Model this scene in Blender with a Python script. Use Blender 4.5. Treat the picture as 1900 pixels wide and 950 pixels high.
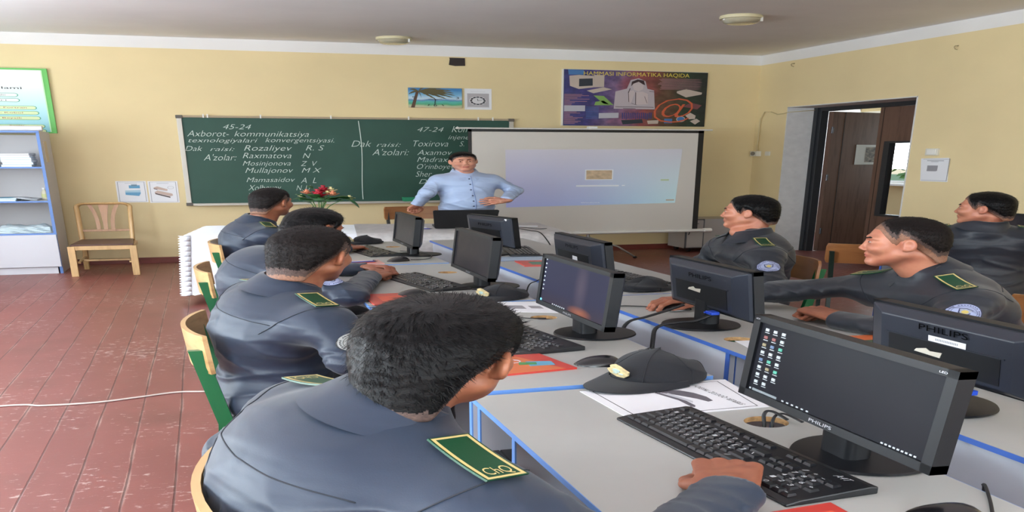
import bpy, bmesh, math, random
import numpy as np
from mathutils import Vector, Matrix

random.seed(7)
rng = np.random.default_rng(7)
for _o in list(bpy.data.objects):
    bpy.data.objects.remove(_o)
SC = bpy.context.scene
COL = SC.collection

# ------------------------------------------------------------------ camera
# the photograph shows everything about twice as wide as tall, so this place is
# built that wide: plan measures (x, y) are multiplied by K, heights are metres
PITCH, YAW, FY, EYE = math.radians(11.2), math.radians(16.9), 935.0, 1.6
_c, _s = math.cos(PITCH), math.sin(PITCH)
K = _c / math.sqrt(0.25 - _s * _s)
_pitch = math.atan2(_s, _c / K)
_f = 2 * FY / K / 0.5
_shift = FY * ((_s / K) * (_c / K) - _c * _s) / 0.25
cam_data = bpy.data.cameras.new('camera')
cam_data.sensor_width = 36.0
cam_data.lens = _f / 1900 * 36.0
cam_data.shift_y = -_shift / 1900
cam_data.clip_start = 0.05
cam_data.clip_end = 200
cam = bpy.data.objects.new('camera', cam_data)
COL.objects.link(cam)
cam.location = (0, 0, EYE)
cam.rotation_euler = (math.pi / 2 - _pitch, 0, -YAW)
SC.camera = cam
SC.view_settings.view_transform = 'Standard'
SC.view_settings.look = 'None'
SC.view_settings.gamma = 1
SC.view_settings.use_curve_mapping = False
SC.view_settings.exposure = 0.0

# ------------------------------------------------------------------ world and daylight
wd = bpy.data.worlds.new('sky')
SC.world = wd
wd.use_nodes = True
nt = wd.node_tree
nt.nodes.clear()
_o = nt.nodes.new('ShaderNodeOutputWorld')
_b = nt.nodes.new('ShaderNodeBackground')
_k = nt.nodes.new('ShaderNodeTexSky')
_k.sky_type = 'NISHITA'
_k.sun_disc = False
_k.sun_elevation = math.radians(48)
_k.sun_rotation = math.radians(120)
_b.inputs[1].default_value = 0.35
nt.links.new(_k.outputs[0], _b.inputs[0])
nt.links.new(_b.outputs[0], _o.inputs[0])

def daylight(x, y, z, sx, sz, power, rz, tilt=128, col=(0.80, 0.91, 1.0)):
    l = bpy.data.lights.new('window_daylight', 'AREA')
    l.shape = 'RECTANGLE'
    l.size = sx * K
    l.size_y = sz
    l.energy = power
    l.color = col
    o = bpy.data.objects.new('window_daylight', l)
    COL.objects.link(o)
    o.location = (x * K, y * K, z)
    o.rotation_euler = (math.radians(tilt), 0, rz)
    return o
# daylight standing in the three left windows and the rear window of the room
for _y, _p in ((0.2, 740), (3.0, 680), (5.8, 380)):
    daylight(-2.56, _y, 1.85, 1.7, 1.7, _p, -math.pi / 2)
daylight(-0.6, -1.96, 1.85, 2.2, 1.7, 680, math.pi * 0, 150)
daylight(2.6, -1.96, 1.85, 2.2, 1.7, 680, math.pi * 0, 150)  # fill for the right side, from the added second rear window
daylight(6.9, 8.3, 1.9, 1.6, 1.4, 200, math.pi / 2)

# ------------------------------------------------------------------ materials
def lin(c):
    return tuple(((v / 255) / 12.92 if v / 255 <= 0.04045 else ((v / 255 + 0.055) / 1.055) ** 2.4) for v in c) + (1.0,)

MATS = {}
class NT:
    def __init__(s, m):
        s.t = m.node_tree
        s.bsdf = s.t.nodes['Principled BSDF']
        s.tc = s.t.nodes.new('ShaderNodeTexCoord')
        s.mp = s.t.nodes.new('ShaderNodeMapping')
        s.mp.inputs['Scale'].default_value = (1 / K, 1 / K, 1)
        s.t.links.new(s.tc.outputs['Object'], s.mp.inputs[0])
        s.co = s.mp.outputs[0]
    def n(s, typ, **kw):
        q = s.t.nodes.new(typ)
        for a, v in kw.items():
            setattr(q, a, v)
        return q
    def l(s, a, b):
        s.t.links.new(a, b)
    def scaled(s, sc):
        m = s.n('ShaderNodeMapping')
        m.inputs['Scale'].default_value = sc
        s.l(s.co, m.inputs[0])
        return m.outputs[0]
    def noise(s, scale, detail=3, co=None, rough=0.5):
        q = s.n('ShaderNodeTexNoise')
        q.inputs['Scale'].default_value = scale
        q.inputs['Detail'].default_value = detail
        q.inputs['Roughness'].default_value = rough
        s.l(co or s.co, q.inputs['Vector'])
        return q.outputs[0]
    def ramp(s, fac, stops):
        q = s.n('ShaderNodeValToRGB')
        e = q.color_ramp.elements
        e[0].position, e[0].color = stops[0][0], stops[0][1]
        e[1].position, e[1].color = stops[-1][0], stops[-1][1]
        for p, c in stops[1:-1]:
            x = e.new(p)
            x.color = c
        s.l(fac, q.inputs[0])
        return q.outputs[0]
    def mix(s, fac, a, b, mode='MIX'):
        q = s.n('ShaderNodeMix', data_type='RGBA', blend_type=mode)
        for v, i in ((fac, 0), (a, 6), (b, 7)):
            if hasattr(v, 'is_linked') or hasattr(v, 'links'):
                s.l(v, q.inputs[i])
            else:
                q.inputs[i].default_value = v
        return q.outputs[2]
    def bump(s, h, strength=0.3, dist=0.01):
        q = s.n('ShaderNodeBump')
        q.inputs['Strength'].default_value = strength
        q.inputs['Distance'].default_value = dist
        s.l(h, q.inputs['Height'])
        s.l(q.outputs[0], s.bsdf.inputs['Normal'])

def mat(name, rgb, rough=0.5, metal=0.0, spec=0.5, vary=0.0, vscale=6, bump=0.0, bscale=40, bdist=0.004, emit=None, estr=0.0, stretch=None, sheen=0.0, coat=0.0, sss=0.0):
    if name in MATS:
        return MATS[name]
    m = bpy.data.materials.new(name)
    m.use_nodes = True
    t = NT(m)
    b = t.bsdf
    c = lin(rgb)
    b.inputs['Base Color'].default_value = c
    b.inputs['Roughness'].default_value = rough
    b.inputs['Metallic'].default_value = metal
    b.inputs['Specular IOR Level'].default_value = spec
    b.inputs['Sheen Weight'].default_value = sheen
    b.inputs['Coat Weight'].default_value = coat
    co = t.scaled(stretch) if stretch else None
    if vary:
        f = t.noise(vscale, 4, co)
        lo = tuple(v * (1 - vary) for v in c[:3]) + (1,)
        hi = tuple(min(1, v * (1 + vary)) for v in c[:3]) + (1,)
        t.l(t.ramp(f, [(0.3, lo), (0.7, hi)]), b.inputs['Base Color'])
    if bump:
        t.bump(t.noise(bscale, 5, co), bump, bdist)
    if emit:
        b.inputs['Emission Color'].default_value = lin(emit)
        b.inputs['Emission Strength'].default_value = estr
    if sss:
        b.inputs['Subsurface Weight'].default_value = sss
        b.inputs['Subsurface Radius'].default_value = (0.012, 0.004, 0.002)
        b.inputs['Subsurface Scale'].default_value = 1.0
    MATS[name] = m
    return m

def sub(a, b):
    return (a[0] - b[0], a[1] - b[1], a[2] - b[2])

# ------------------------------------------------------------------ mesh building
class MB:
    """collects shapes (plan in metres before widening) into one mesh"""
    def __init__(s):
        s.v, s.f, s.m = [], [], []
        s.T = None
    def add(s, vs, fs, mi=0, T=None):
        b = len(s.v)
        for p in vs:
            q = Vector(p)
            if T is not None:
                q = T @ q
            if s.T is not None:
                q = s.T @ q
            s.v.append((q.x, q.y, q.z))
        for f in fs:
            s.f.append(tuple(i + b for i in f))
            s.m.append(mi)
        return s
    def box(s, c, d, mi=0, T=None):
        x, y, z = c
        a, b, e = d[0] / 2, d[1] / 2, d[2] / 2
        v = [(x + i * a, y + j * b, z + k * e) for i in (-1, 1) for j in (-1, 1) for k in (-1, 1)]
        f = [(0, 1, 3, 2), (4, 6, 7, 5), (0, 4, 5, 1), (2, 3, 7, 6), (0, 2, 6, 4), (1, 5, 7, 3)]
        return s.add(v, f, mi, T)
    def bx(s, x0, x1, y0, y1, z0, z1, mi=0, T=None):
        return s.box(((x0 + x1) / 2, (y0 + y1) / 2, (z0 + z1) / 2), (x1 - x0, y1 - y0, z1 - z0), mi, T)
    def prism(s, pts, axis, a0, a1, mi=0, T=None):
        """pts 2d polygon extruded along axis (0,1,2)"""
        n = len(pts)
        v = []
        for a in (a0, a1):
            for p, q in pts:
                v.append({0: (a, p, q), 1: (p, a, q), 2: (p, q, a)}[axis])
        f = [tuple(range(n))[::-1], tuple(range(n, 2 * n))]
        f += [(i, (i + 1) % n, n + (i + 1) % n, n + i) for i in range(n)]
        return s.add(v, f, mi, T)
    def cyl(s, p0, p1, r0, r1=None, n=16, mi=0, cap=True):
        r1 = r0 if r1 is None else r1
        p0, p1 = Vector(p0), Vector(p1)
        d = (p1 - p0).normalized()
        u = d.orthogonal().normalized()
        w = d.cross(u)
        v = []
        for p, r in ((p0, r0), (p1, r1)):
            for i in range(n):
                a = 2 * math.pi * i / n
                v.append(p + u * (r * math.cos(a)) + w * (r * math.sin(a)))
        f = [(i, (i + 1) % n, n + (i + 1) % n, n + i) for i in range(n)]
        if cap:
            f += [tuple(range(n))[::-1], tuple(range(n, 2 * n))]
        return s.add(v, f, mi)
    def tube(s, pts, r, n=8, mi=0, closed=False, flat=1.0):
        pts = [Vector(p) for p in pts]
        v, f = [], []
        m = len(pts)
        up = None
        for i, p in enumerate(pts):
            a = pts[max(i - 1, 0)]
            b = pts[min(i + 1, m - 1)]
            d = (b - a).normalized()
            if up is None:
                up = d.orthogonal().normalized()
            up = (up - d * up.dot(d)).normalized()
            w = d.cross(up)
            rr = r[i] if isinstance(r, (list, tuple)) else r
            for j in range(n):
                t = 2 * math.pi * j / n
                v.append(p + up * (rr * math.cos(t)) + w * (rr * flat * math.sin(t)))
        for i in range(m - 1):
            for j in range(n):
                f.append((i * n + j, i * n + (j + 1) % n, (i + 1) * n + (j + 1) % n, (i + 1) * n + j))
        f += [tuple(range(n))[::-1], tuple(range((m - 1) * n, m * n))]
        return s.add(v, f, mi)
    def bar(s, p0, p1, wx, wy, mi=0):
        """straight bar with a level rectangular section at both ends"""
        v = [(p[0] + i * wx / 2, p[1] + j * wy / 2, p[2]) for p in (p0, p1) for i, j in ((-1, -1), (1, -1), (1, 1), (-1, 1))]
        return s.add(v, [(3, 2, 1, 0), (4, 5, 6, 7), (0, 1, 5, 4), (1, 2, 6, 5), (2, 3, 7, 6), (3, 0, 4, 7)], mi)
    def lathe(s, prof, c=(0, 0, 0), n=32, mi=0, T=None):
        v, f = [], []
        for r, z in prof:
            for i in range(n):
                a = 2 * math.pi * i / n
                v.append((c[0] + r * math.cos(a), c[1] + r * math.sin(a), c[2] + z))
        for k in range(len(prof) - 1):
            for i in range(n):
                f.append((k * n + i, k * n + (i + 1) % n, (k + 1) * n + (i + 1) % n, (k + 1) * n + i))
        f += [tuple(range(n))[::-1], tuple(range((len(prof) - 1) * n, len(prof) * n))]
        return s.add(v, f, mi, T)
    def ball(s, c, r, n=12, mi=0, T=None):
        if not isinstance(r, (tuple, list)):
            r = (r, r, r)
        v, f = [(c[0], c[1], c[2] - r[2])], []
        for k in range(1, n):
            t = math.pi * k / n
            for i in range(2 * n):
                a = math.pi * i / n
                v.append((c[0] + r[0] * math.sin(t) * math.cos(a), c[1] + r[1] * math.sin(t) * math.sin(a), c[2] - r[2] * math.cos(t)))
        v.append((c[0], c[1], c[2] + r[2]))
        N = 2 * n
        for i in range(N):
            f.append((0, 1 + (i + 1) % N, 1 + i))
            f.append((len(v) - 1, 1 + (n - 2) * N + i, 1 + (n - 2) * N + (i + 1) % N))
        for k in range(n - 2):
            for i in range(N):
                a, b = 1 + k * N + i, 1 + k * N + (i + 1) % N
                f.append((a, b, b + N, a + N))
        return s.add(v, f, mi, T)
    def grid(s, rows, mi=0, closed=False):
        n = len(rows[0])
        v = [p for r in rows for p in r]
        f = []
        for i in range(len(rows) - 1):
            for j in range(n if closed else n - 1):
                k = (j + 1) % n
                f.append((i * n + j, i * n + k, (i + 1) * n + k, (i + 1) * n + j))
        return s.add(v, f, mi)
    def sheet(s, rows, th, mi=0, closed=False):
        """grid given thickness th along its normals"""
        A = np.array([[tuple(p) for p in r] for r in rows], float)
        du = np.gradient(A, axis=0)
        if closed:
            dv = (np.roll(A, -1, 1) - np.roll(A, 1, 1)) / 2
        else:
            dv = np.gradient(A, axis=1)
        N = np.cross(du, dv)
        N /= np.linalg.norm(N, axis=2, keepdims=True) + 1e-12
        B = A + N * th
        m, n = A.shape[:2]
        v = [tuple(p) for p in A.reshape(-1, 3)] + [tuple(p) for p in B.reshape(-1, 3)]
        o = m * n
        f = []
        nn = n if closed else n - 1
        for i in range(m - 1):
            for j in range(nn):
                k = (j + 1) % n
                a, b, c, d = i * n + j, i * n + k, (i + 1) * n + k, (i + 1) * n + j
                f.append((a, d, c, b) if False else (d, c, b, a))
                f.append((o + a, o + b, o + c, o + d))
        for i in (0, m - 1):
            for j in range(nn):
                k = (j + 1) % n
                a, b = i * n + j, i * n + k
                f.append((a, b, o + b, o + a))
        if not closed:
            for j in (0, n - 1):
                for i in range(m - 1):
                    a, b = i * n + j, (i + 1) * n + j
                    f.append((a, b, o + b, o + a))
        return s.add(v, f, mi)
    def text(s, txt, o, ux, uz, mi=0, depth=0.0006, shear=0.0):
        """text filling the parallelogram o + a*ux + b*uz (b=1 is capital height)"""
        V, F = text_geo(txt, shear)
        ux, uz = Vector(ux), Vector(uz)
        nrm = ux.cross(uz).normalized()
        o = Vector(o)
        vs = [o + ux * a + uz * b + nrm * depth for a, b in V]
        return s.add(vs, F, mi)
    def build(s, name, mats, parent=None, loc=(0, 0, 0), rz=0.0, smooth=False, bevel=0.0, auto=None, recalc=True):
        me = bpy.data.meshes.new(name)
        V = np.array(s.v, float)
        V[:, :2] *= K
        me.from_pydata(V.tolist(), [], s.f)
        if not isinstance(mats, (list, tuple)):
            mats = [mats]
        for m in mats:
            me.materials.append(m)
        if len(mats) > 1:
            me.polygons.foreach_set('material_index', s.m)
        if recalc:
            bm = bmesh.new()
            bm.from_mesh(me)
            bmesh.ops.recalc_face_normals(bm, faces=bm.faces)
            bm.to_mesh(me)
            bm.free()
        if smooth:
            me.polygons.foreach_set('use_smooth', [True] * len(me.polygons))
            if auto:
                me.set_sharp_from_angle(angle=math.radians(auto))
        me.update()
        o = bpy.data.objects.new(name, me)
        COL.objects.link(o)
        o.location = (loc[0] * K, loc[1] * K, loc[2])
        o.rotation_euler = (0, 0, rz)
        if parent:
            o.parent = parent
        if bevel:
            b = o.modifiers.new('edge', 'BEVEL')
            b.width = bevel
            b.segments = 2
            b.limit_method = 'ANGLE'
            b.angle_limit = math.radians(40)
            b.harden_normals = False
        return o

_TX = {}
def text_geo(txt, shear):
    k = (txt, shear)
    if k in _TX:
        return _TX[k]
    cu = bpy.data.curves.new('t', 'FONT')
    cu.body = txt
    cu.size = 1.0
    cu.shear = shear
    cu.resolution_u = 3
    cu.offset = -0.013 if shear else 0.0
    ob = bpy.data.objects.new('t', cu)
    COL.objects.link(ob)
    dg = bpy.context.evaluated_depsgraph_get()
    dg.update()
    me = bpy.data.meshes.new_from_object(ob.evaluated_get(dg))
    V = [(v.co.x, v.co.y) for v in me.vertices]
    F = [tuple(p.vertices) for p in me.polygons]
    bpy.data.objects.remove(ob)
    bpy.data.curves.remove(cu)
    bpy.data.meshes.remove(me)
    if V:
        x0 = min(v[0] for v in V)
        x1 = max(v[0] for v in V)
        V = [((x - x0) / max(1e-6, x1 - x0), y / 0.69) for x, y in V]
    _TX[k] = (V, F)
    return _TX[k]

def tag(o, label, cat, group=None):
    o['label'] = label
    o['category'] = cat
    if group:
        o['group'] = group
    return o
def thing(name, label, cat, loc=(0, 0, 0), rz=0.0, group=None):
    o = bpy.data.objects.new(name, None)
    o.empty_display_size = 0.1
    COL.objects.link(o)
    o.location = (loc[0] * K, loc[1] * K, loc[2])
    o.rotation_euler = (0, 0, rz)
    return tag(o, label, cat, group)
def structure(o):
    o['kind'] = 'structure'
    return o
def kids(o):
    return [c for c in o.children]
def dup(o, loc=None, rz=None, label=None, parent=None):
    c = o.copy()
    COL.objects.link(c)
    if parent:
        c.parent = parent
    if loc is not None:
        c.location = (loc[0] * K, loc[1] * K, loc[2])
    if rz is not None:
        c.rotation_euler = (0, 0, rz)
    if label:
        c['label'] = label
    for ch in list(o.children):
        dup(ch, parent=c)
    return c


# ------------------------------------------------------------------ surfaces of the room
WHITE = lin((235, 232, 226))
def floor_material():
    m = bpy.data.materials.new('painted_boards')
    m.use_nodes = True
    t = NT(m)
    sx = t.n('ShaderNodeSeparateXYZ')
    t.l(t.co, sx.inputs[0])
    def math_(op, a, b=None):
        q = t.n('ShaderNodeMath', operation=op)
        for i, v in enumerate((a, b)):
            if v is None:
                continue
            if hasattr(v, 'links'):
                t.l(v, q.inputs[i])
            else:
                q.inputs[i].default_value = v
        return q.outputs[0]
    wob = t.noise(3.0, 2, t.scaled((1, 0.6, 1)))
    xs = math_('ADD', sx.outputs[0], math_('MULTIPLY', math_('SUBTRACT', wob, 0.5), 0.012))
    u = math_('DIVIDE', math_('ADD', xs, 0.15), 0.118)
    fr = math_('FRACT', u)
    dist = math_('MINIMUM', fr, math_('SUBTRACT', 1.0, fr))
    board = math_('FLOOR', u)
    wn = t.n('ShaderNodeTexWhiteNoise', noise_dimensions='1D')
    t.l(board, wn.inputs['W'])
    base = t.ramp(t.noise(2.2, 4), [(0.3, lin((124, 65, 58))), (0.55, lin((136, 73, 66))), (0.75, lin((116, 62, 54)))])
    shade = t.ramp(wn.outputs[0], [(0.0, (0.86, 0.86, 0.86, 1)), (1.0, (1.1, 1.08, 1.06, 1))])
    base = t.mix(1.0, base, shade, 'MULTIPLY')
    # chipped paint: flecks drawn out across the boards
    fl = t.noise(26, 6, t.scaled((0.8, 1.6, 1)), 0.72)
    area = t.noise(1.6, 3)
    flm = t.ramp(math_('ADD', fl, math_('MULTIPLY', math_('SUBTRACT', area, 0.5), 0.35)), [(0.605, (0, 0, 0, 1)), (0.645, (1, 1, 1, 1))])
    flm2 = math_('MULTIPLY', flm, 0.72)
    col = t.mix(flm2, base, lin((196, 172, 164)))
    scr = t.ramp(t.noise(60, 4, t.scaled((0.25, 2.2, 1)), 0.8), [(0.64, (0, 0, 0, 1)), (0.7, (1, 1, 1, 1))])
    col = t.mix(math_('MULTIPLY', scr, 0.5), col, lin((205, 180, 170)))
    worn = t.ramp(t.noise(9, 5, t.scaled((1, 0.5, 1)), 0.7), [(0.60, (0, 0, 0, 1)), (0.72, (1, 1, 1, 1))])
    col = t.mix(math_('MULTIPLY', worn, 0.25), col, lin((120, 92, 82)))
    # rough pale crumbs along the seams and a dark crack in them
    seamn = t.noise(22, 4, t.scaled((1, 1.4, 1)), 0.7)
    crack = t.ramp(math_('DIVIDE', dist, math_('ADD', 0.012, math_('MULTIPLY', seamn, 0.03))), [(0.6, (1, 1, 1, 1)), (1.0, (0, 0, 0, 1))])
    crumb = t.ramp(math_('DIVIDE', dist, math_('MULTIPLY', seamn, 0.12)), [(0.75, (1, 1, 1, 1)), (1.0, (0, 0, 0, 1))])
    patchy = t.ramp(t.noise(5, 3, t.scaled((1, 1, 1))), [(0.46, (0, 0, 0, 1)), (0.68, (1, 1, 1, 1))])
    col = t.mix(math_('MULTIPLY', math_('MULTIPLY', crumb, patchy), 0.5), col, lin((190, 160, 148)))
    col = t.mix(math_('MULTIPLY', crack, 0.72), col, lin((70, 36, 32)))
    t.l(col, t.bsdf.inputs['Base Color'])
    t.bsdf.inputs['Roughness'].default_value = 0.42
    t.bump(math_('ADD', math_('MULTIPLY', crack, -1.0), math_('MULTIPLY', fl, 0.3)), 0.5, 0.004)
    return m
def wall_material(name, rgb, rough=0.75):
    m = bpy.data.materials.new(name)
    m.use_nodes = True
    t = NT(m)
    c = lin(rgb)
    a = tuple(v * 0.95 for v in c[:3]) + (1,)
    b = tuple(min(1, v * 1.04) for v in c[:3]) + (1,)
    f = t.noise(1.3, 5)
    t.l(t.ramp(f, [(0.3, a), (0.7, b)]), t.bsdf.inputs['Base Color'])
    t.bsdf.inputs['Roughness'].default_value = rough
    t.bsdf.inputs['Specular IOR Level'].default_value = 0.25
    t.bump(t.noise(60, 6), 0.12, 0.003)
    return m
M_FLOOR = floor_material()
M_YEL = wall_material('yellow_wall_paint', (230, 210, 164))
M_WHT = wall_material('white_wall_paint', (232, 229, 226))
M_CEIL = wall_material('ceiling_paint', (246, 245, 244))
M_PLASTER = mat('white_plaster', (218, 216, 214), 0.8, vary=0.06, vscale=14, bump=0.3, bscale=30)
M_SKIRT = mat('red_brown_skirting_paint', (120, 52, 42), 0.5, vary=0.15)
M_BLACK = mat('black_plastic', (20, 20, 22), 0.42)
M_WHITEP = mat('white_plastic', (232, 230, 224), 0.4)

XR, YB, HC = 4.645, 8.02, 3.265
XL, YN = -2.5, -1.9
mb = MB().bx(XL - .1, 7.2, YN - .1, 9.4, -.12, 0)
structure(mb.build('floor', M_FLOOR))
mb = MB().bx(XL - .1, XR + .1, YN - .1, YB + .1, HC, HC + .12)
structure(mb.build('ceiling', M_CEIL))
BAND = 3.11
mb = MB().bx(XL - .1, XR + .35, YB, YB + .15, 0, BAND, 0).bx(XL - .1, XR + .35, YB, YB + .15, BAND, HC, 1)
structure(mb.build('wall_back', [M_YEL, M_WHT]))
# right wall with the door opening
DY0, DY1, DZ = 5.935, 7.53, 2.39
mb = MB()
mb.bx(XR, XR + .30, YN, DY0, 0, BAND, 0).bx(XR, XR + .30, DY1, YB + .02, 0, BAND, 0).bx(XR, XR + .30, DY0, DY1, DZ, BAND, 0)
mb.bx(XR, XR + .30, YN, YB + .02, BAND, HC, 1)
structure(mb.build('wall_right', [M_YEL, M_WHT]))
# white plastered reveals of the door opening
mb = MB()
mb.bx(XR - .003, XR + .27, DY1 - .012, DY1 + .001, 0, DZ).bx(XR - .003, XR + .27, DY0 - .001, DY0 + .012, 0, DZ)
mb.bx(XR - .003, XR + .27, DY0, DY1, DZ - .012, DZ + .001)
structure(mb.build('trim_1', M_PLASTER))
mb = MB()
for (a, b) in ((XL, XR),):
    mb.bx(a, b, YB - .018, YB, 0, .085)
structure(mb.build('baseboard_back', M_SKIRT))
mb = MB().bx(XR - .018, XR, YN, DY0, 0, .085).bx(XR - .018, XR, DY1, YB - .02, 0, .085)
structure(mb.build('baseboard_right', M_SKIRT))
# left wall with three windows, near wall with one plus one added for fill light
def wall_holes(name, axis, c0, c1, a0, a1, holes, mats):
    """holes: (a0,a1,z0,z1) along the wall"""
    m = MB()
    xs = a0
    def put(p, q, z0, z1, mi=0):
        if axis == 'x':
            m.bx(c0, c1, p, q, z0, z1, mi)
        else:
            m.bx(p, q, c0, c1, z0, z1, mi)
    for h in holes:
        put(xs, h[0], 0, BAND)
        put(h[0], h[1], 0, h[2])
        put(h[0], h[1], h[3], BAND)
        xs = h[1]
    put(xs, a1, 0, BAND)
    put(a0, a1, BAND, HC, 1)
    return structure(m.build(name, mats))
LW = [(-0.75, 1.15), (2.05, 3.95), (4.85, 6.75)]
wall_holes('wall_left', 'x', XL - .1, XL, YN, YB + .02, [(a, b, .9, 2.8) for a, b in LW], [M_YEL, M_WHT])
wall_holes('wall_near', 'y', YN - .1, YN, XL - .1, XR + .3, [(-1.8, .6, .9, 2.8), (1.4, 3.8, .9, 2.8)], [M_YEL, M_WHT])
M_GLASS = bpy.data.materials.new('window_glass')
M_GLASS.use_nodes = True
_g = M_GLASS.node_tree
_p = _g.nodes['Principled BSDF']
_p.inputs['Base Color'].default_value = (1, 1, 1, 1)
_p.inputs['Roughness'].default_value = 0.0
_p.inputs['IOR'].default_value = 1.1
_p.inputs['Transmission Weight'].default_value = 1.0
M_PVC = mat('white_window_frame', (236, 236, 234), 0.35)
def window(n, axis, c, a0, a1, z0, z1):
    m = MB()
    t = .05
    def put(p, q, u, v):
        if axis == 'x':
            m.bx(c - .03, c + .03, p, q, u, v)
        else:
            m.bx(p, q, c - .03, c + .03, u, v)
    put(a0, a1, z0, z0 + t); put(a0, a1, z1 - t, z1)
    mid = (a0 + a1) / 2
    for x in (a0, mid - t / 2, a1 - t):
        put(x, x + t, z0 + t, z1 - t)
    put(a0 + t, mid - t / 2, 2.2, 2.24); put(mid + t / 2, a1 - t, 2.2, 2.24)
    o = structure(m.build('window_%d' % n, M_PVC))
    return o
for i, (a, b) in enumerate(LW):
    window(i + 1, 'x', XL - .05, a, b, .9, 2.8)
window(4, 'y', YN - .05, -1.8, .6, .9, 2.8)
window(5, 'y', YN - .05, 1.4, 3.8, .9, 2.8)  # unseen window, added to let fill light in from the rear

# corridor beyond the door, with its own window and the trees outside
M_CORR = wall_material('corridor_paint', (226, 206, 158))
mb = MB()
XC = 6.6
mb.bx(XC, XC + .12, YN, 7.2, 0, HC).bx(XC, XC + .12, 7.2, 9.4, 0, 1.06).bx(XC, XC + .12, 7.2, 9.4, 2.5, HC)
structure(mb.build('wall_corridor', M_CORR))
mb = MB().bx(XR + .3, XC + .12, 9.3, 9.4, 0, HC)
structure(mb.build('wall_corridor_end', M_WHT))
mb = MB().bx(XR + .1, XC + .12, YN, 9.4, HC, HC + .1)
structure(mb.build('ceiling_corridor', M_WHT))
mb = MB().bx(XC - .10, XC + .02, 7.2, 9.3, 1.03, 1.07)
structure(mb.build('trim_2', M_PVC))
mb = MB()
for y in (7.2, 8.2, 9.25):
    mb.bx(XC + .03, XC + .08, y, y + .05, 1.07, 2.5)
mb.bx(XC + .03, XC + .08, 7.25, 9.25, 1.07, 1.12).bx(XC + .03, XC + .08, 7.25, 9.25, 2.45, 2.5)
structure(mb.build('window_6', M_PVC))
# trees outside the corridor window
M_LEAF = mat('sunlit_leaves', (140, 175, 96), 0.6, vary=0.5, vscale=5)
M_BARK = mat('bark', (98, 80, 62), 0.8)
def tree(x, y, h, lab):
    t = thing('leafy_tree', lab, 'tree', (x, y, 0))
    MB().cyl((0, 0, 0), (0.05, 0, h * .55), .09, .05, 10).build('trunk', M_BARK, t)
    m = MB()
    r = random.Random(int(x * 100))
    for i in range(900):
        a, b = r.uniform(0, 6.28), r.uniform(-1, 1)
        q = r.uniform(.55, 1.0)
        p = Vector((math.cos(a) * math.sqrt(1 - b * b) * q * h * .32, math.sin(a) * math.sqrt(1 - b * b) * q * h * .32, h * .65 + b * q * h * .38))
        d = Vector((r.uniform(-1, 1), r.uniform(-1, 1), r.uniform(-1, 1))).normalized() * .11
        e = d.orthogonal().normalized() * .07
        m.add([p - d, p + e, p + d, p - e], [(0, 1, 2, 3)])
    m.build('crown', M_LEAF, t, recalc=False)
tree(8.9, 10.6, 3.3, 'leafy tree seen through the tall glass of the door')
tree(10.4, 13.0, 4.2, 'leafy tree farther off beyond the corridor window')
mb = MB().bx(7.2, 30, -8, 40, -.12, 0)
structure(mb.build('ground_outside', mat('grass_ground', (120, 140, 84), 0.9, vary=0.2)))

# ------------------------------------------------------------------ the door
M_STEEL = mat('dark_steel_frame', (52, 54, 58), 0.45, metal=0.3)
def wood(name, rgb, dark, scale=9, rough=0.4, axis='z', amt=0.8):
    if name in MATS:
        return MATS[name]
    m = bpy.data.materials.new(name)
    m.use_nodes = True
    t = NT(m)
    st = {'z': (1.6, 1.6, .10), 'x': (.10, 1.6, 1.6), 'y': (1.6, .10, 1.6)}[axis]
    co = t.scaled(st)
    f = t.noise(scale * 2, 6, co, 0.65)
    c = t.ramp(f, [(0.28, lin(dark)), (0.5, lin(rgb)), (0.75, tuple(min(1, v * 1.12) for v in lin(rgb)[:3]) + (1,))])
    t.l(c, t.bsdf.inputs['Base Color'])
    t.bsdf.inputs['Roughness'].default_value = rough
    t.bump(f, 0.08, 0.002)
    MATS[name] = m
    return m
M_DOORW = wood('brown_laminate', (104, 78, 66), (72, 50, 42), 10, 0.4)
M_GROOVE = mat('dark_groove', (38, 28, 24), 0.6)
M_REDW = mat('hinge_metal', (70, 70, 74), 0.35, metal=0.8)
XD = 4.92
mb = MB()
mb.bx(XD - .02, XD + .05, DY1 - .10, DY1 - .012, 0, DZ - .012)
mb.bx(XD - .02, XD + .05, DY0 + .012, DY0 + .10, 0, DZ - .012)
mb.bx(XD - .02, XD + .05, DY0 + .1, DY1 - .1, DZ - .07, DZ - .012)
mb.bx(XD - .035, XD - .02, DY1 - .06, DY1 - .012, 0, DZ - .012)
fr = structure(mb.build('door_1', M_STEEL, bevel=.004))
# closed leaf with the long glass
Y2 = 6.69
GY0, GY1, GZ0, GZ1 = 6.20, 6.57, .72, 1.80
lf = structure(MB().bx(XD, XD + .045, DY0 + .10, GY0, .01, DZ - .075).bx(XD, XD + .045, GY1, Y2, .01, DZ - .075)
    .bx(XD, XD + .045, GY0, GY1, .01, GZ0).bx(XD, XD + .045, GY0, GY1, GZ1, DZ - .075).build('door_2', M_DOORW))
MB().bx(XD - .006, XD + .05, GY0 - .0, GY0 + .025, GZ0, GZ1).bx(XD - .006, XD + .05, GY1 - .045, GY1 + .02, GZ0 - .02, GZ1 + .02) \
    .bx(XD - .006, XD + .05, GY0, GY1 - .045, GZ0 - .02, GZ0 + .012).bx(XD - .006, XD + .05, GY0, GY1 - .045, GZ1 - .01, GZ1 + .02).build('glass_frame', M_STEEL, lf)
MB().bx(XD + .018, XD + .022, GY0 + .02, GY1 - .04, GZ0, GZ1).build('glass', M_GLASS, lf)
MB().bx(XD - .002, XD + .0005, GY1 + .07, GY1 + .076, .02, DZ - .08).build('groove', M_GROOVE, lf)
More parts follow.
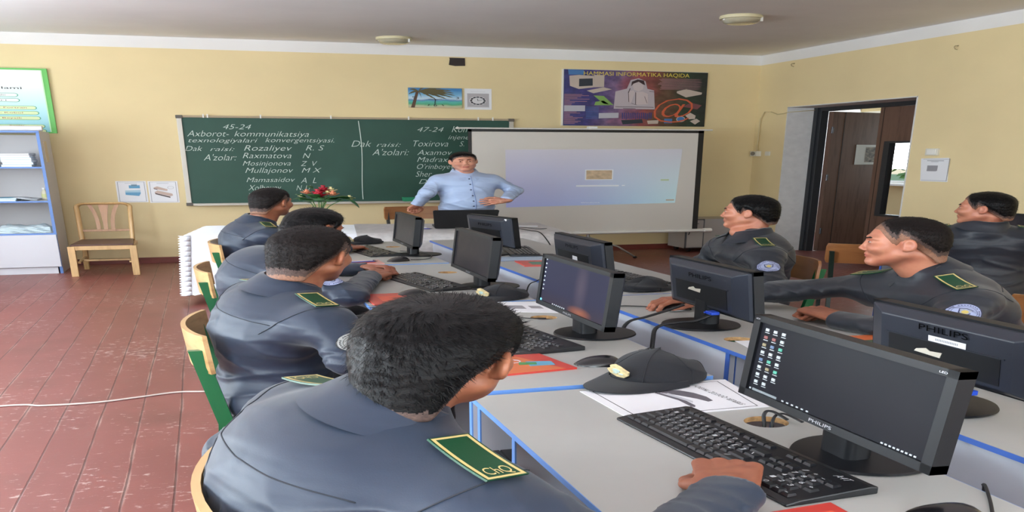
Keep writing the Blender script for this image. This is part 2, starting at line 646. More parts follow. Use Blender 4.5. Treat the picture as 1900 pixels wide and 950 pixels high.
# open leaf swung into the corridor
ang = math.radians(15)
T1 = Matrix.Translation((XD + .05, DY1 - .105, 0)) @ Matrix.Rotation(ang, 4, 'Z')
d3 = MB()
d3.T = T1
d3.bx(0, .80, -.045, 0, .01, DZ - .075)
d3 = structure(d3.build('door_3', M_DOORW))
g = MB(); g.T = T1
g.bx(.145, .155, -.047, -.044, .02, DZ - .08)
g.build('groove', M_GROOVE, d3)
g = MB(); g.T = T1
for z in (.35, 1.25, 2.02):
    g.cyl((.0, -.055, z - .05), (.0, -.055, z + .05), .011, n=10)
g.build('hinge', M_REDW, d3)
g = MB(); g.T = T1
g.bx(.33, .69, -.05, -.0455, 1.46, 1.79)
pp = g.build('picture', mat('picture_paper', (222, 226, 222), 0.35), None)
tag(pp, 'picture sheet with a wide white border fixed to the open brown door', 'picture')
g = MB(); g.T = T1
g.bx(.45, .63, -.052, -.0502, 1.50, 1.75)
g.build('print', mat('brown_print', (120, 112, 98), 0.5, vary=0.9, vscale=22), pp)


# ------------------------------------------------------------------ things on the back wall
def rounded(w, h, r, n=5, cx=0.0, cy=0.0):
    pts = []
    for (sx, sy, a0) in ((1, 1, 0), (-1, 1, 90), (-1, -1, 180), (1, -1, 270)):
        for i in range(n + 1):
            a = math.radians(a0 + 90 * i / n)
            pts.append((cx + sx * (w / 2 - r) + r * math.cos(a), cy + sy * (h / 2 - r) + r * math.sin(a)))
    return pts
def flat_xz(m, pts, y, th=.001, mi=0):
    return m.prism(pts, 1, y - th, y, mi)
def quad_xz(m, x0, x1, z0, z1, y, th=.0008, mi=0):
    return m.bx(x0, x1, y - th, y, z0, z1, mi)
M_PAPER = mat('white_paper', (232, 232, 236), 0.5)
M_INK = mat('dark_ink', (50, 48, 54), 0.6)
M_GREY = mat('grey_print', (150, 150, 156), 0.6)

# green bordered poster, upper left
GREEN = mat('green_frame', (96, 186, 84), 0.4)
t = thing('wall_poster', 'green bordered pale blue poster with rows of oval captions above the bookcase', 'poster', (-1.5, YB, 1.92))
MB().bx(-.32, .548, -.03, -.002, 0, .872).build('green_border', GREEN, t)
pm = bpy.data.materials.new('poster_sheet'); pm.use_nodes = True
q = NT(pm)
sp = q.n('ShaderNodeSeparateXYZ'); q.l(q.co, sp.inputs[0])
q.l(q.ramp(sp.outputs[2], [(0.0, lin((128, 200, 214))), (0.30, lin((172, 218, 224))), (0.62, lin((222, 228, 224))), (0.9, lin((232, 228, 224)))]), q.bsdf.inputs['Base Color'])
q.bsdf.inputs['Roughness'].default_value = 0.35
MB().bx(-.29, .507, -.034, -.0305, .018, .848).build('poster_sheet', pm, t)
m = MB()
MB().bx(.507, .515, -.034, -.0305, .018, .848).build('pale_edge', mat('pale_green_edge', (190, 240, 180), 0.4), t)
m = MB()
m.text("lar to'plami", (.0, -.035, .595), (.37, 0, 0), (0, 0, .030))
for (x0, s, z, w) in ((.06, 'tema kitobi', .505, .20), (.02, 'anmalari', .435, .24)):
    m.text(s, (x0, -.035, z), (w, 0, 0), (0, 0, .02))
m.build('caption_writing', M_INK, t)
m = MB(); mf = MB()
OVC = mat('oval_line', (70, 160, 130), 0.5)
for (w, z, h, fill) in ((.62, .515, .05, 0), (.625, .445, .05, 0), (.725, .345, .052, 1), (.735, .275, .052, 1), (.74, .205, .052, 1), (.76, .095, .05, 1), (.765, .03, .05, 1)):
    cx = -.28 + w / 2
    pts = rounded(w, h, h / 2 - .001, 6, cx, z)
    flat_xz(m, pts, -.0342, .001)
    flat_xz(mf, rounded(w - .012, h - .010, (h - .010) / 2 - .001, 6, cx, z), -.0346, .001, fill)
m.build('oval_outlines', OVC, t)
mf.build('oval_fills', [mat('oval_pale', (226, 232, 228), 0.5), mat('oval_yellow', (214, 226, 176), 0.5)], t)
m = MB()
m.text('hum - Fortran', (.10, -.0362, .338), (.28, 0, 0), (0, 0, .018))
m.text('thum: Kobol', (.10, -.0362, .268), (.25, 0, 0), (0, 0, .018))
m.text('hum: Beysik', (.10, -.0362, .198), (.24, 0, 0), (0, 0, .018))
m.text('Sonlar', (.25, -.0362, .1), (.10, 0, 0), (0, 0, .012))
m.text('Satrlar', (.30, -.0362, .03), (.12, 0, 0), (0, 0, .012))
m.build('oval_writing', mat('brown_red_ink', (160, 90, 60), 0.5), t)

# two paper pictures under the board
def paper_picture(x0, x1, z0, z1, label, cat='paper', group=None):
    t = thing('paper_picture', label, cat, (x0, YB, z0))
    w, h = x1 - x0, z1 - z0
    MB().bx(0, w, -.003, -.0008, 0, h).build('sheet', M_PAPER, t)
    m = MB()
    e = .012
    for (a, b, c, d) in ((e, w - e, e, e + .003), (e, w - e, h - e - .003, h - e), (e, e + .004, e, h - e), (w - e - .004, w - e, e, h - e)):
        m.bx(a, b, -.0038, -.003, c, d)
    m.bx(w * .3, w * .7, -.0038, -.003, h - .035, h - .031)
    m.build('border_line', M_GREY, t)
    return t, w, h
t, w, h = paper_picture(-.618, -.405, .925, 1.24, 'paper picture of a blue eraser taped to the wall just above the wooden chair')
B1 = mat('print_blue', (96, 158, 196), 0.5); B2 = mat('print_blue_pale', (168, 200, 216), 0.5); B3 = mat('print_steel', (110, 140, 160), 0.5)
m = MB()
flat_xz(m, [(w * .28, h * .36), (w * .72, h * .30), (w * .78, h * .42), (w * .78, h * .56), (w * .28, h * .56)], -.004, .001, 0)
flat_xz(m, [(w * .28, h * .47), (w * .78, h * .47), (w * .78, h * .58), (w * .28, h * .56)], -.0046, .001, 1)
flat_xz(m, [(w * .42, h * .66), (w * .78, h * .66), (w * .78, h * .80), (w * .42, h * .80)], -.004, .001, 0)
flat_xz(m, [(w * .50, h * .76), (w * .69, h * .76), (w * .69, h * .84), (w * .50, h * .84)], -.0046, .001, 2)
m.build('blue_print', [B1, B2, B3], t)
t, w, h = paper_picture(-.395, -.183, .915, 1.236, 'paper picture of two pink chalk sticks taped beside the board corner')
P1 = mat('print_pink', (196, 172, 160), 0.5); P2 = mat('print_brown', (78, 56, 50), 0.5)
m = MB()
flat_xz(m, [(w * .17, h * .70), (w * .30, h * .76), (w * .64, h * .62), (w * .62, h * .54), (w * .22, h * .64)], -.004, .001, 0)
flat_xz(m, [(w * .20, h * .50), (w * .30, h * .57), (w * .78, h * .42), (w * .80, h * .33), (w * .70, h * .30), (w * .20, h * .46)], -.004, .001, 0)
flat_xz(m, [(w * .20, h * .46), (w * .70, h * .28), (w * .70, h * .22), (w * .22, h * .40)], -.004, .001, 1)
flat_xz(m, [(w * .17, h * .68), (w * .30, h * .63), (w * .30, h * .60), (w * .19, h * .64)], -.004, .001, 1)
m.build('chalk_print', [P1, P2], t)
m = MB()
rr = [(w * .75 + .022 * math.cos(a / 12 * 2 * math.pi), -.0042, h * .70 + .020 * math.sin(a / 12 * 2 * math.pi)) for a in range(13)]
m.tube(rr, .0012, 5)
m.build('loop_print', M_GREY, t)

# chalkboard
t = thing('chalkboard', 'long dark green chalkboard with white chalk writing across the back wall', 'chalkboard', (-.134, YB, .87))
BW, BH = 2.575, 1.315
M_BOARD = bpy.data.materials.new('green_board'); M_BOARD.use_nodes = True
q = NT(M_BOARD)
n1 = q.noise(3.0, 5, q.scaled((1, 1, .6)))
q.l(q.ramp(n1, [(0.3, lin((34, 72, 60))), (0.62, lin((40, 80, 67))), (0.85, lin((56, 96, 82)))]), q.bsdf.inputs['Base Color'])
q.bsdf.inputs['Roughness'].default_value = 0.55
MB().bx(.01, BW - .01, -.022, -.001, .01, BH - .01).build('writing_surface', M_BOARD, t)
M_ALU = mat('board_frame_grey', (186, 180, 170), 0.4, metal=0.35)
M_BEIGE = mat('board_frame_beige', (170, 152, 126), 0.55)
MB().bx(0, .036, -.034, 0, 0, BH).bx(BW - .036, BW, -.034, 0, 0, BH).bx(.036, BW - .036, -.034, 0, 0, .030).build('frame', M_ALU, t, bevel=.004)
MB().bx(.036, BW - .036, -.034, 0, BH - .028, BH).build('top_frame', M_BEIGE, t, bevel=.003)
MB().bx(.05, BW - .05, -.085, -.034, .0, .012).bx(.05, BW - .05, -.085, -.078, .012, .024).build('chalk_ledge', M_ALU, t)
m = MB()
for x, z in ((0, 0), (BW, 0), (0, BH), (BW, BH)):
    m.box((x + (.02 if x == 0 else -.02), -.019, z + (.018 if z == 0 else -.018)), (.05, .040, .045))
m.build('corner_cap', mat('dark_corner_cap', (96, 88, 80), 0.5), t, bevel=.006)
m = MB()
for x in (.19, .22, .60, 1.12, 1.72, 2.28, 2.40):
    m.bx(x - .005, x + .005, -.04, -.03, BH - .03, BH + .022)
m.build('clips', M_WHITEP, t)
CH = mat('chalk', (206, 218, 210), 0.9)
m = MB()
def wr(s, x0, x1, z, hh):
    """one run of chalk writing, wall metres"""
    MB().text(s, (x0 + .134, -.0226, z - .87), (x1 - x0, 0, 0), (0, 0, hh), shear=.35, depth=.0004).build('chalk_writing', CH, t)
wr('45-24', 0.188, 0.393, 1.994, 0.072)
wr('Axborot-', -0.072, 0.225, 1.888, 0.086)
wr('kommunikatsiya', 0.264, 0.813, 1.891, 0.080)
wr('texnologiyalari', -0.068, 0.430, 1.803, 0.061)
wr('konvergentsiyasi.', 0.486, 1.001, 1.808, 0.066)
wr('Dak', -0.098, 0.024, 1.677, 0.072)
wr('raisi:', 0.078, 0.255, 1.677, 0.058)
wr('Rozaliyev', 0.323, 0.678, 1.682, 0.081)
wr('R. S', 0.781, 0.923, 1.687, 0.078)
wr("A'zolar:", 0.025, 0.263, 1.538, 0.091)
wr('Raxmatova', 0.308, 0.669, 1.571, 0.081)
wr('N', 0.753, 0.815, 1.571, 0.075)
wr('Mosinjonova', 0.303, 0.659, 1.460, 0.071)
wr('Z  V', 0.734, 0.861, 1.452, 0.075)
wr('Mullajonov', 0.316, 0.674, 1.352, 0.078)
wr('M X', 0.737, 0.889, 1.352, 0.072)
wr('Mamasaidov', 0.318, 0.682, 1.213, 0.071)
wr('A  L', 0.724, 0.843, 1.192, 0.084)
wr('Xolboyev', 0.326, 0.573, 1.088, 0.083)
wr('N. U', 0.686, 0.796, 1.081, 0.080)
wr('Maxmud', 0.315, 0.549, 0.966, 0.080)
wr('47-24', 1.654, 1.867, 1.977, 0.072)
wr('Komp', 1.931, 2.117, 1.973, 0.096)
wr('injener', 1.901, 2.106, 1.864, 0.066)
wr('Dak', 1.131, 1.287, 1.744, 0.094)
wr('raisi:', 1.326, 1.518, 1.745, 0.065)
wr('Toxirova', 1.619, 1.900, 1.751, 0.092)
wr('S. G', 1.992, 2.110, 1.756, 0.078)
wr("A'zolari:", 1.290, 1.580, 1.615, 0.095)
wr('Axamov', 1.647, 1.929, 1.619, 0.081)
wr('Madrax', 1.643, 1.897, 1.511, 0.078)
wr("O'rinboyev", 1.641, 1.947, 1.401, 0.078)
wr('Sher', 1.628, 1.761, 1.280, 0.086)
wr('D.', 1.652, 1.728, 1.169, 0.071)
wr('N', 1.792, 1.833, 1.003, 0.068)
dv = []
for i in range(12):
    f_ = i / 11
    dv.append((1.196 + .010 * math.sin(f_ * 5) + .134 + .012 * f_, -.0236, 1.262 - 1.20 * f_))
m.tube(dv, .0035, 6)
m.build('chalk_line', CH, t)
# folded green cloth on the board ledge
c = MB()
c.add([(0, 0, 0), (.15, 0, 0), (.11, .0, .062), (-.005, .0, .066), (0, -.04, 0), (.10, -.055, -.03), (.11, -.045, .055), (-.005, -.045, .062)],
      [(0, 1, 2, 3), (4, 7, 6, 5), (3, 2, 6, 7), (0, 4, 5, 1), (1, 5, 6, 2), (0, 3, 7, 4)])
c.box((.055, -.02, .035), (.1, .055, .055))
tag(c.build('folded_cloth', mat('bright_green_cloth', (44, 140, 100), 0.8), None, (1.51, YB - .036, .897), bevel=.004), 'folded bright green cloth lying on the chalk ledge of the board', 'cloth')

# palm beach picture clock
t = thing('picture_clock', 'landscape wall clock showing a palm tree on a turquoise beach', 'clock', (1.595, YB, 2.342))
pm = bpy.data.materials.new('beach_print'); pm.use_nodes = True
q = NT(pm); sp = q.n('ShaderNodeSeparateXYZ'); q.l(q.co, sp.inputs[0])
nz = q.noise(9, 4)
ad = q.n('ShaderNodeMath', operation='MULTIPLY_ADD'); q.l(nz, ad.inputs[0]); ad.inputs[1].default_value = .06; q.l(sp.outputs[2], ad.inputs[2])
q.l(q.ramp(ad.outputs[0], [(0.03, lin((196, 172, 140))), (0.062, lin((176, 190, 150))), (0.085, lin((60, 160, 110))), (0.125, lin((70, 178, 170))), (0.14, lin((60, 120, 170))), (0.165, lin((190, 212, 226))), (0.22, lin((120, 180, 214))), (0.3, lin((40, 120, 180)))]), q.bsdf.inputs['Base Color'])
q.bsdf.inputs['Roughness'].default_value = .3
MB().bx(0, .425, -.022, -.001, 0, .296).build('picture_face', pm, t, bevel=.002)
PB = mat('palm_brown', (92, 66, 50), 0.6); PG = mat('palm_olive', (92, 84, 52), 0.6)
m = MB()
flat_xz(m, [(.015, .0), (.045, .0), (.062, .12), (.082, .24), (.060, .245), (.038, .12)], -.0225, .001, 0)
for i, (ax, az) in enumerate([(.36, .225), (.37, .19), (.35, .16), (.30, .135), (.22, .12), (.0, .20), (.012, .27), (.12, .295), (.26, .292), (.34, .26), (.10, .15)]):
    bx_, bz_ = .078, .245
    mx_, mz_ = (bx_ + ax) / 2, (bz_ + az) / 2 + .035
    n_ = 10
    up_, dn_ = [], []
    for k in range(n_ + 1):
        s_ = k / n_
        x = (1 - s_) ** 2 * bx_ + 2 * s_ * (1 - s_) * mx_ + s_ * s_ * ax
        z = (1 - s_) ** 2 * bz_ + 2 * s_ * (1 - s_) * mz_ + s_ * s_ * az
        th = .014 * math.sin(math.pi * min(1, s_ * .92 + .05)) + (.004 if k % 2 else 0)
        up_.append((x, min(.294, z + th * .5))); dn_.append((x, min(.292, z - th * 1.2)))
    flat_xz(m, up_ + dn_[::-1], -.0227 - i * .0001, .0006, 1)
m.build('palm', [PB, PG], t)
m = MB()
m.text('6', (.195, -.0255, .022), (.028, 0, 0), (0, 0, .042))
m.text('9', (.028, -.0255, .135), (.024, 0, 0), (0, 0, .034))
m.text('3', (.375, -.0255, .135), (.024, 0, 0), (0, 0, .034))
for (a, b) in (((.150, .03), (.160, .052)), ((.275, .03), (.262, .052)), ((.205, .062), (.209, .125)), ((.209, .125), (.150, .128)), ((.209, .125), (.262, .132))):
    m.tube([(a[0], -.0265, a[1]), (b[0], -.0265, b[1])], .003, 6)
m.build('hands_and_numerals', M_INK, t)

# printed sheet with a round clock
t = thing('paper_picture', 'white sheet with a grey picture of a round clock, right of the palm clock', 'paper', (2.045, YB, 2.325))
MB().bx(0, .222, -.003, -.0008, 0, .318).build('sheet', M_PAPER, t)
MB().bx(.022, .20, -.0036, -.003, .03, .245).build('grey_print', mat('print_grey_light', (176, 172, 176), .5), t)
m = MB().bx(.024, .198, -.0040, -.0036, .03, .042).bx(.05, .17, -.0040, -.003, .272, .278)
cx, cz = .108, .135
m.lathe([(.070, 0), (.070, .0008)], (0, 0, 0), 28, 0, Matrix.Translation((cx, -.0042, cz)) @ Matrix.Rotation(math.radians(90), 4, 'X'))
m.build('dial', mat('dial_white', (214, 212, 214), .5), t)
m = MB()
for i in range(12):
    a = i * math.pi / 6
    m.box((0, 0, 0), (.016, .001, .024), 0, Matrix.Translation((cx + .055 * math.cos(a), -.006, cz + .055 * math.sin(a))) @ Matrix.Rotation(-a, 4, 'Y'))
m.tube([(cx, -.006, cz), (cx - .004, -.006, cz + .03)], .0022, 5).tube([(cx, -.006, cz), (cx + .034, -.006, cz + .012)], .0018, 5)
m.build('dial_numerals', M_INK, t)

# dark covered hole near the ceiling
m = MB()
m.prism([(0, .012), (.008, .1), (.004, .118), (.128, .118), (.129, .004), (.05, -.002)], 1, -.006, -.0005)
tag(m.build('dark_cover_plate', mat('dark_brown_cover', (44, 34, 32), .6), None, (1.925, YB, 2.975)), 'dark brown rectangular cover high on the wall above the clocks', 'cover')

# colourful informatics poster
t = thing('wall_poster', 'large colourful computer science poster with yellow title above the projection screen', 'poster', (2.865, YB, 2.094))
W, H = 1.28, .874
pm = bpy.data.materials.new('collage_print'); pm.use_nodes = True
q = NT(pm); sp = q.n('ShaderNodeSeparateXYZ'); q.l(q.co, sp.inputs[0])
nz = q.noise(4, 5)
ad = q.n('ShaderNodeMath', operation='MULTIPLY_ADD'); q.l(nz, ad.inputs[0]); ad.inputs[1].default_value = .5; q.l(sp.outputs[0], ad.inputs[2])
sc_ = q.n('ShaderNodeMath', operation='DIVIDE'); q.l(ad.outputs[0], sc_.inputs[0]); sc_.inputs[1].default_value = 1.6
c1 = q.ramp(sc_.outputs[0], [(0.1, lin((52, 62, 120))), (0.30, lin((58, 52, 116))), (0.45, lin((120, 96, 132))), (0.58, lin((150, 72, 76))), (0.72, lin((100, 70, 54))), (0.84, lin((44, 62, 48))), (0.97, lin((34, 36, 40)))])
c2 = q.ramp(q.noise(16, 4), [(0.35, (0.75, 0.75, 0.75, 1)), (0.7, (1.3, 1.3, 1.3, 1))])
q.l(q.mix(1.0, c1, c2, 'MULTIPLY'), q.bsdf.inputs['Base Color'])
q.bsdf.inputs['Roughness'].default_value = .35
MB().bx(0, W, -.018, -.001, 0, H).build('printed_board', pm, t)
MB().bx(-.012, 0, -.02, -.001, 0, H).bx(0, W, -.02, -.001, H, H + .004).build('pale_edge', M_WHITEP, t)
m = MB()
m.text('HAMMASI INFORMATIKA HAQIDA', (.17, -.019, .790), (.94, 0, 0), (0, 0, .060), depth=.0015)
m.build('title', mat('title_yellow', (226, 206, 90), .5), t)
# pieces of the collage (px: crop of the poster, 215..1478 x 235..730 -> metres)
def pc(a, b):
    return ((a - 215) / 1263 * W, H - (b - 245 - (a - 215) * .012) / 480 * H)
def poly(m_, pts, k, mi=0):
    flat_xz(m_, [pc(*p) for p in pts], -.0185 - k * .0006, .0006, mi)
CREAM = mat('print_cream', (196, 180, 168), .5); GLASSY = mat('print_dark_screen', (44, 52, 62), .5)
m = MB()
poly(m, [(262, 300), (345, 292), (470, 300), (482, 395), (345, 412), (268, 385)], 1, 0)
poly(m, [(470, 290), (560, 292), (560, 392), (482, 396)], 1, 0)
poly(m, [(345, 325), (460, 320), (462, 382), (345, 390)], 2, 1)
poly(m, [(412, 425), (555, 395), (630, 412), (470, 447)], 1, 0)
poly(m, [(1205, 425), (1290, 405), (1435, 435), (1430, 452), (1290, 478), (1205, 440)], 1, 0)
poly(m, [(1265, 560), (1340, 525), (1440, 548), (1400, 585)], 1, 2)
poly(m, [(1295, 640), (1340, 615), (1390, 640), (1385, 670), (1330, 672)], 1, 0)
poly(m, [(1340, 690), (1400, 668), (1435, 690), (1390, 720)], 1, 0)
poly(m, [(720, 680), (905, 672), (915, 705), (735, 718)], 1, 1)
poly(m, [(950, 685), (1055, 680), (1050, 712), (960, 715)], 1, 0)
poly(m, [(222, 552), (402, 552), (402, 602), (222, 602)], 1, 3)
poly(m, [(522, 618), (695, 615), (695, 660), (522, 664)], 1, 3)
poly(m, [(1105, 668), (1178, 668), (1178, 708), (1105, 708)], 1, 4)
poly(m, [(250, 247), (385, 252), (380, 290), (255, 290)], 1, 4)
poly(m, [(470, 465), (560, 470), (650, 550), (560, 535)], 1, 5)
poly(m, [(490, 520), (560, 510), (620, 550), (480, 550)], 1, 5)
for i in range(16):
    a, b = 725 + i * 17, 612 + random.random() * 10
    poly(m, [(a, b), (a + 9, b), (a + 9, b + 55), (a, b + 55)], 1, 6)
for i in range(26):
    a, b = 222 + random.random() * 180, 455 + i * 10
    if 545 < b < 605:
        continue
    poly(m, [(222, b), (a + 40, b + 1), (a + 40, b + 5), (222, b + 4)], 1, 7)
for i in range(9):
    b = 565 + i * 12
    poly(m, [(410, b), (520, b + 1), (520, b + 4), (410, b + 3)], 1, 4)
for i in range(14):
    b = 315 + i * 7
    a = 1030 + random.random() * 40
    poly(m, [(a, b), (1430 - random.random() * 80, b + 3), (1430, b + 5), (a, b + 3)], 1, 7)
cd = [(1255 + 42 * math.cos(a / 10 * 2 * math.pi), 672 + 26 * math.sin(a / 10 * 2 * math.pi)) for a in range(10)]
poly(m, cd, 1, 0)
cd = [(1255 + 36 * math.cos(a / 10 * 2 * math.pi), 672 + 21 * math.sin(a / 10 * 2 * math.pi)) for a in range(10)]
poly(m, cd, 2, 4)
m.build('collage', [CREAM, GLASSY, mat('print_maroon', (120, 70, 74), .5), mat('print_graph', (188, 186, 196), .5), mat('print_midblue', (70, 120, 176), .5), mat('print_green', (130, 170, 90), .5), mat('print_navy', (50, 66, 128), .5), mat('print_rose', (176, 128, 136), .5)], t)
m = MB()
m.text('@', pc(1005, 655)[:1] + (-.0205,) + pc(1005, 655)[1:], (.36, 0, 0), (0, 0, .30), shear=.2)
m.build('at_sign', mat('print_orange', (206, 96, 62), .5), t)
# pale drawing of a seated person at a telephone
m = MB()
GL = mat('print_glow', (190, 178, 184), .5)
poly(m, [(660, 430), (760, 405), (790, 330), (860, 315), (920, 340), (940, 405), (1000, 420), (1015, 585), (650, 580)], 1, 0)
poly(m, [(805, 350), (860, 340), (905, 360), (900, 410), (860, 430), (820, 415)], 2, 1)
poly(m, [(795, 385), (800, 345), (850, 325), (905, 335), (918, 375), (900, 368), (860, 345), (815, 362)], 3, 2)
poly(m, [(835, 435), (900, 430), (945, 450), (950, 540), (840, 545)], 2, 1)
poly(m, [(770, 425), (820, 420), (830, 440), (800, 530), (775, 520)], 2, 1)
for (a, b, c_, d_) in ((835, 435, 838, 540), (770, 430, 778, 520), (915, 470, 940, 530), (800, 530, 850, 545), (660, 560, 1000, 565), (730, 575, 840, 578), (785, 400, 770, 440), (955, 425, 1000, 430)):
    poly(m, [(a, b), (c_, d_), (c_ + 5, d_ + 4), (a + 5, b + 4)], 4, 2)
m.build('figure_print', [GL, mat('print_shirt', (206, 190, 190), .5), mat('print_dark_hair', (60, 40, 44), .5)], t)

# ------------------------------------------------------------------ projection screen on its tripod
t = thing('projection_screen', 'tripod projection screen with black border showing a bluish start page', 'screen', (2.81, 7.25, 0))
SX0, SX1, SZ0, SZ1 = -.94, .945, .445, 1.985
M_FAB = mat('screen_fabric', (206, 200, 192), .8)
MB().bx(SX0 + .02, SX1 - .035, -.004, 0, SZ0, SZ1 - .03).build('fabric', M_FAB, t)
MB().bx(SX0, SX0 + .026, -.006, .002, SZ0, SZ1).bx(SX1 - .046, SX1, -.006, .002, SZ0, SZ1).bx(SX0, SX1, -.006, .002, SZ1 - .035, SZ1).build('black_border', M_BLACK, t)
MB().cyl((SX0 - .07, .0, SZ1 + .012), (SX1 + .07, .0, SZ1 + .012), .012, n=12).ball((SX0 - .075, 0, SZ1 + .012), .016, 8).build('top_bar', M_WHITEP, t, smooth=True, auto=40)
b_ = MB().cyl((-.94 + .0, -.01, SZ0 - .012), (1.02, -.01, SZ0 - .012), .026, n=16).build('roller_tube', M_WHITEP, t, smooth=True, auto=40)
MB().cyl((1.0, -.01, SZ0 - .012), (1.06, -.01, SZ0 - .012), .034, n=16).build('end_cap', M_WHITEP, t, smooth=True, auto=40)
MB().cyl((-.98, -.01, SZ0 - .012), (-.93, -.01, SZ0 - .012), .034, n=16).build('end_cap', M_WHITEP, t, smooth=True, auto=40)
M_TRI = mat('tripod_grey', (176, 176, 174), .4, metal=.5)
MB().cyl((.03, .05, .16), (.03, .05, 2.0), .014, n=12).cyl((.03, .05, 1.35), (.03, .05, 1.42), .02, n=12).build('pole', M_TRI, t, smooth=True, auto=40)
MB().box((.03, .03, 2.015), (.07, .05, .045)).build('top_hook', M_WHITEP, t, bevel=.008)
for (dx, dy) in ((.52, -.02), (-.38, -.28), (-.30, .38)):
    l_ = MB().tube([(.03, .05, .36), (dx * .55 + .0, .05 + dy * .55, .19), (dx - .09, .05 + dy, .02)], .011, 8).build('leg', M_TRI, t, smooth=True)
    MB().ball((dx - .09, .05 + dy, .018), .018, 8).build('foot', M_BLACK, l_, smooth=True)
pm = bpy.data.materials.new('projected_page'); pm.use_nodes = True
q = NT(pm); sp = q.n('ShaderNodeSeparateXYZ'); q.l(q.co, sp.inputs[0])
mr = q.n('ShaderNodeMapRange'); mr.inputs[1].default_value = -.7; mr.inputs[2].default_value = .8; q.l(sp.outputs[0], mr.inputs[0])
left = q.ramp(mr.outputs[0], [(0.0, lin((150, 152, 196))), (0.45, lin((152, 164, 200))), (0.75, lin((160, 186, 206))), (1.0, lin((176, 206, 208)))])
mz = q.n('ShaderNodeMapRange'); mz.inputs[1].default_value = .85; mz.inputs[2].default_value = 1.75; q.l(sp.outputs[2], mz.inputs[0])
c = q.mix(mz.outputs[0], left, lin((182, 178, 186)))
q.l(c, q.bsdf.inputs['Base Color'])
q.l(c, q.bsdf.inputs['Emission Color'])
q.bsdf.inputs['Emission Strength'].default_value = .22
q.bsdf.inputs['Roughness'].default_value = .8
pj = MB().add([(-.655, -.0048, .845), (.735, -.0048, .88), (.77, -.0048, 1.71), (-.66, -.0048, 1.695)], [(0, 1, 2, 3)]).build('projected_page', pm, t, recalc=False)
m = MB()
m.bx(-.03, .20, -.0062, -.005, 1.245, 1.40, 0).bx(-.02, .19, -.0066, -.0062, 1.255, 1.39, 1)
m.bx(-.10, .25, -.0062, -.005, 1.145, 1.168, 0).bx(.275, .30, -.0062, -.005, 1.150, 1.165, 0)
m.bx(.60, .67, -.0062, -.005, 1.225, 1.25, 2)
m.bx(.655, .745 - .02, -.0062, -.005, .915, .935, 3)
m.build('page_marks', [mat('page_white', (226, 230, 236), .6), mat('page_tan', (196, 172, 142), .6, vary=.25, vscale=18), mat('page_yellowgreen', (190, 208, 170), .6), mat('page_tan2', (190, 170, 150), .6)], t)
m = MB()
m.text('Windows', (-.06, -.0052, .892), (.155, 0, 0), (0, 0, .018))
m.build('page_writing', MATS['page_white'], t)

# ------------------------------------------------------------------ ceiling lamps
def ceiling_lamp(x, y, label):
    t = thing('ceiling_lamp', label, 'lamp', (x, y, HC), group='round ceiling lamps')
    MB().lathe([(.0, 0), (.128, 0), (.131, -.012), (.128, -.034), (.10, -.038), (0, -.038)][::-1], n=40).build('rim', mat('aged_ivory_plastic', (214, 204, 168), .4), t, smooth=True, auto=35)
    prof = [(.0, -.095), (.045, -.094), (.075, -.090), (.098, -.080), (.112, -.050), (.116, -.036), (0, -.036)]
    m = MB().lathe(prof, n=72)
    v = []
    for i, p in enumerate(m.v):
        r = math.hypot(p[0], p[1]); a = i % 72
        k = 1 + (.014 if a % 2 else -.006) * (1 if r > .06 else 0)
        v.append((p[0] * k, p[1] * k, p[2]))
    m.v = v
    m.build('glass_bowl', mat('ribbed_dusty_glass', (190, 184, 158), .18, spec=.8, coat=.6), t, smooth=True, auto=60)
    MB().box((.09, -.09, -.05), (.012, .012, .045)).box((-.11, .0, -.04), (.012, .02, .02)).build('clip', M_WHITEP, t)
ceiling_lamp(1.425, 7.60, 'round ribbed glass ceiling lamp on the left, close above the back wall')
ceiling_lamp(3.236, 5.87, 'round ribbed glass ceiling lamp on the right, nearer the door wall')

# ------------------------------------------------------------------ right wall fittings
def xz_box(name, y0, y1, z0, z1, th, m_, parent=None, bevel=.002):
    return MB().bx(-th, 0, y0, y1, z0, z1).build(name, m_, parent, bevel=bevel)
M_SOCK = mat('socket_plastic', (222, 218, 206), .4)
t = thing('wall_socket', 'small off white surface socket beside the corner where the cable ends', 'socket', (XR, 8.0 - .02, 1.60))
xz_box('housing', -.10, 0, 0, .085, .05, M_SOCK, t)
MB().cyl((-.05, -.05, .045), (-.056, -.05, .045), .032, n=16).build('socket_face', mat('grey_socket_face', (120, 116, 110), .5), t)
t = thing('light_switch', 'flat white blank plate on the wall left of the doorway', 'switch', (XR, 7.80, 1.61))
xz_box('plate', -.07, 0, 0, .07, .012, M_SOCK, t)
t = thing('light_switch', 'white light switch above the notice right of the doorway', 'switch', (XR, 5.66, 1.61))
xz_box('plate', -.02, .10, 0, .09, .018, M_SOCK, t)
xz_box('rocker', .0, .075, .012, .078, .026, M_WHITEP, t)
m = MB().tube([(4.63, 7.93, 1.66), (4.632, 7.93, 1.9), (4.63, 7.92, 2.22), (4.63, 7.86, 2.34), (4.63, 7.76, 2.33), (4.632, 7.66, 2.28), (4.633, 7.56, 2.29), (4.64, 7.515, 2.305), (4.80, 7.505, 2.33), (4.90, 7.505, 2.345)], .006, 8)
tag(m.build('wall_cable', mat('beige_cable', (206, 190, 148), .5), smooth=True), 'thin beige cable looping from the corner socket up to the doorway', 'cable')
for (y, z, lab) in ((7.50, 3.03, 'small metal hook high on the door wall above the doorway edge'), (5.63, 2.935, 'small metal hook high on the door wall at the right')):
    m = MB().tube([(0, 0, .03), (-.02, 0, .028), (-.035, -.01, .01), (-.03, -.015, -.015), (-.012, -.012, -.02)], .004, 8).ball((0, 0, .03), .008, 6)
    tag(m.build('wall_hook', mat('aged_metal', (176, 160, 126), .5, metal=.4), None, (XR, y, z), smooth=True), lab, 'hook', 'wall hooks')
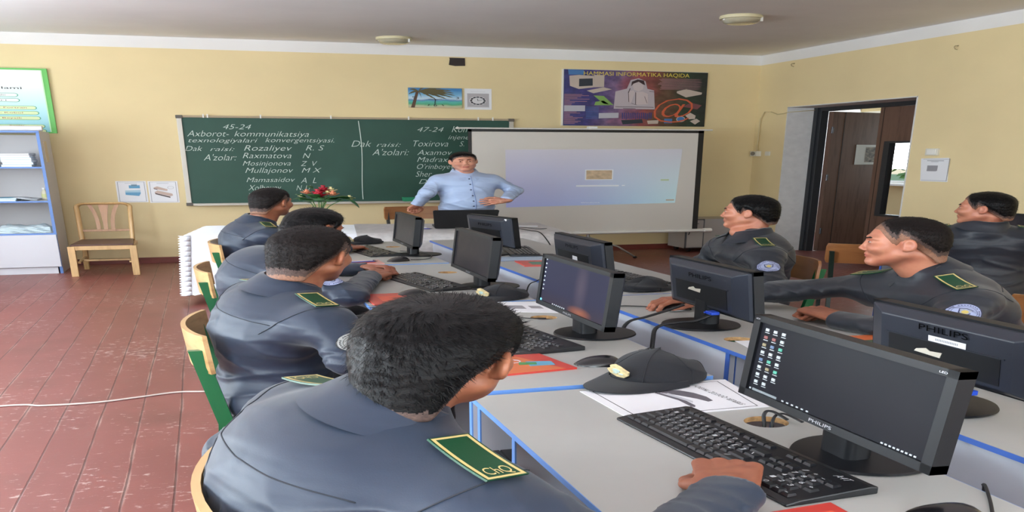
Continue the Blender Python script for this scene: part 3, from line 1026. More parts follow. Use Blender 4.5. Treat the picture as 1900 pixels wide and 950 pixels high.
t = thing('wall_notice', 'white printed notice in a plastic sleeve beside the doorway', 'notice', (XR, 5.58, 1.27))
m = MB().prism([(-.06, 0), (.20, 0), (.225, .30), (-.04, .31)], 0, -.006, -.001)
m.build('sheet', M_PAPER, t)
m = MB().bx(-.0075, -.006, -.055, -.050, .01, .3).bx(-.0075, -.006, -.05, .20, .29, .294).bx(-.0075, -.006, -.05, .19, .012, .016)
m.build('border_line', M_GREY, t)
m = MB().bx(-.0075, -.006, .05, .15, .14, .21, 0).bx(-.0078, -.006, .06, .15, .135, .155, 0).bx(-.0075, -.006, .0, .16, .268, .276, 0).bx(-.0075, -.006, .05, .12, .255, .260, 0)
m.build('grey_print', mat('print_grey_mid', (150, 148, 154), .5), t)

# ------------------------------------------------------------------ wooden chair by the wall
def turned_chair():
    t = thing('wooden_chair', 'pale varnished wooden chair with three curved splats and dark seat against the wall', 'chair', (-.70, 7.45, 0))
    W1 = wood('pale_varnished_wood', (206, 168, 116), (176, 134, 84), 8, .35)
    W2 = wood('rosy_splat_wood', (178, 136, 104), (150, 104, 76), 8, .35)
    for sx in (-1, 1):
        MB().tube([(sx * .17, .235, 0), (sx * .165, .235, .22), (sx * .163, .23, .43)], .021, 8, flat=1).build('leg', W1, t)
        MB().box((sx * .195, -.225, .205), (.046, .05, .41)).build('leg', W1, t, bevel=.005)
    MB().bx(-.19, .19, -.245, -.21, .36, .415).bx(-.185, .185, .21, .24, .36, .41).build('seat_rail', W1, t, bevel=.003)
    MB().bx(-.20, -.165, -.21, .22, .36, .41).bx(.165, .20, -.21, .22, .36, .41).build('seat_rail', W1, t, bevel=.003)
    MB().bx(-.18, .18, -.02, .005, .165, .19).bx(-.175, -.155, -.2, .22, .17, .19).bx(.155, .175, -.2, .22, .17, .19).build('stretcher', W1, t, bevel=.003)
    MB().prism([(-.20, -.245), (.20, -.245), (.175, .225), (-.175, .225)], 2, .415, .438).build('seat', mat('dark_brown_seat', (88, 58, 48), .45), t, bevel=.006)
    # arched back frame
    path = [(-.168, .225, .42), (-.172, .24, .62), (-.176, .262, .86)]
    for i in range(7):
        a = math.pi - i * math.pi / 12
        path.append((-.12 + .058 * math.cos(a), .27, .885 + .055 * math.sin(a)))
    path += [(-x, y, z) for x, y, z in path[::-1]]
    MB().tube(path, .021, 10, flat=.8).build('back_frame', W1, t, smooth=True, auto=50)
    MB().bx(-.168, .168, .228, .25, .545, .575).build('lower_rail', W2, t, bevel=.003)
    for k, (x0, x1) in enumerate(((-.048, -.095), (0, 0), (.048, .095))):
        rows = []
        for i in range(11):
            s = i / 10
            x = x0 + (x1 - x0) * s ** 2.5
            w_ = (.014 if k != 1 else .014 + .022 * s ** 2)
            z = .575 + s * .355
            rows.append([(x - w_, .236 + .03 * s, z), (x + w_, .236 + .03 * s, z)])
        MB().sheet(rows, .014).build('splat', W2, t)
turned_chair()

# ------------------------------------------------------------------ bookcase
CASE_W = mat('white_laminate', (206, 206, 212), .45)
BLUE = mat('blue_edge_band', (92, 128, 190), .4)
CASE_IN = mat('laminate_inside', (206, 202, 202), .55)
t = thing('bookcase', 'white bookcase with blue edges and open shelves at the left wall end', 'bookcase', (-1.36, 7.46, 0))
X0, X1, DP, HT = -.36, .36, .48, 1.91
MB().bx(X0, X0 + .018, .002, DP, 0, HT).build('side_panel', CASE_W, t)
MB().bx(X1 - .018, X1, .002, DP, 0, HT).build('side_panel', CASE_W, t)
MB().bx(X0 + .018, X1 - .018, DP - .012, DP, .05, HT - .018).build('back_panel', CASE_IN, t)
MB().bx(X0, X1, .002, DP, HT, HT + .018).build('top_panel', CASE_W, t)
for z in (1.46, 1.005, .565):
    s_ = MB().bx(X0 + .018, X1 - .018, .004, DP - .012, z - .018, z).build('shelf', CASE_W, t)
    MB().bx(X0 + .018, X1 - .018, 0, .004, z - .02, z + .001).build('blue_edge', BLUE, s_)
MB().bx(X0, X0 + .02, -.002, .002, 0, HT).bx(X1 - .02, X1, -.002, .002, 0, HT).bx(X0, X1, -.002, .002, HT - .004, HT + .018).build('blue_edge', BLUE, t)
MB().bx(X0 + .004, X1 - .004, -.018, -.001, .10, .545).build('door', CASE_W, t, bevel=.001)
MB().bx(X0, X1 - .03, -.002, .01, 0, .092).build('plinth', CASE_W, t)
MB().bx(X1 - .001, X1 + .004, .12, .24, 1.52, 1.80).build('side_label', mat('cream_strip', (214, 200, 176), .5), t)
LB = mat('pale_blue_covers', (170, 204, 220), .5, vary=.1)
def book(w, d, h, loc, rz, lab, cm, cat='book', group=None, pages=True):
    t = thing('book', lab, cat, loc, rz, group)
    MB().bx(-w / 2, w / 2, -d / 2, d / 2, 0, .0022).bx(-w / 2, w / 2, -d / 2, d / 2, h - .0022, h).build('cover', cm, t)
    MB().bx(-w / 2 + .003, w / 2 - .003, -d / 2 + .003, d / 2 - .003, .0022, h - .0022).build('pages', M_PAPER, t)
    return t
BC = [mat('pale_blue_cover', (160, 200, 220), .5), mat('navy_cover', (44, 52, 70), .5), mat('white_cover', (216, 222, 228), .5), mat('aqua_cover', (120, 186, 212), .5)]
bz = 1.46
for i in range(6):
    hh = .030 if i < 5 else .024
    book(.19, .25, hh, (-1.175 + random.uniform(-.006, .006), 7.62, bz), random.uniform(-.05, .05), ['lowest pale blue book of the tall stack on the upper shelf', 'second book from the bottom of the tall stack on the upper shelf', 'third book from the bottom of the tall stack on the upper shelf', 'fourth book from the bottom of the tall stack on the upper shelf', 'white book next to the top of the tall stack on the upper shelf', 'dark navy book on top of the tall stack on the upper shelf'][i], BC[(0, 0, 2, 0, 2, 1)[i]], group='stacked books on the upper shelf')
    bz += hh + .001
bz = 1.46
for i in range(3):
    book(.17, .24, .026, (-1.40, 7.62, bz), random.uniform(-.08, .08), ['lowest book of the short stack at the left on the upper shelf', 'middle book of the short stack at the left on the upper shelf', 'top book of the short stack at the left on the upper shelf'][i], BC[(3, 1, 2)[i]], group='short stack of books on the upper shelf')
    bz += .027
bz = 1.005
for i in range(2):
    book(.24, .25, .02, (-1.34, 7.61, bz), .05 * i, ['aqua booklet under the loose papers on the middle shelf', 'aqua booklet lying on another at the left of the middle shelf'][i], BC[3], group='booklets on the middle shelf')
    bz += .021
# curling loose leaves
def loose_papers(x, y, z, lab, seed):
    m = MB()
    r = random.Random(seed)
    for k in range(6):
        rows = []
        dz = .004 * k
        for i in range(9):
            s = i / 8
            zz = z + dz + .035 * math.sin(math.pi * min(1, s * 1.15)) * (1 - .08 * k) * (1 if s < .87 else .4)
            rows.append([(x - .12 + .23 * s, y - .1 + .004 * k, zz), (x - .12 + .23 * s, y + .12, zz)])
        m.sheet(rows, .0015)
    return tag(m.build('loose_papers', mat('grey_white_paper', (206, 210, 214), .5), None), lab, 'papers')
loose_papers(-1.20, 7.60, 1.007, 'curling stack of white brochures in the middle of the middle shelf', 3)
t = thing('bottle', 'small clear bottle with cream label at the right of the middle shelf', 'bottle', (-1.065, 7.70, 1.006))
MB().lathe([(.020, 0), (.021, .004), (.021, .10), (.012, .125), (.010, .145), (0, .145)], n=20).build('body', mat('clear_plastic', (214, 206, 180), .15, spec=.6), t, smooth=True, auto=40)
MB().lathe([(.0215, .03), (.0215, .08)], n=20).build('label_band', mat('cream_green_label', (196, 196, 140), .5), t)
MB().lathe([(.011, .14), (.011, .165), (0, .165)], n=16).build('cap', M_WHITEP, t)
# folded white cloths on the lower shelf
r = random.Random(4)
for k, (x, w_) in enumerate(((-1.22, .36),)):
    m = MB()
    rows = []
    for i in range(25):
        row = []
        for j in range(15):
            u, v = i / 24, j / 14
            e = min(1, min(u, 1 - u) * 7) ** .5 * min(1, min(v, 1 - v) * 5) ** .5
            z = .566 + e * (.088 + .012 * math.sin(u * 9 + 1.3 * k) + .006 * math.sin(u * 31 + v * 11) + .006 * math.sin(v * 23 + u * 5))
            row.append((x - w_ / 2 + u * w_, 7.50 + v * .30, z))
        rows.append(row)
    m.sheet(rows, -.003)
    for q_ in range(5):
        rows = []
        for i in range(30):
            u = i / 29
            zz = .57 + .016 * q_ + .003 * math.sin(u * 17 + q_ * 2)
            rows.append([(x - w_ / 2 + u * w_, 7.50 - .006 - .003 * math.sin(u * 25 + q_), zz), (x - w_ / 2 + u * w_, 7.493 - .003 * math.sin(u * 21 + q_), zz + .008), (x - w_ / 2 + u * w_, 7.50, zz + .015)])
        m.sheet(rows, .002)
    tag(m.build('folded_cloths', mat('blue_white_cloth', (214, 228, 232), .9, bump=.5, bscale=30), None, smooth=True, auto=60), 'pile of folded bluish white cloths on the lowest open shelf', 'cloth')
m = MB().cyl((-1.72, 7.50, HT + .018 + .033), (-1.0 + .02, 7.50, HT + .018 + .033), .033, n=24)
tag(m.build('paper_roll', M_PAPER, smooth=True, auto=40), 'rolled up white paper lying on top of the bookcase', 'roll')

# ------------------------------------------------------------------ small grey pedestal in the corner
t = thing('pedestal_cabinet', 'low grey drawer cabinet on castors in the corner beyond the screen', 'cabinet', (4.1, 7.62, 0))
GRY = mat('grey_laminate', (176, 170, 166), .5); GED = mat('dark_grey_edge', (92, 92, 96), .5)
MB().bx(-.26, .40, 0, .32, .07, .56).build('body', GRY, t)
MB().bx(-.262, -.248, -.006, .0, .07, .56).bx(-.10, -.086, -.006, 0, .07, .56).bx(-.262, -.086, -.006, 0, .545, .562).bx(-.262, -.09, -.006, 0, .07, .08).build('edge_band', GED, t)
d_ = MB().bx(-.247, -.101, -.014, -.001, .425, .54).build('drawer', GRY, t)
MB().bx(-.205, -.145, -.02, -.0145, .482, .49).build('handle', M_BLACK, d_)
d_ = MB().bx(-.247, -.101, -.014, -.001, .085, .418).build('door', GRY, t)
MB().tube([(-.235, -.015, .30), (-.235, -.03, .33), (-.235, -.03, .37), (-.235, -.015, .40)], .004, 6).build('handle', M_BLACK, d_)
for x in (-.2, .34):
    for y in (.04, .27):
        MB().cyl((x - .01, y, .033), (x + .01, y, .033), .033, n=16).bx(x - .004, x + .004, y - .01, y + .01, .03, .07).build('castor', M_BLACK, t)
# cord on the floor at the left
pts = [(-2.4, 3.30, .006)] + [(-1.3, 3.32, .006), (-0.714, 3.379, .006), (-0.581, 3.346, .006), (-0.417, 3.342, .006), (-0.285, 3.381, .006), (-0.165, 3.419, .006), (-.05, 3.40, .006), (.12, 3.42, .006)]
def smooth_path(p, n=8):
    out = []
    P_ = [Vector(a) for a in p]
    for i in range(len(P_) - 1):
        p0, p1, p2, p3 = P_[max(i - 1, 0)], P_[i], P_[i + 1], P_[min(i + 2, len(P_) - 1)]
        for k in range(n):
            s = k / n
            out.append(.5 * ((2 * p1) + (-p0 + p2) * s + (2 * p0 - 5 * p1 + 4 * p2 - p3) * s * s + (-p0 + 3 * p1 - 3 * p2 + p3) * s ** 3))
    out.append(P_[-1])
    return out
m = MB().tube(smooth_path(pts), .0055, 8)
tag(m.build('floor_cord', mat('dusty_white_cord', (206, 192, 184), .6), smooth=True), 'thin white cord running across the red floorboards at the left', 'cord')


# ------------------------------------------------------------------ desks
TOP = mat('grey_white_desktop', (174, 174, 170), .38, vary=.05, vscale=5, bump=.04, bscale=80)
SIDE = mat('pale_desk_panel', (188, 190, 198), .5)
BLUE2 = mat('strong_blue_edge', (60, 98, 176), .4)
BLUE1 = mat('light_blue_edge', (100, 146, 212), .4)
CHIP = mat('chipboard', (170, 132, 86), .8, vary=.3, vscale=90)
HOLE_IN = mat('dark_hole', (24, 20, 18), .9)
DZ_ = .75
def desk(x, y, flip, label, edge, group):
    t = thing('computer_desk', label, 'desk', (x, y, 0), math.pi if flip else 0, group)
    L, D = 1.10, .50
    a, b = -L / 2, L / 2
    z0, z1 = DZ_ - .018, DZ_
    hx, hy, hr, q_ = .165, .24, .036, .06
    m = MB()
    m.bx(-D / 2, D / 2, a, hy - q_, z0, z1).bx(-D / 2, D / 2, hy + q_, b, z0, z1)
    m.bx(-D / 2, hx - q_, hy - q_, hy + q_, z0, z1).bx(hx + q_, D / 2, hy - q_, hy + q_, z0, z1)
    n = 32
    vs = []
    for z in (z0, z1):
        for i in range(n):
            an = 2 * math.pi * i / n
            vs.append((hx + hr * math.cos(an), hy + hr * math.sin(an), z))
        for i in range(n):
            an = 2 * math.pi * i / n
            c, s = math.cos(an), math.sin(an)
            k = q_ / max(abs(c), abs(s))
            vs.append((hx + k * c, hy + k * s, z))
    fs = []
    for i in range(n):
        j = (i + 1) % n
        fs += [(i, j, n + j, n + i), (2 * n + i, 3 * n + i, 3 * n + j, 2 * n + j)]
    m.add(vs, fs)
    top = m.build('tabletop', TOP, t)
    m = MB()
    m.add(vs, [(i, 2 * n + i, 2 * n + (i + 1) % n, (i + 1) % n) for i in range(n)])
    m.build('hole_edge', CHIP, top, recalc=False)
    m = MB()
    e = .0015
    m.bx(-D / 2 - e, -D / 2, a, b, z0, z1 - .0005).bx(D / 2, D / 2 + e, a, b, z0, z1 - .0005).bx(-D / 2, D / 2, a - e, a, z0, z1 - .0005).bx(-D / 2, D / 2, b, b + e, z0, z1 - .0005)
    m.build('edge_band', edge, top)
    for y0, y1 in ((a + .005, a + .021), (b - .021, b - .005), (b - .235, b - .219)):
        p = MB().bx(-D / 2 + .012, D / 2 - .03, y0, y1, .0, z0).build('side_panel', SIDE, t)
        MB().bx(-D / 2 + .009, -D / 2 + .012, y0, y1, .0, z0).build('panel_edge', edge, p)
        MB().bx(D / 2 - .03, D / 2 - .027, y0, y1, .0, z0).build('panel_edge', edge, p)
    p = MB().bx(D / 2 - .026, D / 2 - .010, a + .021, b - .219, .25, z0).build('back_panel', SIDE, t)
    MB().bx(D / 2 - .010, D / 2 - .008, b - .232, b - .214, .0, z0).build('panel_edge', edge, p)
    MB().bx(-D / 2 + .02, D / 2 - .04, b - .219, b - .021, .12, .136).build('case_shelf', SIDE, t)
    return t
LBL = ['computer desk of the left row nearest the camera, a stapler sheet on it', 'second computer desk of the left row, a black keyboard and red book on it', 'third computer desk of the left row, under the clasped hands', 'farthest computer desk of the left row, in front of the cloth covered table']
LBR = ['nearest computer desk of the right row, at the right edge of the photo', 'second computer desk of the right row, where a sleeved arm reaches the mouse', 'third computer desk of the right row, a cap and red book on it', 'farthest computer desk of the right row, before the teacher']
for i, yc in enumerate((1.082, 2.215, 3.335, 4.465)):
    desk(.67, yc, False, LBL[i], BLUE1, None)
for i, yc in enumerate((1.13, 2.245, 3.355, 4.475)):
    desk(1.335, yc, True, LBR[i], BLUE2, None)

# computer case in the near desk's bay
t = thing('computer_case', 'black computer tower under the nearest left desk, small lit lamps on its front', 'computer', (.66, 1.508, .137))
MB().bx(-.20, .18, -.082, .082, 0, .42).build('case_body', M_BLACK, t, bevel=.004)
MB().bx(-.215, -.201, -.082, .082, 0, .42).build('front_panel', mat('glossy_black', (14, 14, 18), .2), t, bevel=.004)
m = MB().bx(-.218, -.2155, -.02, .0, .375, .385, 0).bx(-.218, -.2155, -.02, .01, .355, .362, 1)
m.build('status_lamp', [mat('red_led', (255, 40, 60), .4, emit=(255, 50, 60), estr=1.2), mat('blue_led', (60, 60, 255), .4, emit=(70, 70, 255), estr=1.2)], t)
for i in range(4):
    MB().bx(-.2185, -.2155, -.06, .06, .06 + i * .03, .064 + i * .03).build('front_slot', mat('dark_chrome', (90, 90, 100), .3, metal=.8), t)

# ------------------------------------------------------------------ monitors
BEZ = mat('monitor_black', (15, 16, 20), .42, spec=.3)
BACK = mat('monitor_back', (38, 41, 50), .38, spec=.4, bump=.05, bscale=300, bdist=.001)  # reflection on the upper back is lightened into this colour
BACK2 = mat('monitor_back_dark', (15, 16, 19), .5, spec=.3)
LOGO = mat('logo_silver', (190, 190, 196), .35, metal=.3)
LOGOD = mat('logo_dark', (4, 4, 5), .85, spec=.05)
def screen_mat(name, kind):
    m = bpy.data.materials.new(name); m.use_nodes = True
    q = NT(m)
    sp = q.n('ShaderNodeSeparateXYZ'); q.l(q.co, sp.inputs[0])
    y, z = sp.outputs[1], sp.outputs[2]
    if kind == 'night':
        base = q.ramp(z, [(0.10, lin((62, 50, 62))), (0.19, lin((48, 48, 80))), (0.33, lin((44, 46, 78)))])
        gr = q.n('ShaderNodeTexGradient', gradient_type='SPHERICAL')
        mp = q.n('ShaderNodeMapping', vector_type='TEXTURE'); q.l(q.co, mp.inputs[0])
        mp.inputs['Location'].default_value = (0, -.06, .130); mp.inputs['Scale'].default_value = (1, .085, .030)
        q.l(mp.outputs[0], gr.inputs[0])
        base = q.mix(gr.outputs[0], base, lin((190, 110, 70)))
        mp = q.n('ShaderNodeMapping', vector_type='TEXTURE'); q.l(q.co, mp.inputs[0])
        mp.inputs['Location'].default_value = (0, -.05, .25); mp.inputs['Scale'].default_value = (1, .05, .16)
        g2 = q.n('ShaderNodeTexGradient', gradient_type='SPHERICAL'); q.l(mp.outputs[0], g2.inputs[0])
        mm = q.n('ShaderNodeMath', operation='MULTIPLY'); q.l(g2.outputs[0], mm.inputs[0]); mm.inputs[1].default_value = .6
        base = q.mix(mm.outputs[0], base, lin((110, 96, 112)))
        es = .85
    elif kind == 'dark':
        base = q.ramp(z, [(0.10, lin((30, 32, 46))), (0.24, lin((38, 40, 54))), (0.36, lin((26, 28, 42)))])
        es = .35
    else:
        f = q.noise(9, 2)
        base = q.ramp(f, [(0.35, lin((44, 40, 46))), (0.6, lin((66, 56, 60))), (0.8, lin((84, 80, 76)))])  # blurry reflections on dark glass, put into the glow colour
        es = .35
    q.l(base, q.bsdf.inputs['Emission Color'])
    q.bsdf.inputs['Emission Strength'].default_value = es
    q.bsdf.inputs['Base Color'].default_value = (.012, .012, .014, 1)
    q.bsdf.inputs['Roughness'].default_value = .30
    q.bsdf.inputs['Specular IOR Level'].default_value = .07
    return m
SCR = {k: screen_mat('screen_' + k, k) for k in ('night', 'dark', 'dim')}
def monitor(x, y, rz, w, h, z0, kind, label, cat='monitor', icons=0, marks=None, back='logo', off=-.035):
    t = thing('monitor', label, 'monitor', (x, y, DZ_), rz, None)
    MB().lathe([(0, 0), (.097, 0), (.101, .003), (.099, .009), (.08, .013), (.03, .016), (0, .016)], n=48).build('base', BEZ, t, smooth=True, auto=40)
    TM = Matrix.Translation((off, 0, 0)) @ Matrix.Rotation(math.radians(4), 4, 'Y')
    m = MB().prism(rounded(.045, .075, .015, 5, off * .45, 0), 2, .012, z0 + .06)
    m.build('neck', BEZ, t, smooth=True, auto=40)
    fr = MB(); fr.T = TM
    b = .019
    z1 = z0 + h
    fr.bx(-.022, .004, -w / 2, w / 2, z0, z0 + b + .004).bx(-.022, .004, -w / 2, w / 2, z1 - b, z1)
    fr.bx(-.022, .004, -w / 2, -w / 2 + b, z0, z1).bx(-.022, .004, w / 2 - b, w / 2, z0, z1)
    fr = fr.build('bezel', BEZ, t)
    s = MB(); s.T = TM
    s.bx(-.017, -.012, -w / 2 + b, w / 2 - b, z0 + b + .003, z1 - b)
    scr = s.build('screen', SCR[kind], t)
    # back shell: sloping wedge and raised middle
    bk = MB(); bk.T = TM
    e = .006
    def ring(xx, iy, zz0, zz1):
        return [(xx, -w / 2 + iy, zz0), (xx, w / 2 - iy, zz0), (xx, w / 2 - iy, zz1), (xx, -w / 2 + iy, zz1)]
    rs = [ring(.003, e, z0 + e, z1 - e), ring(.012, .012, z0 + .010, z1 - .008), ring(.030, .06, z0 + .030, z1 - .030)]
    vs = [p for r_ in rs[:3] for p in r_]
    fs = []
    for k in range(2):
        for i in range(4):
            j = (i + 1) % 4
            fs.append((4 * k + i, 4 * k + j, 4 * k + 4 + j, 4 * k + 4 + i))
    fs += [(8, 9, 10, 11), (3, 2, 1, 0)]
    bk.add(vs, fs)
    bk = bk.build('back_shell', BACK, t, bevel=.005)
    r_ = MB(); r_.T = TM
    zc = z0 + h * .60
    r_.bx(0.0302, 0.0312, -w * .31, w * .31, z0 + .045, zc - .004, 1).bx(0.0302, 0.0325, -w * .33, w * .33, zc - .004, zc, 0)
    r_.build('back_recess', [BACK, BACK2], bk)
    if back:
        r_ = MB(); r_.T = TM
        r_.text('PHILIPS', (0.0314, -.055, zc + (.034 if back == 'sticker' else .025)), (0, .12, 0), (0, 0, .021), depth=.0012)
        r_.build('maker_name', LOGOD, bk)
    if back == 'sticker':
        r_ = MB(); r_.T = TM
        r_.bx(0.0312, 0.0322, -.03, .06, zc - .002, zc + .020, 0)
        r_.build('paper_label', M_PAPER, bk)
        r_ = MB(); r_.T = TM
        for i in range(14):
            y_ = -.012 + i * .004
            r_.bx(0.0321, 0.0325, y_, y_ + .0022, zc + .006, zc + .014)
        r_.build('label_bars', M_GREY, bk)
    if back in ('sticker', 'torn'):
        r_ = MB(); r_.T = TM
        zz = zc - .05 if back == 'sticker' else zc - .045
        yy = -.03 if back == 'sticker' else -.03
        r_.prism([(yy - .035, zz), (yy + .03, zz - .004), (yy + .035, zz + .016), (yy + .005, zz + .012), (yy - .005, zz + .020), (yy - .03, zz + .010)], 0, 0.0313, 0.0323)
        r_.build('torn_label', mat('worn_cream_label', (206, 200, 186), .6), bk)
    if back == 'corner':
        r_ = MB(); r_.T = TM
        r_.prism([(.0, zc - .06), (.045, zc - .062), (.045, zc - .028), (.002, zc - .026)], 0, 0.0313, 0.0323)
        r_.build('paper_label', M_PAPER, bk)
    # front writing
    r_ = MB(); r_.T = TM
    r_.text('PHILIPS', (-.0222, .027, z0 + .007), (0, -.054, 0), (0, 0, .009), depth=.0005)
    r_.build('maker_name', LOGO, fr)
    if icons:
        r_ = MB(); r_.T = TM
        r_.text('LED', (-.0222, -w / 2 + .032, z1 - .013), (0, -.014, 0), (0, 0, .005), depth=.0005)
        r_.text('AOV', (-.0222, w / 2 - .006, z1 - .013), (0, -.012, 0), (0, 0, .005), depth=.0005)
        r_.build('corner_writing', LOGO, fr)
        r_ = MB(); r_.T = TM
        rr = random.Random(5)
        for c in range(icons):
            for k in range(8 if c < 2 else 7):
                yy = w / 2 - b - .014 - c * .023
                zz = z1 - b - .016 - k * .024
                mi = rr.choice((0, 0, 0, 0, 0, 1, 2, 3, 4))
                r_.bx(-.0185, -.0172, yy - .009, yy, zz - .0085, zz, mi)
                r_.bx(-.0182, -.0172, yy - .011, yy + .001, zz - .0145, zz - .0125, 0)
        for k in range(6):
            r_.bx(-.0182, -.0172, .105 - k * .013, .110 - k * .013, z0 + b + .006, z0 + b + .010, 0)
        for k in range(9):
            r_.bx(-.0182, -.0172, -w / 2 + b + .015 + k * .008, -w / 2 + b + .019 + k * .008, z0 + b + .006, z0 + b + .010, 0)
        r_.bx(-.0182, -.0172, .125, .195, z0 + b + .005, z0 + b + .012, 5)
        r_.bx(-.0182, -.0172, .2, .204, z0 + b + .006, z0 + b + .011, 0)
        ic = [mat('icon_pale', (170, 176, 180), .5, emit=(130, 136, 142), estr=.4), mat('icon_red', (120, 70, 70), .5, emit=(130, 84, 80), estr=.4), mat('icon_teal', (70, 150, 130), .5, emit=(70, 150, 130), estr=.4), mat('icon_blue', (80, 100, 130), .5, emit=(90, 110, 140), estr=.4), mat('icon_ochre', (130, 120, 90), .5, emit=(130, 122, 96), estr=.4), mat('search_bar', (110, 118, 122), .5, emit=(104, 112, 118), estr=.5)]
        r_.build('desktop_icons', ic, scr)
    return t, TM
monitor(.867, 1.115, 0, .455, .262, .10, 'dark', off=-.062, label= 'near monitor with a dark desktop and columns of icons, on the nearest left desk', icons=3)
mm, TM = monitor(.873, 2.18, math.radians(0), .475, .262, .095, 'night', off=-.058, label= 'monitor showing a dusky blue sky with an orange glow low down')
r_ = MB(); r_.T = TM
for k in range(8):
    r_.bx(-.0182, -.0172, .205, .212, .33 - k * .022, .337 - k * .022, 0)
for k in range(7):
    r_.bx(-.0182, -.0172, .12 - k * .014, .125 - k * .014, .118, .124, 0)
r_.bx(-.0182, -.0172, .209, .218, .118, .128, 1)
r_.build('desktop_icons', [MATS['icon_pale'], mat('start_cyan', (110, 200, 230), .5, emit=(110, 200, 230), estr=.8)], [c for c in mm.children if c.name.startswith('screen')][0])
monitor(.873, 3.13, 0, .48, .275, .092, 'dim', off=-.058, label= 'monitor with a dim blurry picture, between the clasped hands and the teacher')
monitor(.873, 4.28, 0, .46, .265, .092, 'dim', off=-.058, label= 'farthest monitor of the left row, facing the student at the flowers')
monitor(1.18, 1.34, math.pi, .44, .235, .088, 'dim', 'monitor seen from behind at the right edge, dark maker name above a paper label', back='sticker')
monitor(1.18, 2.22, math.pi, .44, .25, .075, 'dim', 'monitor seen from behind with a torn white label, beside the reaching hand', back='torn')
monitor(1.17, 3.12, math.pi, .47, .235, .085, 'dim', 'monitor seen from behind, third of the right row, small upright white label', back='corner')
mm, TM = monitor(1.17, 4.22, math.pi + math.radians(14), .40, .265, .075, 'dim', 'monitor seen from behind nearest the teacher, round white sticker in its corner')
r_ = MB(); r_.T = TM
r_.cyl((.010, .165, .322), (.0200, .165, .322), .009, n=16)
r_.build('round_sticker', M_PAPER, mm)

# blue video plugs and cables behind the right monitors
CAB = mat('black_cable', (22, 22, 24), .5)
BLU = mat('vga_blue', (34, 74, 190), .4)
def cable(pts, r, lab, name='cable', group=None, m_=None):
    return tag(MB().tube(smooth_path(pts), r, 8).build(name, m_ or CAB, smooth=True), lab, 'cable', group)
def plug(x, y, z, lab):
    t = thing('video_plug', lab, 'plug', (x, y, z))
    MB().box((0, 0, 0), (.022, .034, .016)).build('plug_body', BLU, t, bevel=.003)
    for s in (-1, 1):
        MB().cyl((-.016, s * .012, 0), (-.008, s * .012, 0), .004, n=8).build('thumb_screw', BLU, t)
plug(1.162, 2.13, .845, 'blue video plug under the monitor with the torn label')
plug(1.155, 1.25, .845, 'blue video plug under the monitor at the right edge')
cable([(1.165, 2.13, .838), (1.13, 2.15, .80), (1.10, 2.18, .785), (1.05, 2.20, .76), (1.02, 2.16, .70), (1.01, 2.14, .5), (1.0, 2.10, .2), (1.0, 2.05, .01)], .006, 'thick black cable arching down from the blue plug between the rows')
cable([(1.18, 2.32, .83), (1.13, 2.34, .79), (1.08, 2.34, .765), (1.03, 2.34, .74), (1.005, 2.32, .66), (1.0, 2.30, .4), (1.0, 2.28, .01)], .006, 'second thick black cable dropping between the rows, left of the first')
cable([(1.16, 1.25, .838), (1.13, 1.27, .80), (1.09, 1.30, .765), (1.04, 1.33, .735), (1.01, 1.31, .62), (.995, 1.30, .3), (.99, 1.3, .01)], .005, 'thick black cable dropping from the blue plug at the right edge')
cable([(1.19, 1.30, .84), (1.15, 1.26, .79), (1.10, 1.22, .757), (1.06, 1.17, .72), (1.03, 1.14, .6), (1.02, 1.12, .3), (1.02, 1.1, .01)], .003, 'thin black cable hanging at the right edge beside a thick one')
cable([(1.215, 2.49, .758), (1.16, 2.55, .756), (1.10, 2.57, .756), (1.055, 2.52, .745), (1.02, 2.44, .68), (.98, 2.40, .66), (1.0, 2.38, .3), (1.0, 2.38, .01)], .0028, 'thin mouse cable looping over the blue edge between the rows')
for k, (dy, dz_) in enumerate(((0, 0), (.12, .01), (.25, -.01))):
    cable([(1.19, 3.05 + dy, .757), (1.13, 3.02 + dy, .762), (1.07, 2.98 + dy, .76 + dz_), (1.02, 2.93 + dy, .70), (1.0, 2.9 + dy, .4), (1.0, 2.9 + dy, .01)], .004 - .0006 * k, ['black cable over the blue edge nearest the second cap', 'middle one of three cables crossing the blue edge by the second cap', 'farthest of three cables crossing the blue edge by the second cap'][k])
cable([(.86, 1.30, .765), (.85, 1.33, .78), (.838, 1.335, .77), (.835, 1.325, .70), (.835, 1.32, .4), (.85, 1.3, .01)], .0035, 'black cable going down the hole beside the near monitor base')
cable([(.875, 1.28, .765), (.868, 1.325, .772), (.845, 1.318, .76), (.842, 1.31, .68), (.842, 1.31, .4), (.86, 1.28, .01)], .003, 'thinner black cable entering the same hole by the near monitor')

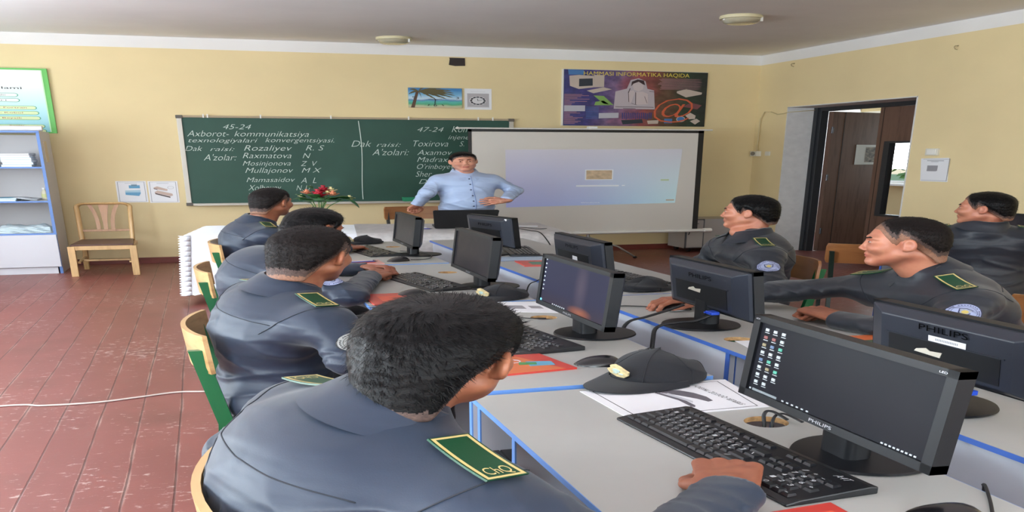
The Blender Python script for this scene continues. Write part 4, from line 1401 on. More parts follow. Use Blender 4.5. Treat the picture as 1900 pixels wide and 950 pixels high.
# ------------------------------------------------------------------ keyboards
KEYC = mat('key_black', (18, 19, 23), .3)
KBB = mat('keyboard_black', (14, 15, 19), .4)
LEG = mat('key_legend', (205, 208, 212), .5)
_keymesh = {}
def keyboard(x, y, rz, label, detail=2, L=.455, D=.142):
    t = thing('keyboard', label, 'keyboard', (x, y, DZ_), rz)
    # local: typist looks along +x; keyboard's left end is +y
    m = MB()
    prof = [(-D / 2, 0), (D / 2, 0), (D / 2, .020), (D / 2 - .012, .024), (-D / 2 + .02, .014), (-D / 2, .008)]
    m.prism(prof, 1, -L / 2, L / 2)
    m.build('keyboard_body', KBB, t, bevel=.004)
    u = .0188
    sl = math.atan2(.010, D - .03)
    def kz(xx):
        return .0135 + (xx + D / 2 - .02) * math.tan(sl)
    rows = []
    X = -D / 2 + .021
    # from front row to back row: widths in units, gap entries negative
    main = [[1.25, 1.25, 1.25, 6.25, 1.25, 1.25, 1.25, 1.25], [2.25] + [1] * 10 + [2.75], [1.75] + [1] * 11 + [2.25], [1.5] + [1] * 12 + [1.5], [1] * 13 + [2]]
    legs = ['', '  ZXCVBNM,./', ' ASDFGHJKL;\'', ' QWERTYUIOP[]\\', '`1234567890-=']
    lm = MB()
    cnt = 0
    rest = MB()
    def key(w, xx, yy, dep=1.0, ch=''):
        nonlocal cnt
        hw = w * u / 2 - .0012
        hd = dep * u / 2 * .92 - .0012
        if detail == 2 and cnt < 100:
            k = (round(w, 2), dep)
            if k not in _keymesh:
                mm_ = MB()
                vs = [(-hd, -hw, 0), (hd, -hw, 0), (hd, hw, 0), (-hd, hw, 0), (-hd + .0022, -hw + .002, .0068), (hd - .0012, -hw + .002, .0068), (hd - .0012, hw - .002, .0068), (-hd + .0022, hw - .002, .0068)]
                mm_.add(vs, [(3, 2, 1, 0), (4, 5, 6, 7), (0, 1, 5, 4), (1, 2, 6, 5), (2, 3, 7, 6), (3, 0, 4, 7)])
                o = mm_.build('key', KEYC, t, (xx, yy, kz(xx)))
                _keymesh[k] = o.data
            else:
                o = bpy.data.objects.new('key', _keymesh[k])
                COL.objects.link(o)
                o.parent = t
                o.location = (xx * K, yy * K, kz(xx))
        else:
            z = kz(xx)
            vs = [(xx - hd, yy - hw, z), (xx + hd, yy - hw, z), (xx + hd, yy + hw, z), (xx - hd, yy + hw, z), (xx - hd + .0022, yy - hw + .002, z + .0068), (xx + hd - .0012, yy - hw + .002, z + .0068), (xx + hd - .0012, yy + hw - .002, z + .0068), (xx - hd + .0022, yy + hw - .002, z + .0068)]
            rest.add(vs, [(3, 2, 1, 0), (4, 5, 6, 7), (0, 1, 5, 4), (1, 2, 6, 5), (2, 3, 7, 6), (3, 0, 4, 7)])
        cnt += 1
        if ch.strip() and detail:
            lm.text(ch, (xx - .002, yy + .006, kz(xx) + .0069), (0, -.0072, 0), (.0075, 0, 0), depth=.0003)
    pitch = u * .92
    for r_, row in enumerate(main):
        yy = L / 2 - .010
        for i, w in enumerate(row):
            ch = legs[r_][i] if i < len(legs[r_]) else ''
            key(w, X + r_ * pitch, yy - w * u / 2, 1.0, ch)
            yy -= w * u
    yn = L / 2 - .010 - 15 * u - .008
    for r_, row in enumerate(([1, 1, 1], [0, 1, 0], [0, 0, 0], [1, 1, 1], [1, 1, 1])):
        for i, w in enumerate(row):
            if w:
                key(1, X + r_ * pitch, yn - (i + .5) * u, 1.0, '-' if r_ < 2 else '')
    yp = yn - 3 * u - .008
    for r_, row in enumerate(([2, 0, 1, 1], [1, 1, 1, 0], [1, 1, 1, 1], [1, 1, 1, 0], [1, 1, 1, 1])):
        c = 0
        i = 0
        num = ['0 .', '123', '456+', '789', '/*- '][r_]
        q_ = 0
        for i, w in enumerate(row):
            if w == 2:
                key(2, X + r_ * pitch, yp - u, 1, '0'); c = 2; continue
            if w == 0:
                continue
            col_ = i
            key(1, X + r_ * pitch, yp - (col_ + .5) * u, 1, num[min(i, len(num) - 1)])
    yy = L / 2 - .010
    for i in range(13):
        key(1, X + 5.55 * pitch, yy - .5 * u - (i + (i > 0) * .6 + (i > 4) * .5 + (i > 8) * .5) * u * .93, .8, '' )
    for i in range(3):
        key(1, X + 5.55 * pitch, yn - (i + .5) * u, .8)
    if rest.v:
        o = rest.build('keys', KEYC, t)
        o['kind'] = 'stuff'
    if lm.v:
        o = lm.build('key_legends', LEG, t)
        o['kind'] = 'stuff'
    return t
kb = keyboard(.695, 1.185, math.radians(4.5), 'near black keyboard with pale legends under the resting hand', 2)
MB().text('A4T', (.040, -.175, .026), (0, -.028, 0), (.012, 0, 0), depth=.0003, shear=.3).build('maker_mark', LEG, kb)
keyboard(.672, 2.20, math.radians(8), 'black keyboard on the second left desk, partly behind the near dark head', 2)
keyboard(.685, 3.28, math.radians(10), 'black keyboard under the clasped hands', 1)
keyboard(.69, 4.46, math.radians(8), 'farthest left keyboard, beside the dark cap', 1)
keyboard(1.40, 3.20, math.pi + math.radians(4), 'black keyboard partly visible behind the third right monitor', 1)
keyboard(1.34, 4.28, math.pi - math.radians(10), 'black keyboard on the farthest right desk', 1)
keyboard(1.42, 1.33, math.pi, 'black keyboard hidden mostly by the monitor at the right edge', 0)

# ------------------------------------------------------------------ mice
MS = mat('mouse_black', (18, 18, 21), .25, coat=.3)
def mouse(x, y, rz, label):
    t = thing('computer_mouse', label, 'mouse', (x, y, DZ_), rz)
    rows = []
    for i in range(13):
        s = i / 12
        xx = -.052 + .104 * s
        w = .030 * (1 - abs(2 * s - 1) ** 3.2) ** .5 * (.92 + .12 * (1 - s)) + .0005
        hh = .037 * (math.sin(math.pi * min(1, .12 + .88 * (1 - s) ** .8)) ** .6) * (1 - abs(2 * s - 1) ** 5) + .002
        rows.append([(xx, w * math.cos(a), .001 + hh * max(0, math.sin(a)) ** .75) for a in [math.pi * k / 14 for k in range(15)]])
    m = MB().grid(rows)
    n = 15
    m.f.append(tuple(range(n))); m.m.append(0)
    m.f.append(tuple(range(12 * n, 13 * n))); m.m.append(0)
    for i in range(12):
        m.f.append((i * n, (i + 1) * n, (i + 2) * n - 1, (i + 1) * n - 1)); m.m.append(0)
    m.build('shell', MS, t, smooth=True, auto=60)
    MB().cyl((.026, -.004, .026), (.026, .004, .026), .009, n=16).build('wheel', mat('wheel_grey', (70, 70, 76), .4), t)
    return t
mouse(.745, 1.832, math.radians(-18), 'black mouse beside the crown of the nearest cap')
mouse(.80, .86, math.radians(-10), 'black mouse cut off by the bottom edge of the photo')
mouse(.585, 2.995, math.radians(12), 'black mouse in front of the clasped hands')
mouse(.735, 4.03, math.radians(20), 'black mouse on the farthest left desk')
mouse(1.235, 2.485, math.radians(180), 'black mouse under the reaching hand on the right row')
cable([(.80, 1.82, .757), (.84, 1.86, .757), (.88, 1.92, .757), (.925, 1.95, .756), (.96, 1.95, .70)], .0025, 'mouse cable of the mouse beside the nearest cap')
cable([(.86, .85, .757), (.90, .90, .757), (.935, .95, .755), (.96, .97, .65), (.98, .98, .01)], .0025, 'mouse cable running off the desk edge at the bottom right')
cable([(.79, 4.05, .757), (.86, 4.05, .758), (.90, 4.15, .765), (.87, 4.25, .775), (.80, 4.33, .78)], .0025, 'mouse cable looping by the farthest left monitor')
cable([(.83, 2.42, .758), (.78, 2.44, .757), (.74, 2.50, .757), (.68, 2.56, .757)], .0025, 'thin cable across the desk by the second cable hole')

# ------------------------------------------------------------------ caps
CAPM = mat('cap_cloth', (19, 20, 26), .9, bump=.25, bscale=250, bdist=.001, sheen=.05, vary=.15, vscale=9)
BADG = mat('badge_gold', (222, 200, 150), .4, vary=.35, vscale=60)
BADB = mat('badge_pale', (196, 216, 210), .45, vary=.2, vscale=80)
def cap(x, y, rz, label, s=1.0, slump=0.0, emblem=True, squash=1.0):
    """local: brim towards -x"""
    t = thing('uniform_cap', label, 'cap', (x, y, DZ_), rz)
    def crown_r(a, f):
        # a angle, f height fraction -> radius
        e = (1 - f ** 2.6) ** .5
        return e
    H_ = .105 * s * squash
    rows = []
    N = 48
    for k in range(15):
        f = k / 14
        row = []
        for i in range(N):
            a = 2 * math.pi * i / N
            ax, ay = .098 * s, .078 * s
            front = max(0, -math.cos(a))
            back = max(0, math.cos(a))
            e = max(0.0, 1 - f ** 2.4) ** .5
            seam = 1 - .012 * max(0, 1 - abs(((a / (math.pi / 3)) % 1) - .5) * -8 - 4) if False else 1
            h_ = H_ * (1 + .10 * front - .22 * back * (1 if f > 0 else 0)) 
            fold = .006 * s * math.sin(3 * a + 7 * f + slump * 5) * f * (1 - f) * 4
            xx = ax * e * math.cos(a) * (1 + .04 * front) + .012 * f * back
            yy = ay * e * math.sin(a)
            zz = .008 + h_ * f - slump * .030 * f * back + fold
            row.append((xx + fold, yy + fold * .7, zz))
        rows.append(row)
    m = MB().grid(rows, closed=True)
    m.f.append(tuple(range(N))); m.m.append(0)
    crown = m.build('crown', CAPM, t, smooth=True, auto=70)
    seam = MB()
    for q_ in range(6):
        i = int((q_ + .5) / 6 * N) % N
        seam.tube([Vector(rows[k][i]) * 1.003 for k in range(0, 15)], .0011, 5)
    seam.build('panel_seams', mat('cap_seam', (26, 27, 32), .9), crown)
    MB().ball((rows[14][0][0], 0, rows[14][0][2] + .002), (.007, .007, .004), 8).build('top_button', CAPM, t, smooth=True)
    # brim
    rows2 = []
    for j in range(9):
        v = j / 8
        row = []
        for i in range(25):
            a = math.pi * .5 + math.pi * (i / 24) * .92 + math.pi * .04
            bx0, by0 = .100 * s * math.cos(a) * 1.03, .078 * s * math.sin(a)
            reach = .072 * s * math.sin(math.pi * (i / 24)) ** .7
            xx = bx0 - reach * v
            yy = by0 * (1 + .04 * v)
            zz = .014 + (.010 - .016 * v) - .012 * v * (abs(by0) / (.078 * s)) ** 2 + .002
            row.append((xx, yy, max(.003, zz)))
        rows2.append(row)
    MB().sheet(rows2, .0035).build('brim', CAPM, t, smooth=True, auto=50)
    m = MB().tube([(.098 * s * math.cos(a) * .99, .078 * s * math.sin(a) * .99, .03) for a in [math.pi * (-.32 + .64 * i / 12) for i in range(13)]], .007, 6, flat=.4)
    if emblem:
        c = MB()
        TB = Matrix.Translation((-.098 * s * 1.02, 0, .052 * s * squash + .012)) @ Matrix.Rotation(math.radians(-18), 4, 'Y')
        c.T = TB
        c.prism([(a_ * 1.3, b_ * 1.3) for a_, b_ in [(-.016, -.010), (-.006, -.020), (.008, -.019), (.018, -.008), (.020, .006), (.012, .012), (.010, .021), (.0, .026), (-.008, .020), (-.014, .012), (-.021, .004)]], 0, -.012, -.007, 0)
        c.build('badge', BADG, t, bevel=.001)
        c = MB(); c.T = TB
        c.cyl((-.0135, .002, .006), (-.012, .002, .006), .009, n=14).box((-.013, -.006, -.008), (.002, .010, .004)).box((-.013, .008, -.006), (.002, .010, .004))
        c.build('badge_centre', BADB, t)
    return t
cap(.805, 1.668, math.radians(24), 'nearest dark cap with a gold badge, lying by the stapler sheet', 1.06, .8)
cap(.845, 2.86, math.radians(30), 'dark cap with a gold badge between the second and third left monitors', .86, .8, True, .85)
cap(1.325, 2.90, math.radians(200), 'dark cap turned away on the right row beside the monitor with the torn label', .86, .5, False, .85)
cap(.75, 4.93, math.radians(16), 'dark cap on the farthest left desk in front of the flowers', .8, .5, True, .85)

# ------------------------------------------------------------------ books and papers on desks
def quad_thing(name, lab, cat, c, z, th, m_, group=None):
    """c: four plan corners"""
    cx = sum(p[0] for p in c) / 4; cy = sum(p[1] for p in c) / 4
    t = thing(name, lab, cat, (cx, cy, z), 0, group)
    l = [(p[0] - cx, p[1] - cy) for p in c]
    o = MB().prism(l, 2, 0.0002, th).build('sheet' if th < .003 else 'cover', m_, t)
    return t, l
def bil(l, u, v):
    # l: near-left, near-right, far-right, far-left ordering
    return tuple((1 - u) * (1 - v) * l[0][i] + u * (1 - v) * l[1][i] + u * v * l[2][i] + (1 - u) * v * l[3][i] for i in (0, 1))
def onto(m, l, poly_, z, mi=0, th=.0003):
    m.prism([bil(l, *p) for p in poly_], 2, z, z + th, mi)
RED = mat('red_cover', (196, 62, 52), .35); ORG = mat('orange_cover', (214, 110, 62), .35); DK = mat('black_band', (34, 30, 34), .5)
c = [(.50, 1.775), (.685, 1.80), (.655, 1.985), (.50, 1.995)]
t, l = quad_thing('textbook', 'red and orange textbook with a bicycle picture, by the ear of the near student', 'book', c, DZ_, .008, RED)
MB().prism([(p[0] * .98, p[1] * .98) for p in l], 2, .001, .006).build('pages', M_PAPER, t)
m = MB()
onto(m, l, [(0, .0), (.86, 0), (.60, .8), (0, .8)], .0082, 0)
onto(m, l, [(0, .84), (1, .88), (1, 1), (0, 1)], .0082, 1)
onto(m, l, [(.55, .25), (.85, .22), (.9, .42), (.6, .48)], .0086, 2)
onto(m, l, [(.45, .34), (.66, .30), (.7, .40), (.5, .46)], .0090, 3)
onto(m, l, [(.12, .55), (.5, .58), (.5, .68), (.12, .66)], .0086, 4)
m.build('cover_print', [ORG, DK, mat('cover_blue', (96, 160, 190), .5), mat('cover_green', (70, 140, 80), .5), mat('cover_violet', (60, 50, 110), .5)], t)
m = MB()
for (u_, v_) in ((.2, .5), (.45, .52)):
    p = bil(l, u_, v_)
    m.tube([(p[0] + .016 * math.cos(a), p[1] + .016 * math.sin(a), .0095) for a in [i * math.pi / 8 for i in range(17)]], .0012, 5)
m.build('wheel_print', mat('print_pale_blue', (196, 206, 220), .5), t)
def simple_book(c, lab, m1, m2, th=.008):
    t, l = quad_thing('textbook', lab, 'book', c, DZ_, th, m1)
    MB().prism([(p[0] * .985, p[1] * .985) for p in l], 2, .001, th - .002).build('pages', M_PAPER, t)
    m = MB()
    onto(m, l, [(.3, .2), (.85, .2), (.85, .7), (.3, .7)], th + .0002, 0)
    m.build('cover_print', m2, t)
    return t, l
simple_book([(.435, 2.80), (.56, 2.83), (.56, 3.03), (.43, 3.03)], 'red booklet at the desk edge before the clasped hands', RED, mat('orange_red_print', (214, 90, 64), .5))
t, l = simple_book([(.49, 3.93), (.66, 3.93), (.66, 4.08), (.47, 4.08)], 'thin red and white booklet with pens lying across it', mat('white_red_cover', (206, 150, 140), .5), RED)
for k, (cc, lab) in enumerate((((70, 80, 160), 'blue pen lying on the thin booklet'), ((200, 200, 206), 'white pen lying on the thin booklet'))):
    p = thing('pen', lab, 'pen', (.58, 3.99 + .03 * k, DZ_ + .0135), math.radians(6 + 10 * k))
    MB().cyl((-.06, 0, 0), (.05, 0, 0), .004, n=10).build('barrel', mat('pen_%d' % k, cc, .3), p)
    MB().cyl((.05, 0, 0), (.064, 0, 0), .004, .001, n=10).build('tip', M_INK, p)
simple_book([(1.17, 3.68), (1.30, 3.66), (1.33, 3.86), (1.19, 3.88)], 'red book with a green picture on the third right desk', RED, mat('green_blue_print', (80, 130, 110), .5))
simple_book([(1.35, 1.76), (1.53, 1.74), (1.53, 1.95), (1.37, 1.96)], 'orange book beside the forearm, partly behind the right edge monitor', ORG, mat('dark_green_print', (54, 96, 70), .5))
simple_book([(.60, .86), (.70, .86), (.70, .945), (.60, .935)], 'red cover corner at the bottom edge of the photo, below the keyboard', RED, mat('orange_red2', (214, 84, 60), .5))
t, l = quad_thing('paper_sheet', 'white and blue sheet lying on the third right desk beyond the red book', 'paper', [(1.14, 3.92), (1.40, 3.9), (1.42, 4.05), (1.16, 4.08)], DZ_, .002, mat('blue_white_sheet', (168, 186, 206), .5))
t, l = quad_thing('paper_sheet', 'white printed sheet behind the second monitor, under the second cap', 'paper', [(.72, 2.60), (.90, 2.52), (.92, 2.73), (.74, 2.80)], DZ_, .0015, M_PAPER)
m = MB()
onto(m, l, [(.3, .30), (.62, .30), (.62, .62), (.3, .62)], .0016, 0)
onto(m, l, [(.7, .35), (.88, .35), (.88, .6), (.7, .6)], .0016, 0)
m.build('grey_print', MATS['print_grey_mid'], t)
quad_thing('paper_sheet', 'white sheet under the farthest right monitor', 'paper', [(1.13, 1.86), (1.20, 1.84), (1.23, 1.98), (1.15, 1.99)], DZ_, .0015, M_PAPER)[0]['label'] = 'white sheet beside the cable hole, left of the near monitor top corner'
# stapler sheet
c = [(.628, 1.402), (.620, 1.612), (.925, 1.625), (.893, 1.409)]
t, l = quad_thing('paper_sheet', 'white sheet with a grey drawing of a stapler, between the near cap and keyboard', 'paper', c, DZ_, .0015, M_PAPER)
# u along short side (toward +y), v along x
m = MB()
def bar(a, b, w, z=.0016, mi=0):
    p, q_ = bil(l, *a), bil(l, *b)
    d = Vector((q_[0] - p[0], q_[1] - p[1])); n_ = Vector((-d.y, d.x)).normalized() * w
    m.prism([(p[0] - n_.x, p[1] - n_.y), (q_[0] - n_.x, q_[1] - n_.y), (q_[0] + n_.x, q_[1] + n_.y), (p[0] + n_.x, p[1] + n_.y)], 2, z, z + .0003, mi)
for a, b in (((.05, .07), (.95, .07)), ((.05, .93), (.95, .93)), ((.05, .07), (.05, .93)), ((.95, .07), (.95, .93))):
    bar(a, b, .0009)
m.build('border_line', MATS['dark_ink'], t)
m = MB()
def stp(px):
    # drawing outline given on the sheet in (u, v)
    onto(m, l, px, .0017, 0)
onto(m, l, [(.70, .46), (.76, .49), (.78, .54), (.74, .60), (.62, .66), (.46, .70), (.32, .70), (.30, .66), (.42, .62), (.58, .54), (.66, .50)], .0017, 0)
onto(m, l, [(.72, .42), (.76, .44), (.40, .53), (.22, .54), (.17, .52), (.20, .50), (.42, .49)], .0017, 0)
onto(m, l, [(.66, .47), (.68, .50), (.36, .57), (.30, .55)], .0019, 1)
onto(m, l, [(.72, .45), (.76, .455), (.74, .50), (.70, .49)], .0019, 0)
m.build('stapler_drawing', [mat('print_stapler_grey', (96, 92, 100), .5), mat('print_stapler_light', (190, 190, 196), .5)], t)
m = MB()
p0, p1 = bil(l, .86, .76), bil(l, .12, .87)
ux = Vector((p1[0] - p0[0], p1[1] - p0[1], 0)); uz = Vector((-.0 - .010, -.003, 0))
m.text("STEPLER: QOG'OZ TIKGICH", (p1[0], p1[1], .0017), (-ux.x, -ux.y, 0), (-.011, .0, 0), depth=.0003)
m.build('caption_writing', MATS['dark_ink'], t)

# ------------------------------------------------------------------ cloth covered teacher's table
FLc, FRc, BRc, BLc = Vector((-.13, 5.61)), Vector((1.90, 5.14)), Vector((1.98, 5.98)), Vector((-.02, 6.34))
t = thing('teacher_table', 'long table under a white cloth in front of the chalkboard', 'table', (.93, 5.77, 0))
o_ = Vector((.93, 5.77))
ins = [(.985, .985)]
q4 = [((p - o_) * .97) for p in (FLc, FRc, BRc, BLc)]
MB().prism([(p.x, p.y) for p in q4], 2, .735, .765).build('tabletop', wood('table_wood', (170, 130, 90), (130, 96, 62)), t)
for p in q4:
    p = p * .93
    MB().box((p.x, p.y, .367), (.045, .045, .733)).build('leg', MATS['table_wood'], t)
clm = mat('white_lace_cloth', (226, 228, 234), .9, bump=.35, bscale=26, sheen=.3)
clm2 = mat('greyish_cloth', (196, 192, 190), .9, bump=.9, bscale=60, vary=.12, vscale=30)
m = MB()
per = []
cs = [FLc, FRc, BRc, BLc]
nn = [56, 22, 56, 22]
for k in range(4):
    a, b = cs[k], cs[(k + 1) % 4]
    for i in range(nn[k]):
        per.append(a + (b - a) * (i / nn[k]))
ctr = sum(cs, Vector((0, 0))) / 4
rows = []
N = len(per)
for j, (f, z) in enumerate(((.0, .772), (.5, .7722), (.9, .7725), (.99, .7725), (1.0, .768))):
    rows.append([(ctr.x + (p.x - ctr.x) * f, ctr.y + (p.y - ctr.y) * f, z + .0015 * math.sin(i * 1.3) * (f > .3)) for i, p in enumerate(per)])
DROPZ = .12
for j in range(1, 15):
    s = j / 14
    row = []
    for i, p in enumerate(per):
        d = (p - ctr)
        out = d.normalized() * (.006 + .030 * s + .016 * s * math.sin(i * .62 + .8 * math.sin(i * .21)) + .010 * s * math.sin(i * 1.45))
        zz = .768 - (.768 - DROPZ) * s
        if j == 14:
            zz += .012 * (1 if i % 2 else -1)
        row.append((p.x + out.x, p.y + out.y, zz))
    rows.append(row)
m.sheet(rows, .002, closed=True)
tc = m.build('tablecloth', clm, smooth=True, auto=70)
tag(tc, 'white cloth with a lace hem draped over the long teacher table', 'tablecloth')
# ruffled lace strip down the left end of the cloth
m = MB()
rows = []
n_ = 160
for i in range(n_):
    s = i / (n_ - 1)
    z = .770 - s * .66
    bx_, by_ = FLc.x - .030 * s + .014, FLc.y - .006
    ph = s * 75
    scal = .040 + .006 * math.cos(ph * 2)
    rows.append([(bx_ + .020, by_ - .012 - .008 * s, z), (bx_ - scal * .3, by_ - .014 + .010 * math.sin(ph), z - .004), (bx_ - scal * .7, by_ + .006 + .012 * math.sin(ph), z - .007), (bx_ - scal, by_ + .03 + .010 * math.sin(ph), z - .010)])
m.sheet(rows, .002)
m.build('lace_edge', mat('lace_white', (238, 240, 246), .95, bump=1.0, bscale=160, bdist=.006), tc, smooth=True)
# greyish second cloth over the right half
m = MB()
A_, B_, C_, D_ = FLc + (FRc - FLc) * .44, FRc, BRc, BLc + (BRc - BLc) * .44
rows = []
for j in range(12):
    v = j / 11
    L0, R0 = D_ + (A_ - D_) * v, C_ + (B_ - C_) * v
    rows.append([((L0 + (R0 - L0) * (i / 30)).x, (L0 + (R0 - L0) * (i / 30)).y, .777 + .0015 * math.sin(i * .9 + j)) for i in range(31)])
for j in range(1, 9):
    s = j / 8
    row = []
    for i in range(31):
        p = A_ + (B_ - A_) * (i / 30)
        row.append((p.x - .004 * s, p.y - .045 - .020 * s - .010 * s * math.sin(i * .8), .776 - .46 * s))
    rows.append(row)
m.sheet(rows, .003)
tag(m.build('table_cover', clm2, smooth=True, auto=60), 'greyish woven cover over the right half of the teacher table', 'tablecloth')

# laptop, its back towards the class
t = thing('laptop', 'open black laptop seen from behind in front of the teacher', 'laptop', (1.42, 5.62, .784), math.radians(-8))
MB().bx(-.17, .17, -.01, .23, 0, .018).build('laptop_base', M_BLACK, t, bevel=.004)
m = MB()
m.T = Matrix.Rotation(math.radians(14), 4, 'X')
m.prism([(-.175, .012), (.175, .012), (.195, .215), (.185, .225), (-.175, .225), (-.185, .215)], 1, -.016, -.006)
m.build('lid', mat('matte_black_lid', (16, 15, 17), .6), t, bevel=.003)
MB().bx(-.15, .15, .02, .15, .0181, .0195).build('keys', KEYC, t)
t = thing('pen', 'purple blue pen on the teacher table left of the laptop', 'pen', (1.16, 5.60, .784), math.radians(-8))
MB().cyl((-.05, 0, .005), (.05, 0, .005), .005, n=10).build('barrel', mat('violet_plastic', (64, 54, 150), .4), t)
MB().cyl((.05, 0, .005), (.066, 0, .005), .005, .001, n=10).build('tip', M_INK, t)
t, l = quad_thing('paper_sheet', 'small stack of papers on the teacher table behind the pen', 'paper', [(1.06, 5.66), (1.20, 5.63), (1.22, 5.74), (1.08, 5.77)], .784, .006, M_PAPER)
cable([(1.62, 5.55, .792), (1.68, 5.52, .80), (1.70, 5.44, .79), (1.72, 5.32, .784), (1.73, 5.17, .784), (1.74, 5.06, .70), (1.76, 5.03, .6)], .004, 'black laptop cable hanging over the front of the teacher table')
cable([(1.60, 5.52, .792), (1.70, 5.50, .80), (1.80, 5.42, .786), (1.86, 5.44, .786)], .0035, 'short black cable end lying on the grey table cover')
t, l = quad_thing('paper_sheet', 'white folded paper near the right end of the teacher table', 'paper', [(1.70, 5.66), (1.86, 5.60), (1.88, 5.66), (1.72, 5.73)], .784, .004, M_PAPER)
cable([(.93, 5.06, .70), (.95, 5.03, .66), (.96, 5.02, .55), (.95, 5.03, .42), (.90, 5.05, .3)], .005, 'pale cable hanging in front of the grey table cover', m_=M_WHITEP)

# flowers in a vase
t = thing('flower_vase', 'bunch of red and cream roses with green leaves in a vase on the table', 'flowers', (.62, 5.82, .776))
MB().lathe([(0, 0), (.035, 0), (.042, .03), (.036, .10), (.026, .15), (.034, .19), (.028, .19), (.022, .15), (0, .14)], n=24).build('vase', mat('pale_glass_vase', (190, 206, 210), .15, spec=.8), t, smooth=True, auto=40)
PET = [mat('red_petals', (166, 24, 44), .55, vary=.25, vscale=30), mat('peach_petals', (222, 140, 104), .55, vary=.2, vscale=30), mat('cream_petals', (226, 216, 160), .6, vary=.15, vscale=30)]
LEAF = mat('rose_leaf', (46, 92, 46), .45, vary=.35, vscale=20)
STEM = mat('rose_stem', (80, 120, 60), .5)
def rose(c, r, mi):
    m = MB()
    rr = random.Random(int(c[0] * 1e4))
    for ring_, (n_, rad, lean) in enumerate(((4, .35, .15), (6, .65, .5), (8, 1.0, .95))):
        for i in range(n_):
            a = 2 * math.pi * (i + .3 * ring_) / n_ + rr.uniform(-.2, .2)
            rows = []
            for k in range(5):
                s = k / 4
                rad_ = r * (rad * .35 + rad * .65 * s ** 1.2 * lean + .12 * s)
                zz = c[2] - r * .6 + r * 1.25 * s * (1.15 - .32 * ring_)
                wdt = r * .62 * math.sin(math.pi * (.18 + .68 * s))
                row = []
                for j in (-1, -.4, .4, 1):
                    ph = a + j * wdt / max(rad_, .3 * r) * .8
                    row.append((c[0] + rad_ * math.cos(ph), c[1] + rad_ * math.sin(ph), zz - abs(j) * .08 * r * s))
                rows.append(row)
            m.sheet(rows, .0008)
    m.build('rose', PET[mi], t, smooth=True)
for c_, r_, mi in (((-.005, -.02, .335), .054, 0), ((.028, .02, .375), .044, 0), ((-.058, .01, .352), .030, 1), ((.070, -.01, .335), .034, 1), ((.066, .03, .368), .034, 2), ((.155, .0, .292), .030, 2), ((-.085, .02, .315), .018, 2), ((.045, .0, .35), .022, 2)):
    rose(c_, r_, mi)
    MB().tube(smooth_path([(0, 0, .12), (c_[0] * .35, c_[1] * .3, .22), (c_[0] * .8, c_[1], c_[2] - r_ * .6)], 4), .003, 6).build('stem', STEM, t, smooth=True)
for (x, y, z, an, tl, s) in ((-.03, -.03, .27, 200, 20, .075), (.0, -.04, .255, 275, 35, .085), (.045, -.035, .255, 300, 25, .085), (.07, -.02, .29, 350, 10, .10), (.135, .0, .285, 10, -45, .085), (-.055, -.01, .285, 170, 10, .07), (.03, -.03, .30, 250, 5, .07), (-.05, -.02, .25, 230, 30, .07), (.08, -.03, .29, 310, 5, .08), (-.03, .0, .38, 130, 50, .04), (-.02, -.05, .29, 240, 50, .07), (.06, -.05, .27, 280, 40, .07), (.02, -.06, .285, 265, 10, .07), (-.07, -.03, .30, 200, 40, .06)):
    rows = []
    a, e = math.radians(an), math.radians(tl)
    for k in range(7):
        sK = k / 6
        s = s * 1.0
        w = s * .50 * math.sin(math.pi * (sK * .9 + .07)) ** .8
        L_ = s * sK * 1.15
        zz = z + math.sin(e) * L_ - .25 * s * sK * sK
        cxp, cyp = x + math.cos(a) * L_ * math.cos(e), y + math.sin(a) * L_ * math.cos(e)
        nx_, ny_ = -math.sin(a), math.cos(a)
        rows.append([(cxp + nx_ * w * j, cyp + ny_ * w * j, zz + abs(j) * w * .35) for j in (-1, 0, 1)])
    MB().sheet(rows, .0008).build('leaf', LEAF, t, smooth=True)

t.scale = (1.12, 1.12, 1.22)

# ------------------------------------------------------------------ plywood chairs
PLY = wood('plywood', (200, 162, 112), (170, 128, 82), 7, .35, axis='y')
PLYE = mat('plywood_dark_face', (58, 44, 36), .5)
PLYO = wood('orange_plywood', (150, 98, 56), (124, 78, 42), 7, .3, axis='y')
GRN = mat('green_painted_steel', (14, 92, 52), .4)
BLKS = mat('dark_green_steel', (18, 40, 32), .4)
def school_chair(x, y, rz, label, ply=None, steel=None, group=None, top=.86):
    """local: the sitter looks along +x; back at -x"""
    ply = ply or PLY
    steel = steel or GRN
    t = thing('school_chair', label, 'chair', (x, y, 0), rz, group)
    for s in (-1, 1):
        y_ = s * .165
        MB().bar((-.225, y_, 0), (-.205, y_, .42), .034, .018).bar((-.205, y_, .42), (-.252, s * .180, top - .065), .034, .020).build('leg', steel, t)
        MB().bar((.17, y_, 0), (.17, y_, .42), .030, .018).build('leg', steel, t)
        MB().bx(-.205, .18, y_ - .012, y_ + .012, .405, .425).build('seat_rail', steel, t)
        MB().bx(-.21, .17, y_ - .01, y_ + .01, .13, .15).build('side_rail', steel, t)
    MB().bx(-.02, .0, -.155, .155, .405, .425).build('cross_rail', steel, t)
    rows = []
    for i in range(9):
        u = i / 8
        xx = -.19 + .40 * u
        zz = .437 - .012 * math.sin(math.pi * u) - .02 * max(0, u - .8) * 5 * .5
        rows.append([(xx, -.185 + .37 * j / 8, zz - .006 * math.sin(math.pi * j / 8)) for j in range(9)])
    MB().sheet(rows, .010).build('seat', ply, t, smooth=True, auto=40)
    rows = []
    for i in range(7):
        u = i / 6
        zz = top - .17 + .17 * u
        row = []
        for j in range(13):
            v = -1 + 2 * j / 12
            edge = .008 if (i in (0, 6) and j in (0, 12)) else 0
            row.append((-.262 - .010 * u + .045 * v * v, v * (.20 - edge), zz))
        rows.append(row)
    MB().sheet(rows, .011).build('backrest', ply, t, smooth=True, auto=40)
    return t
school_chair(.23, 1.10, 0, 'plywood chair with green legs under the nearest student', group=None)
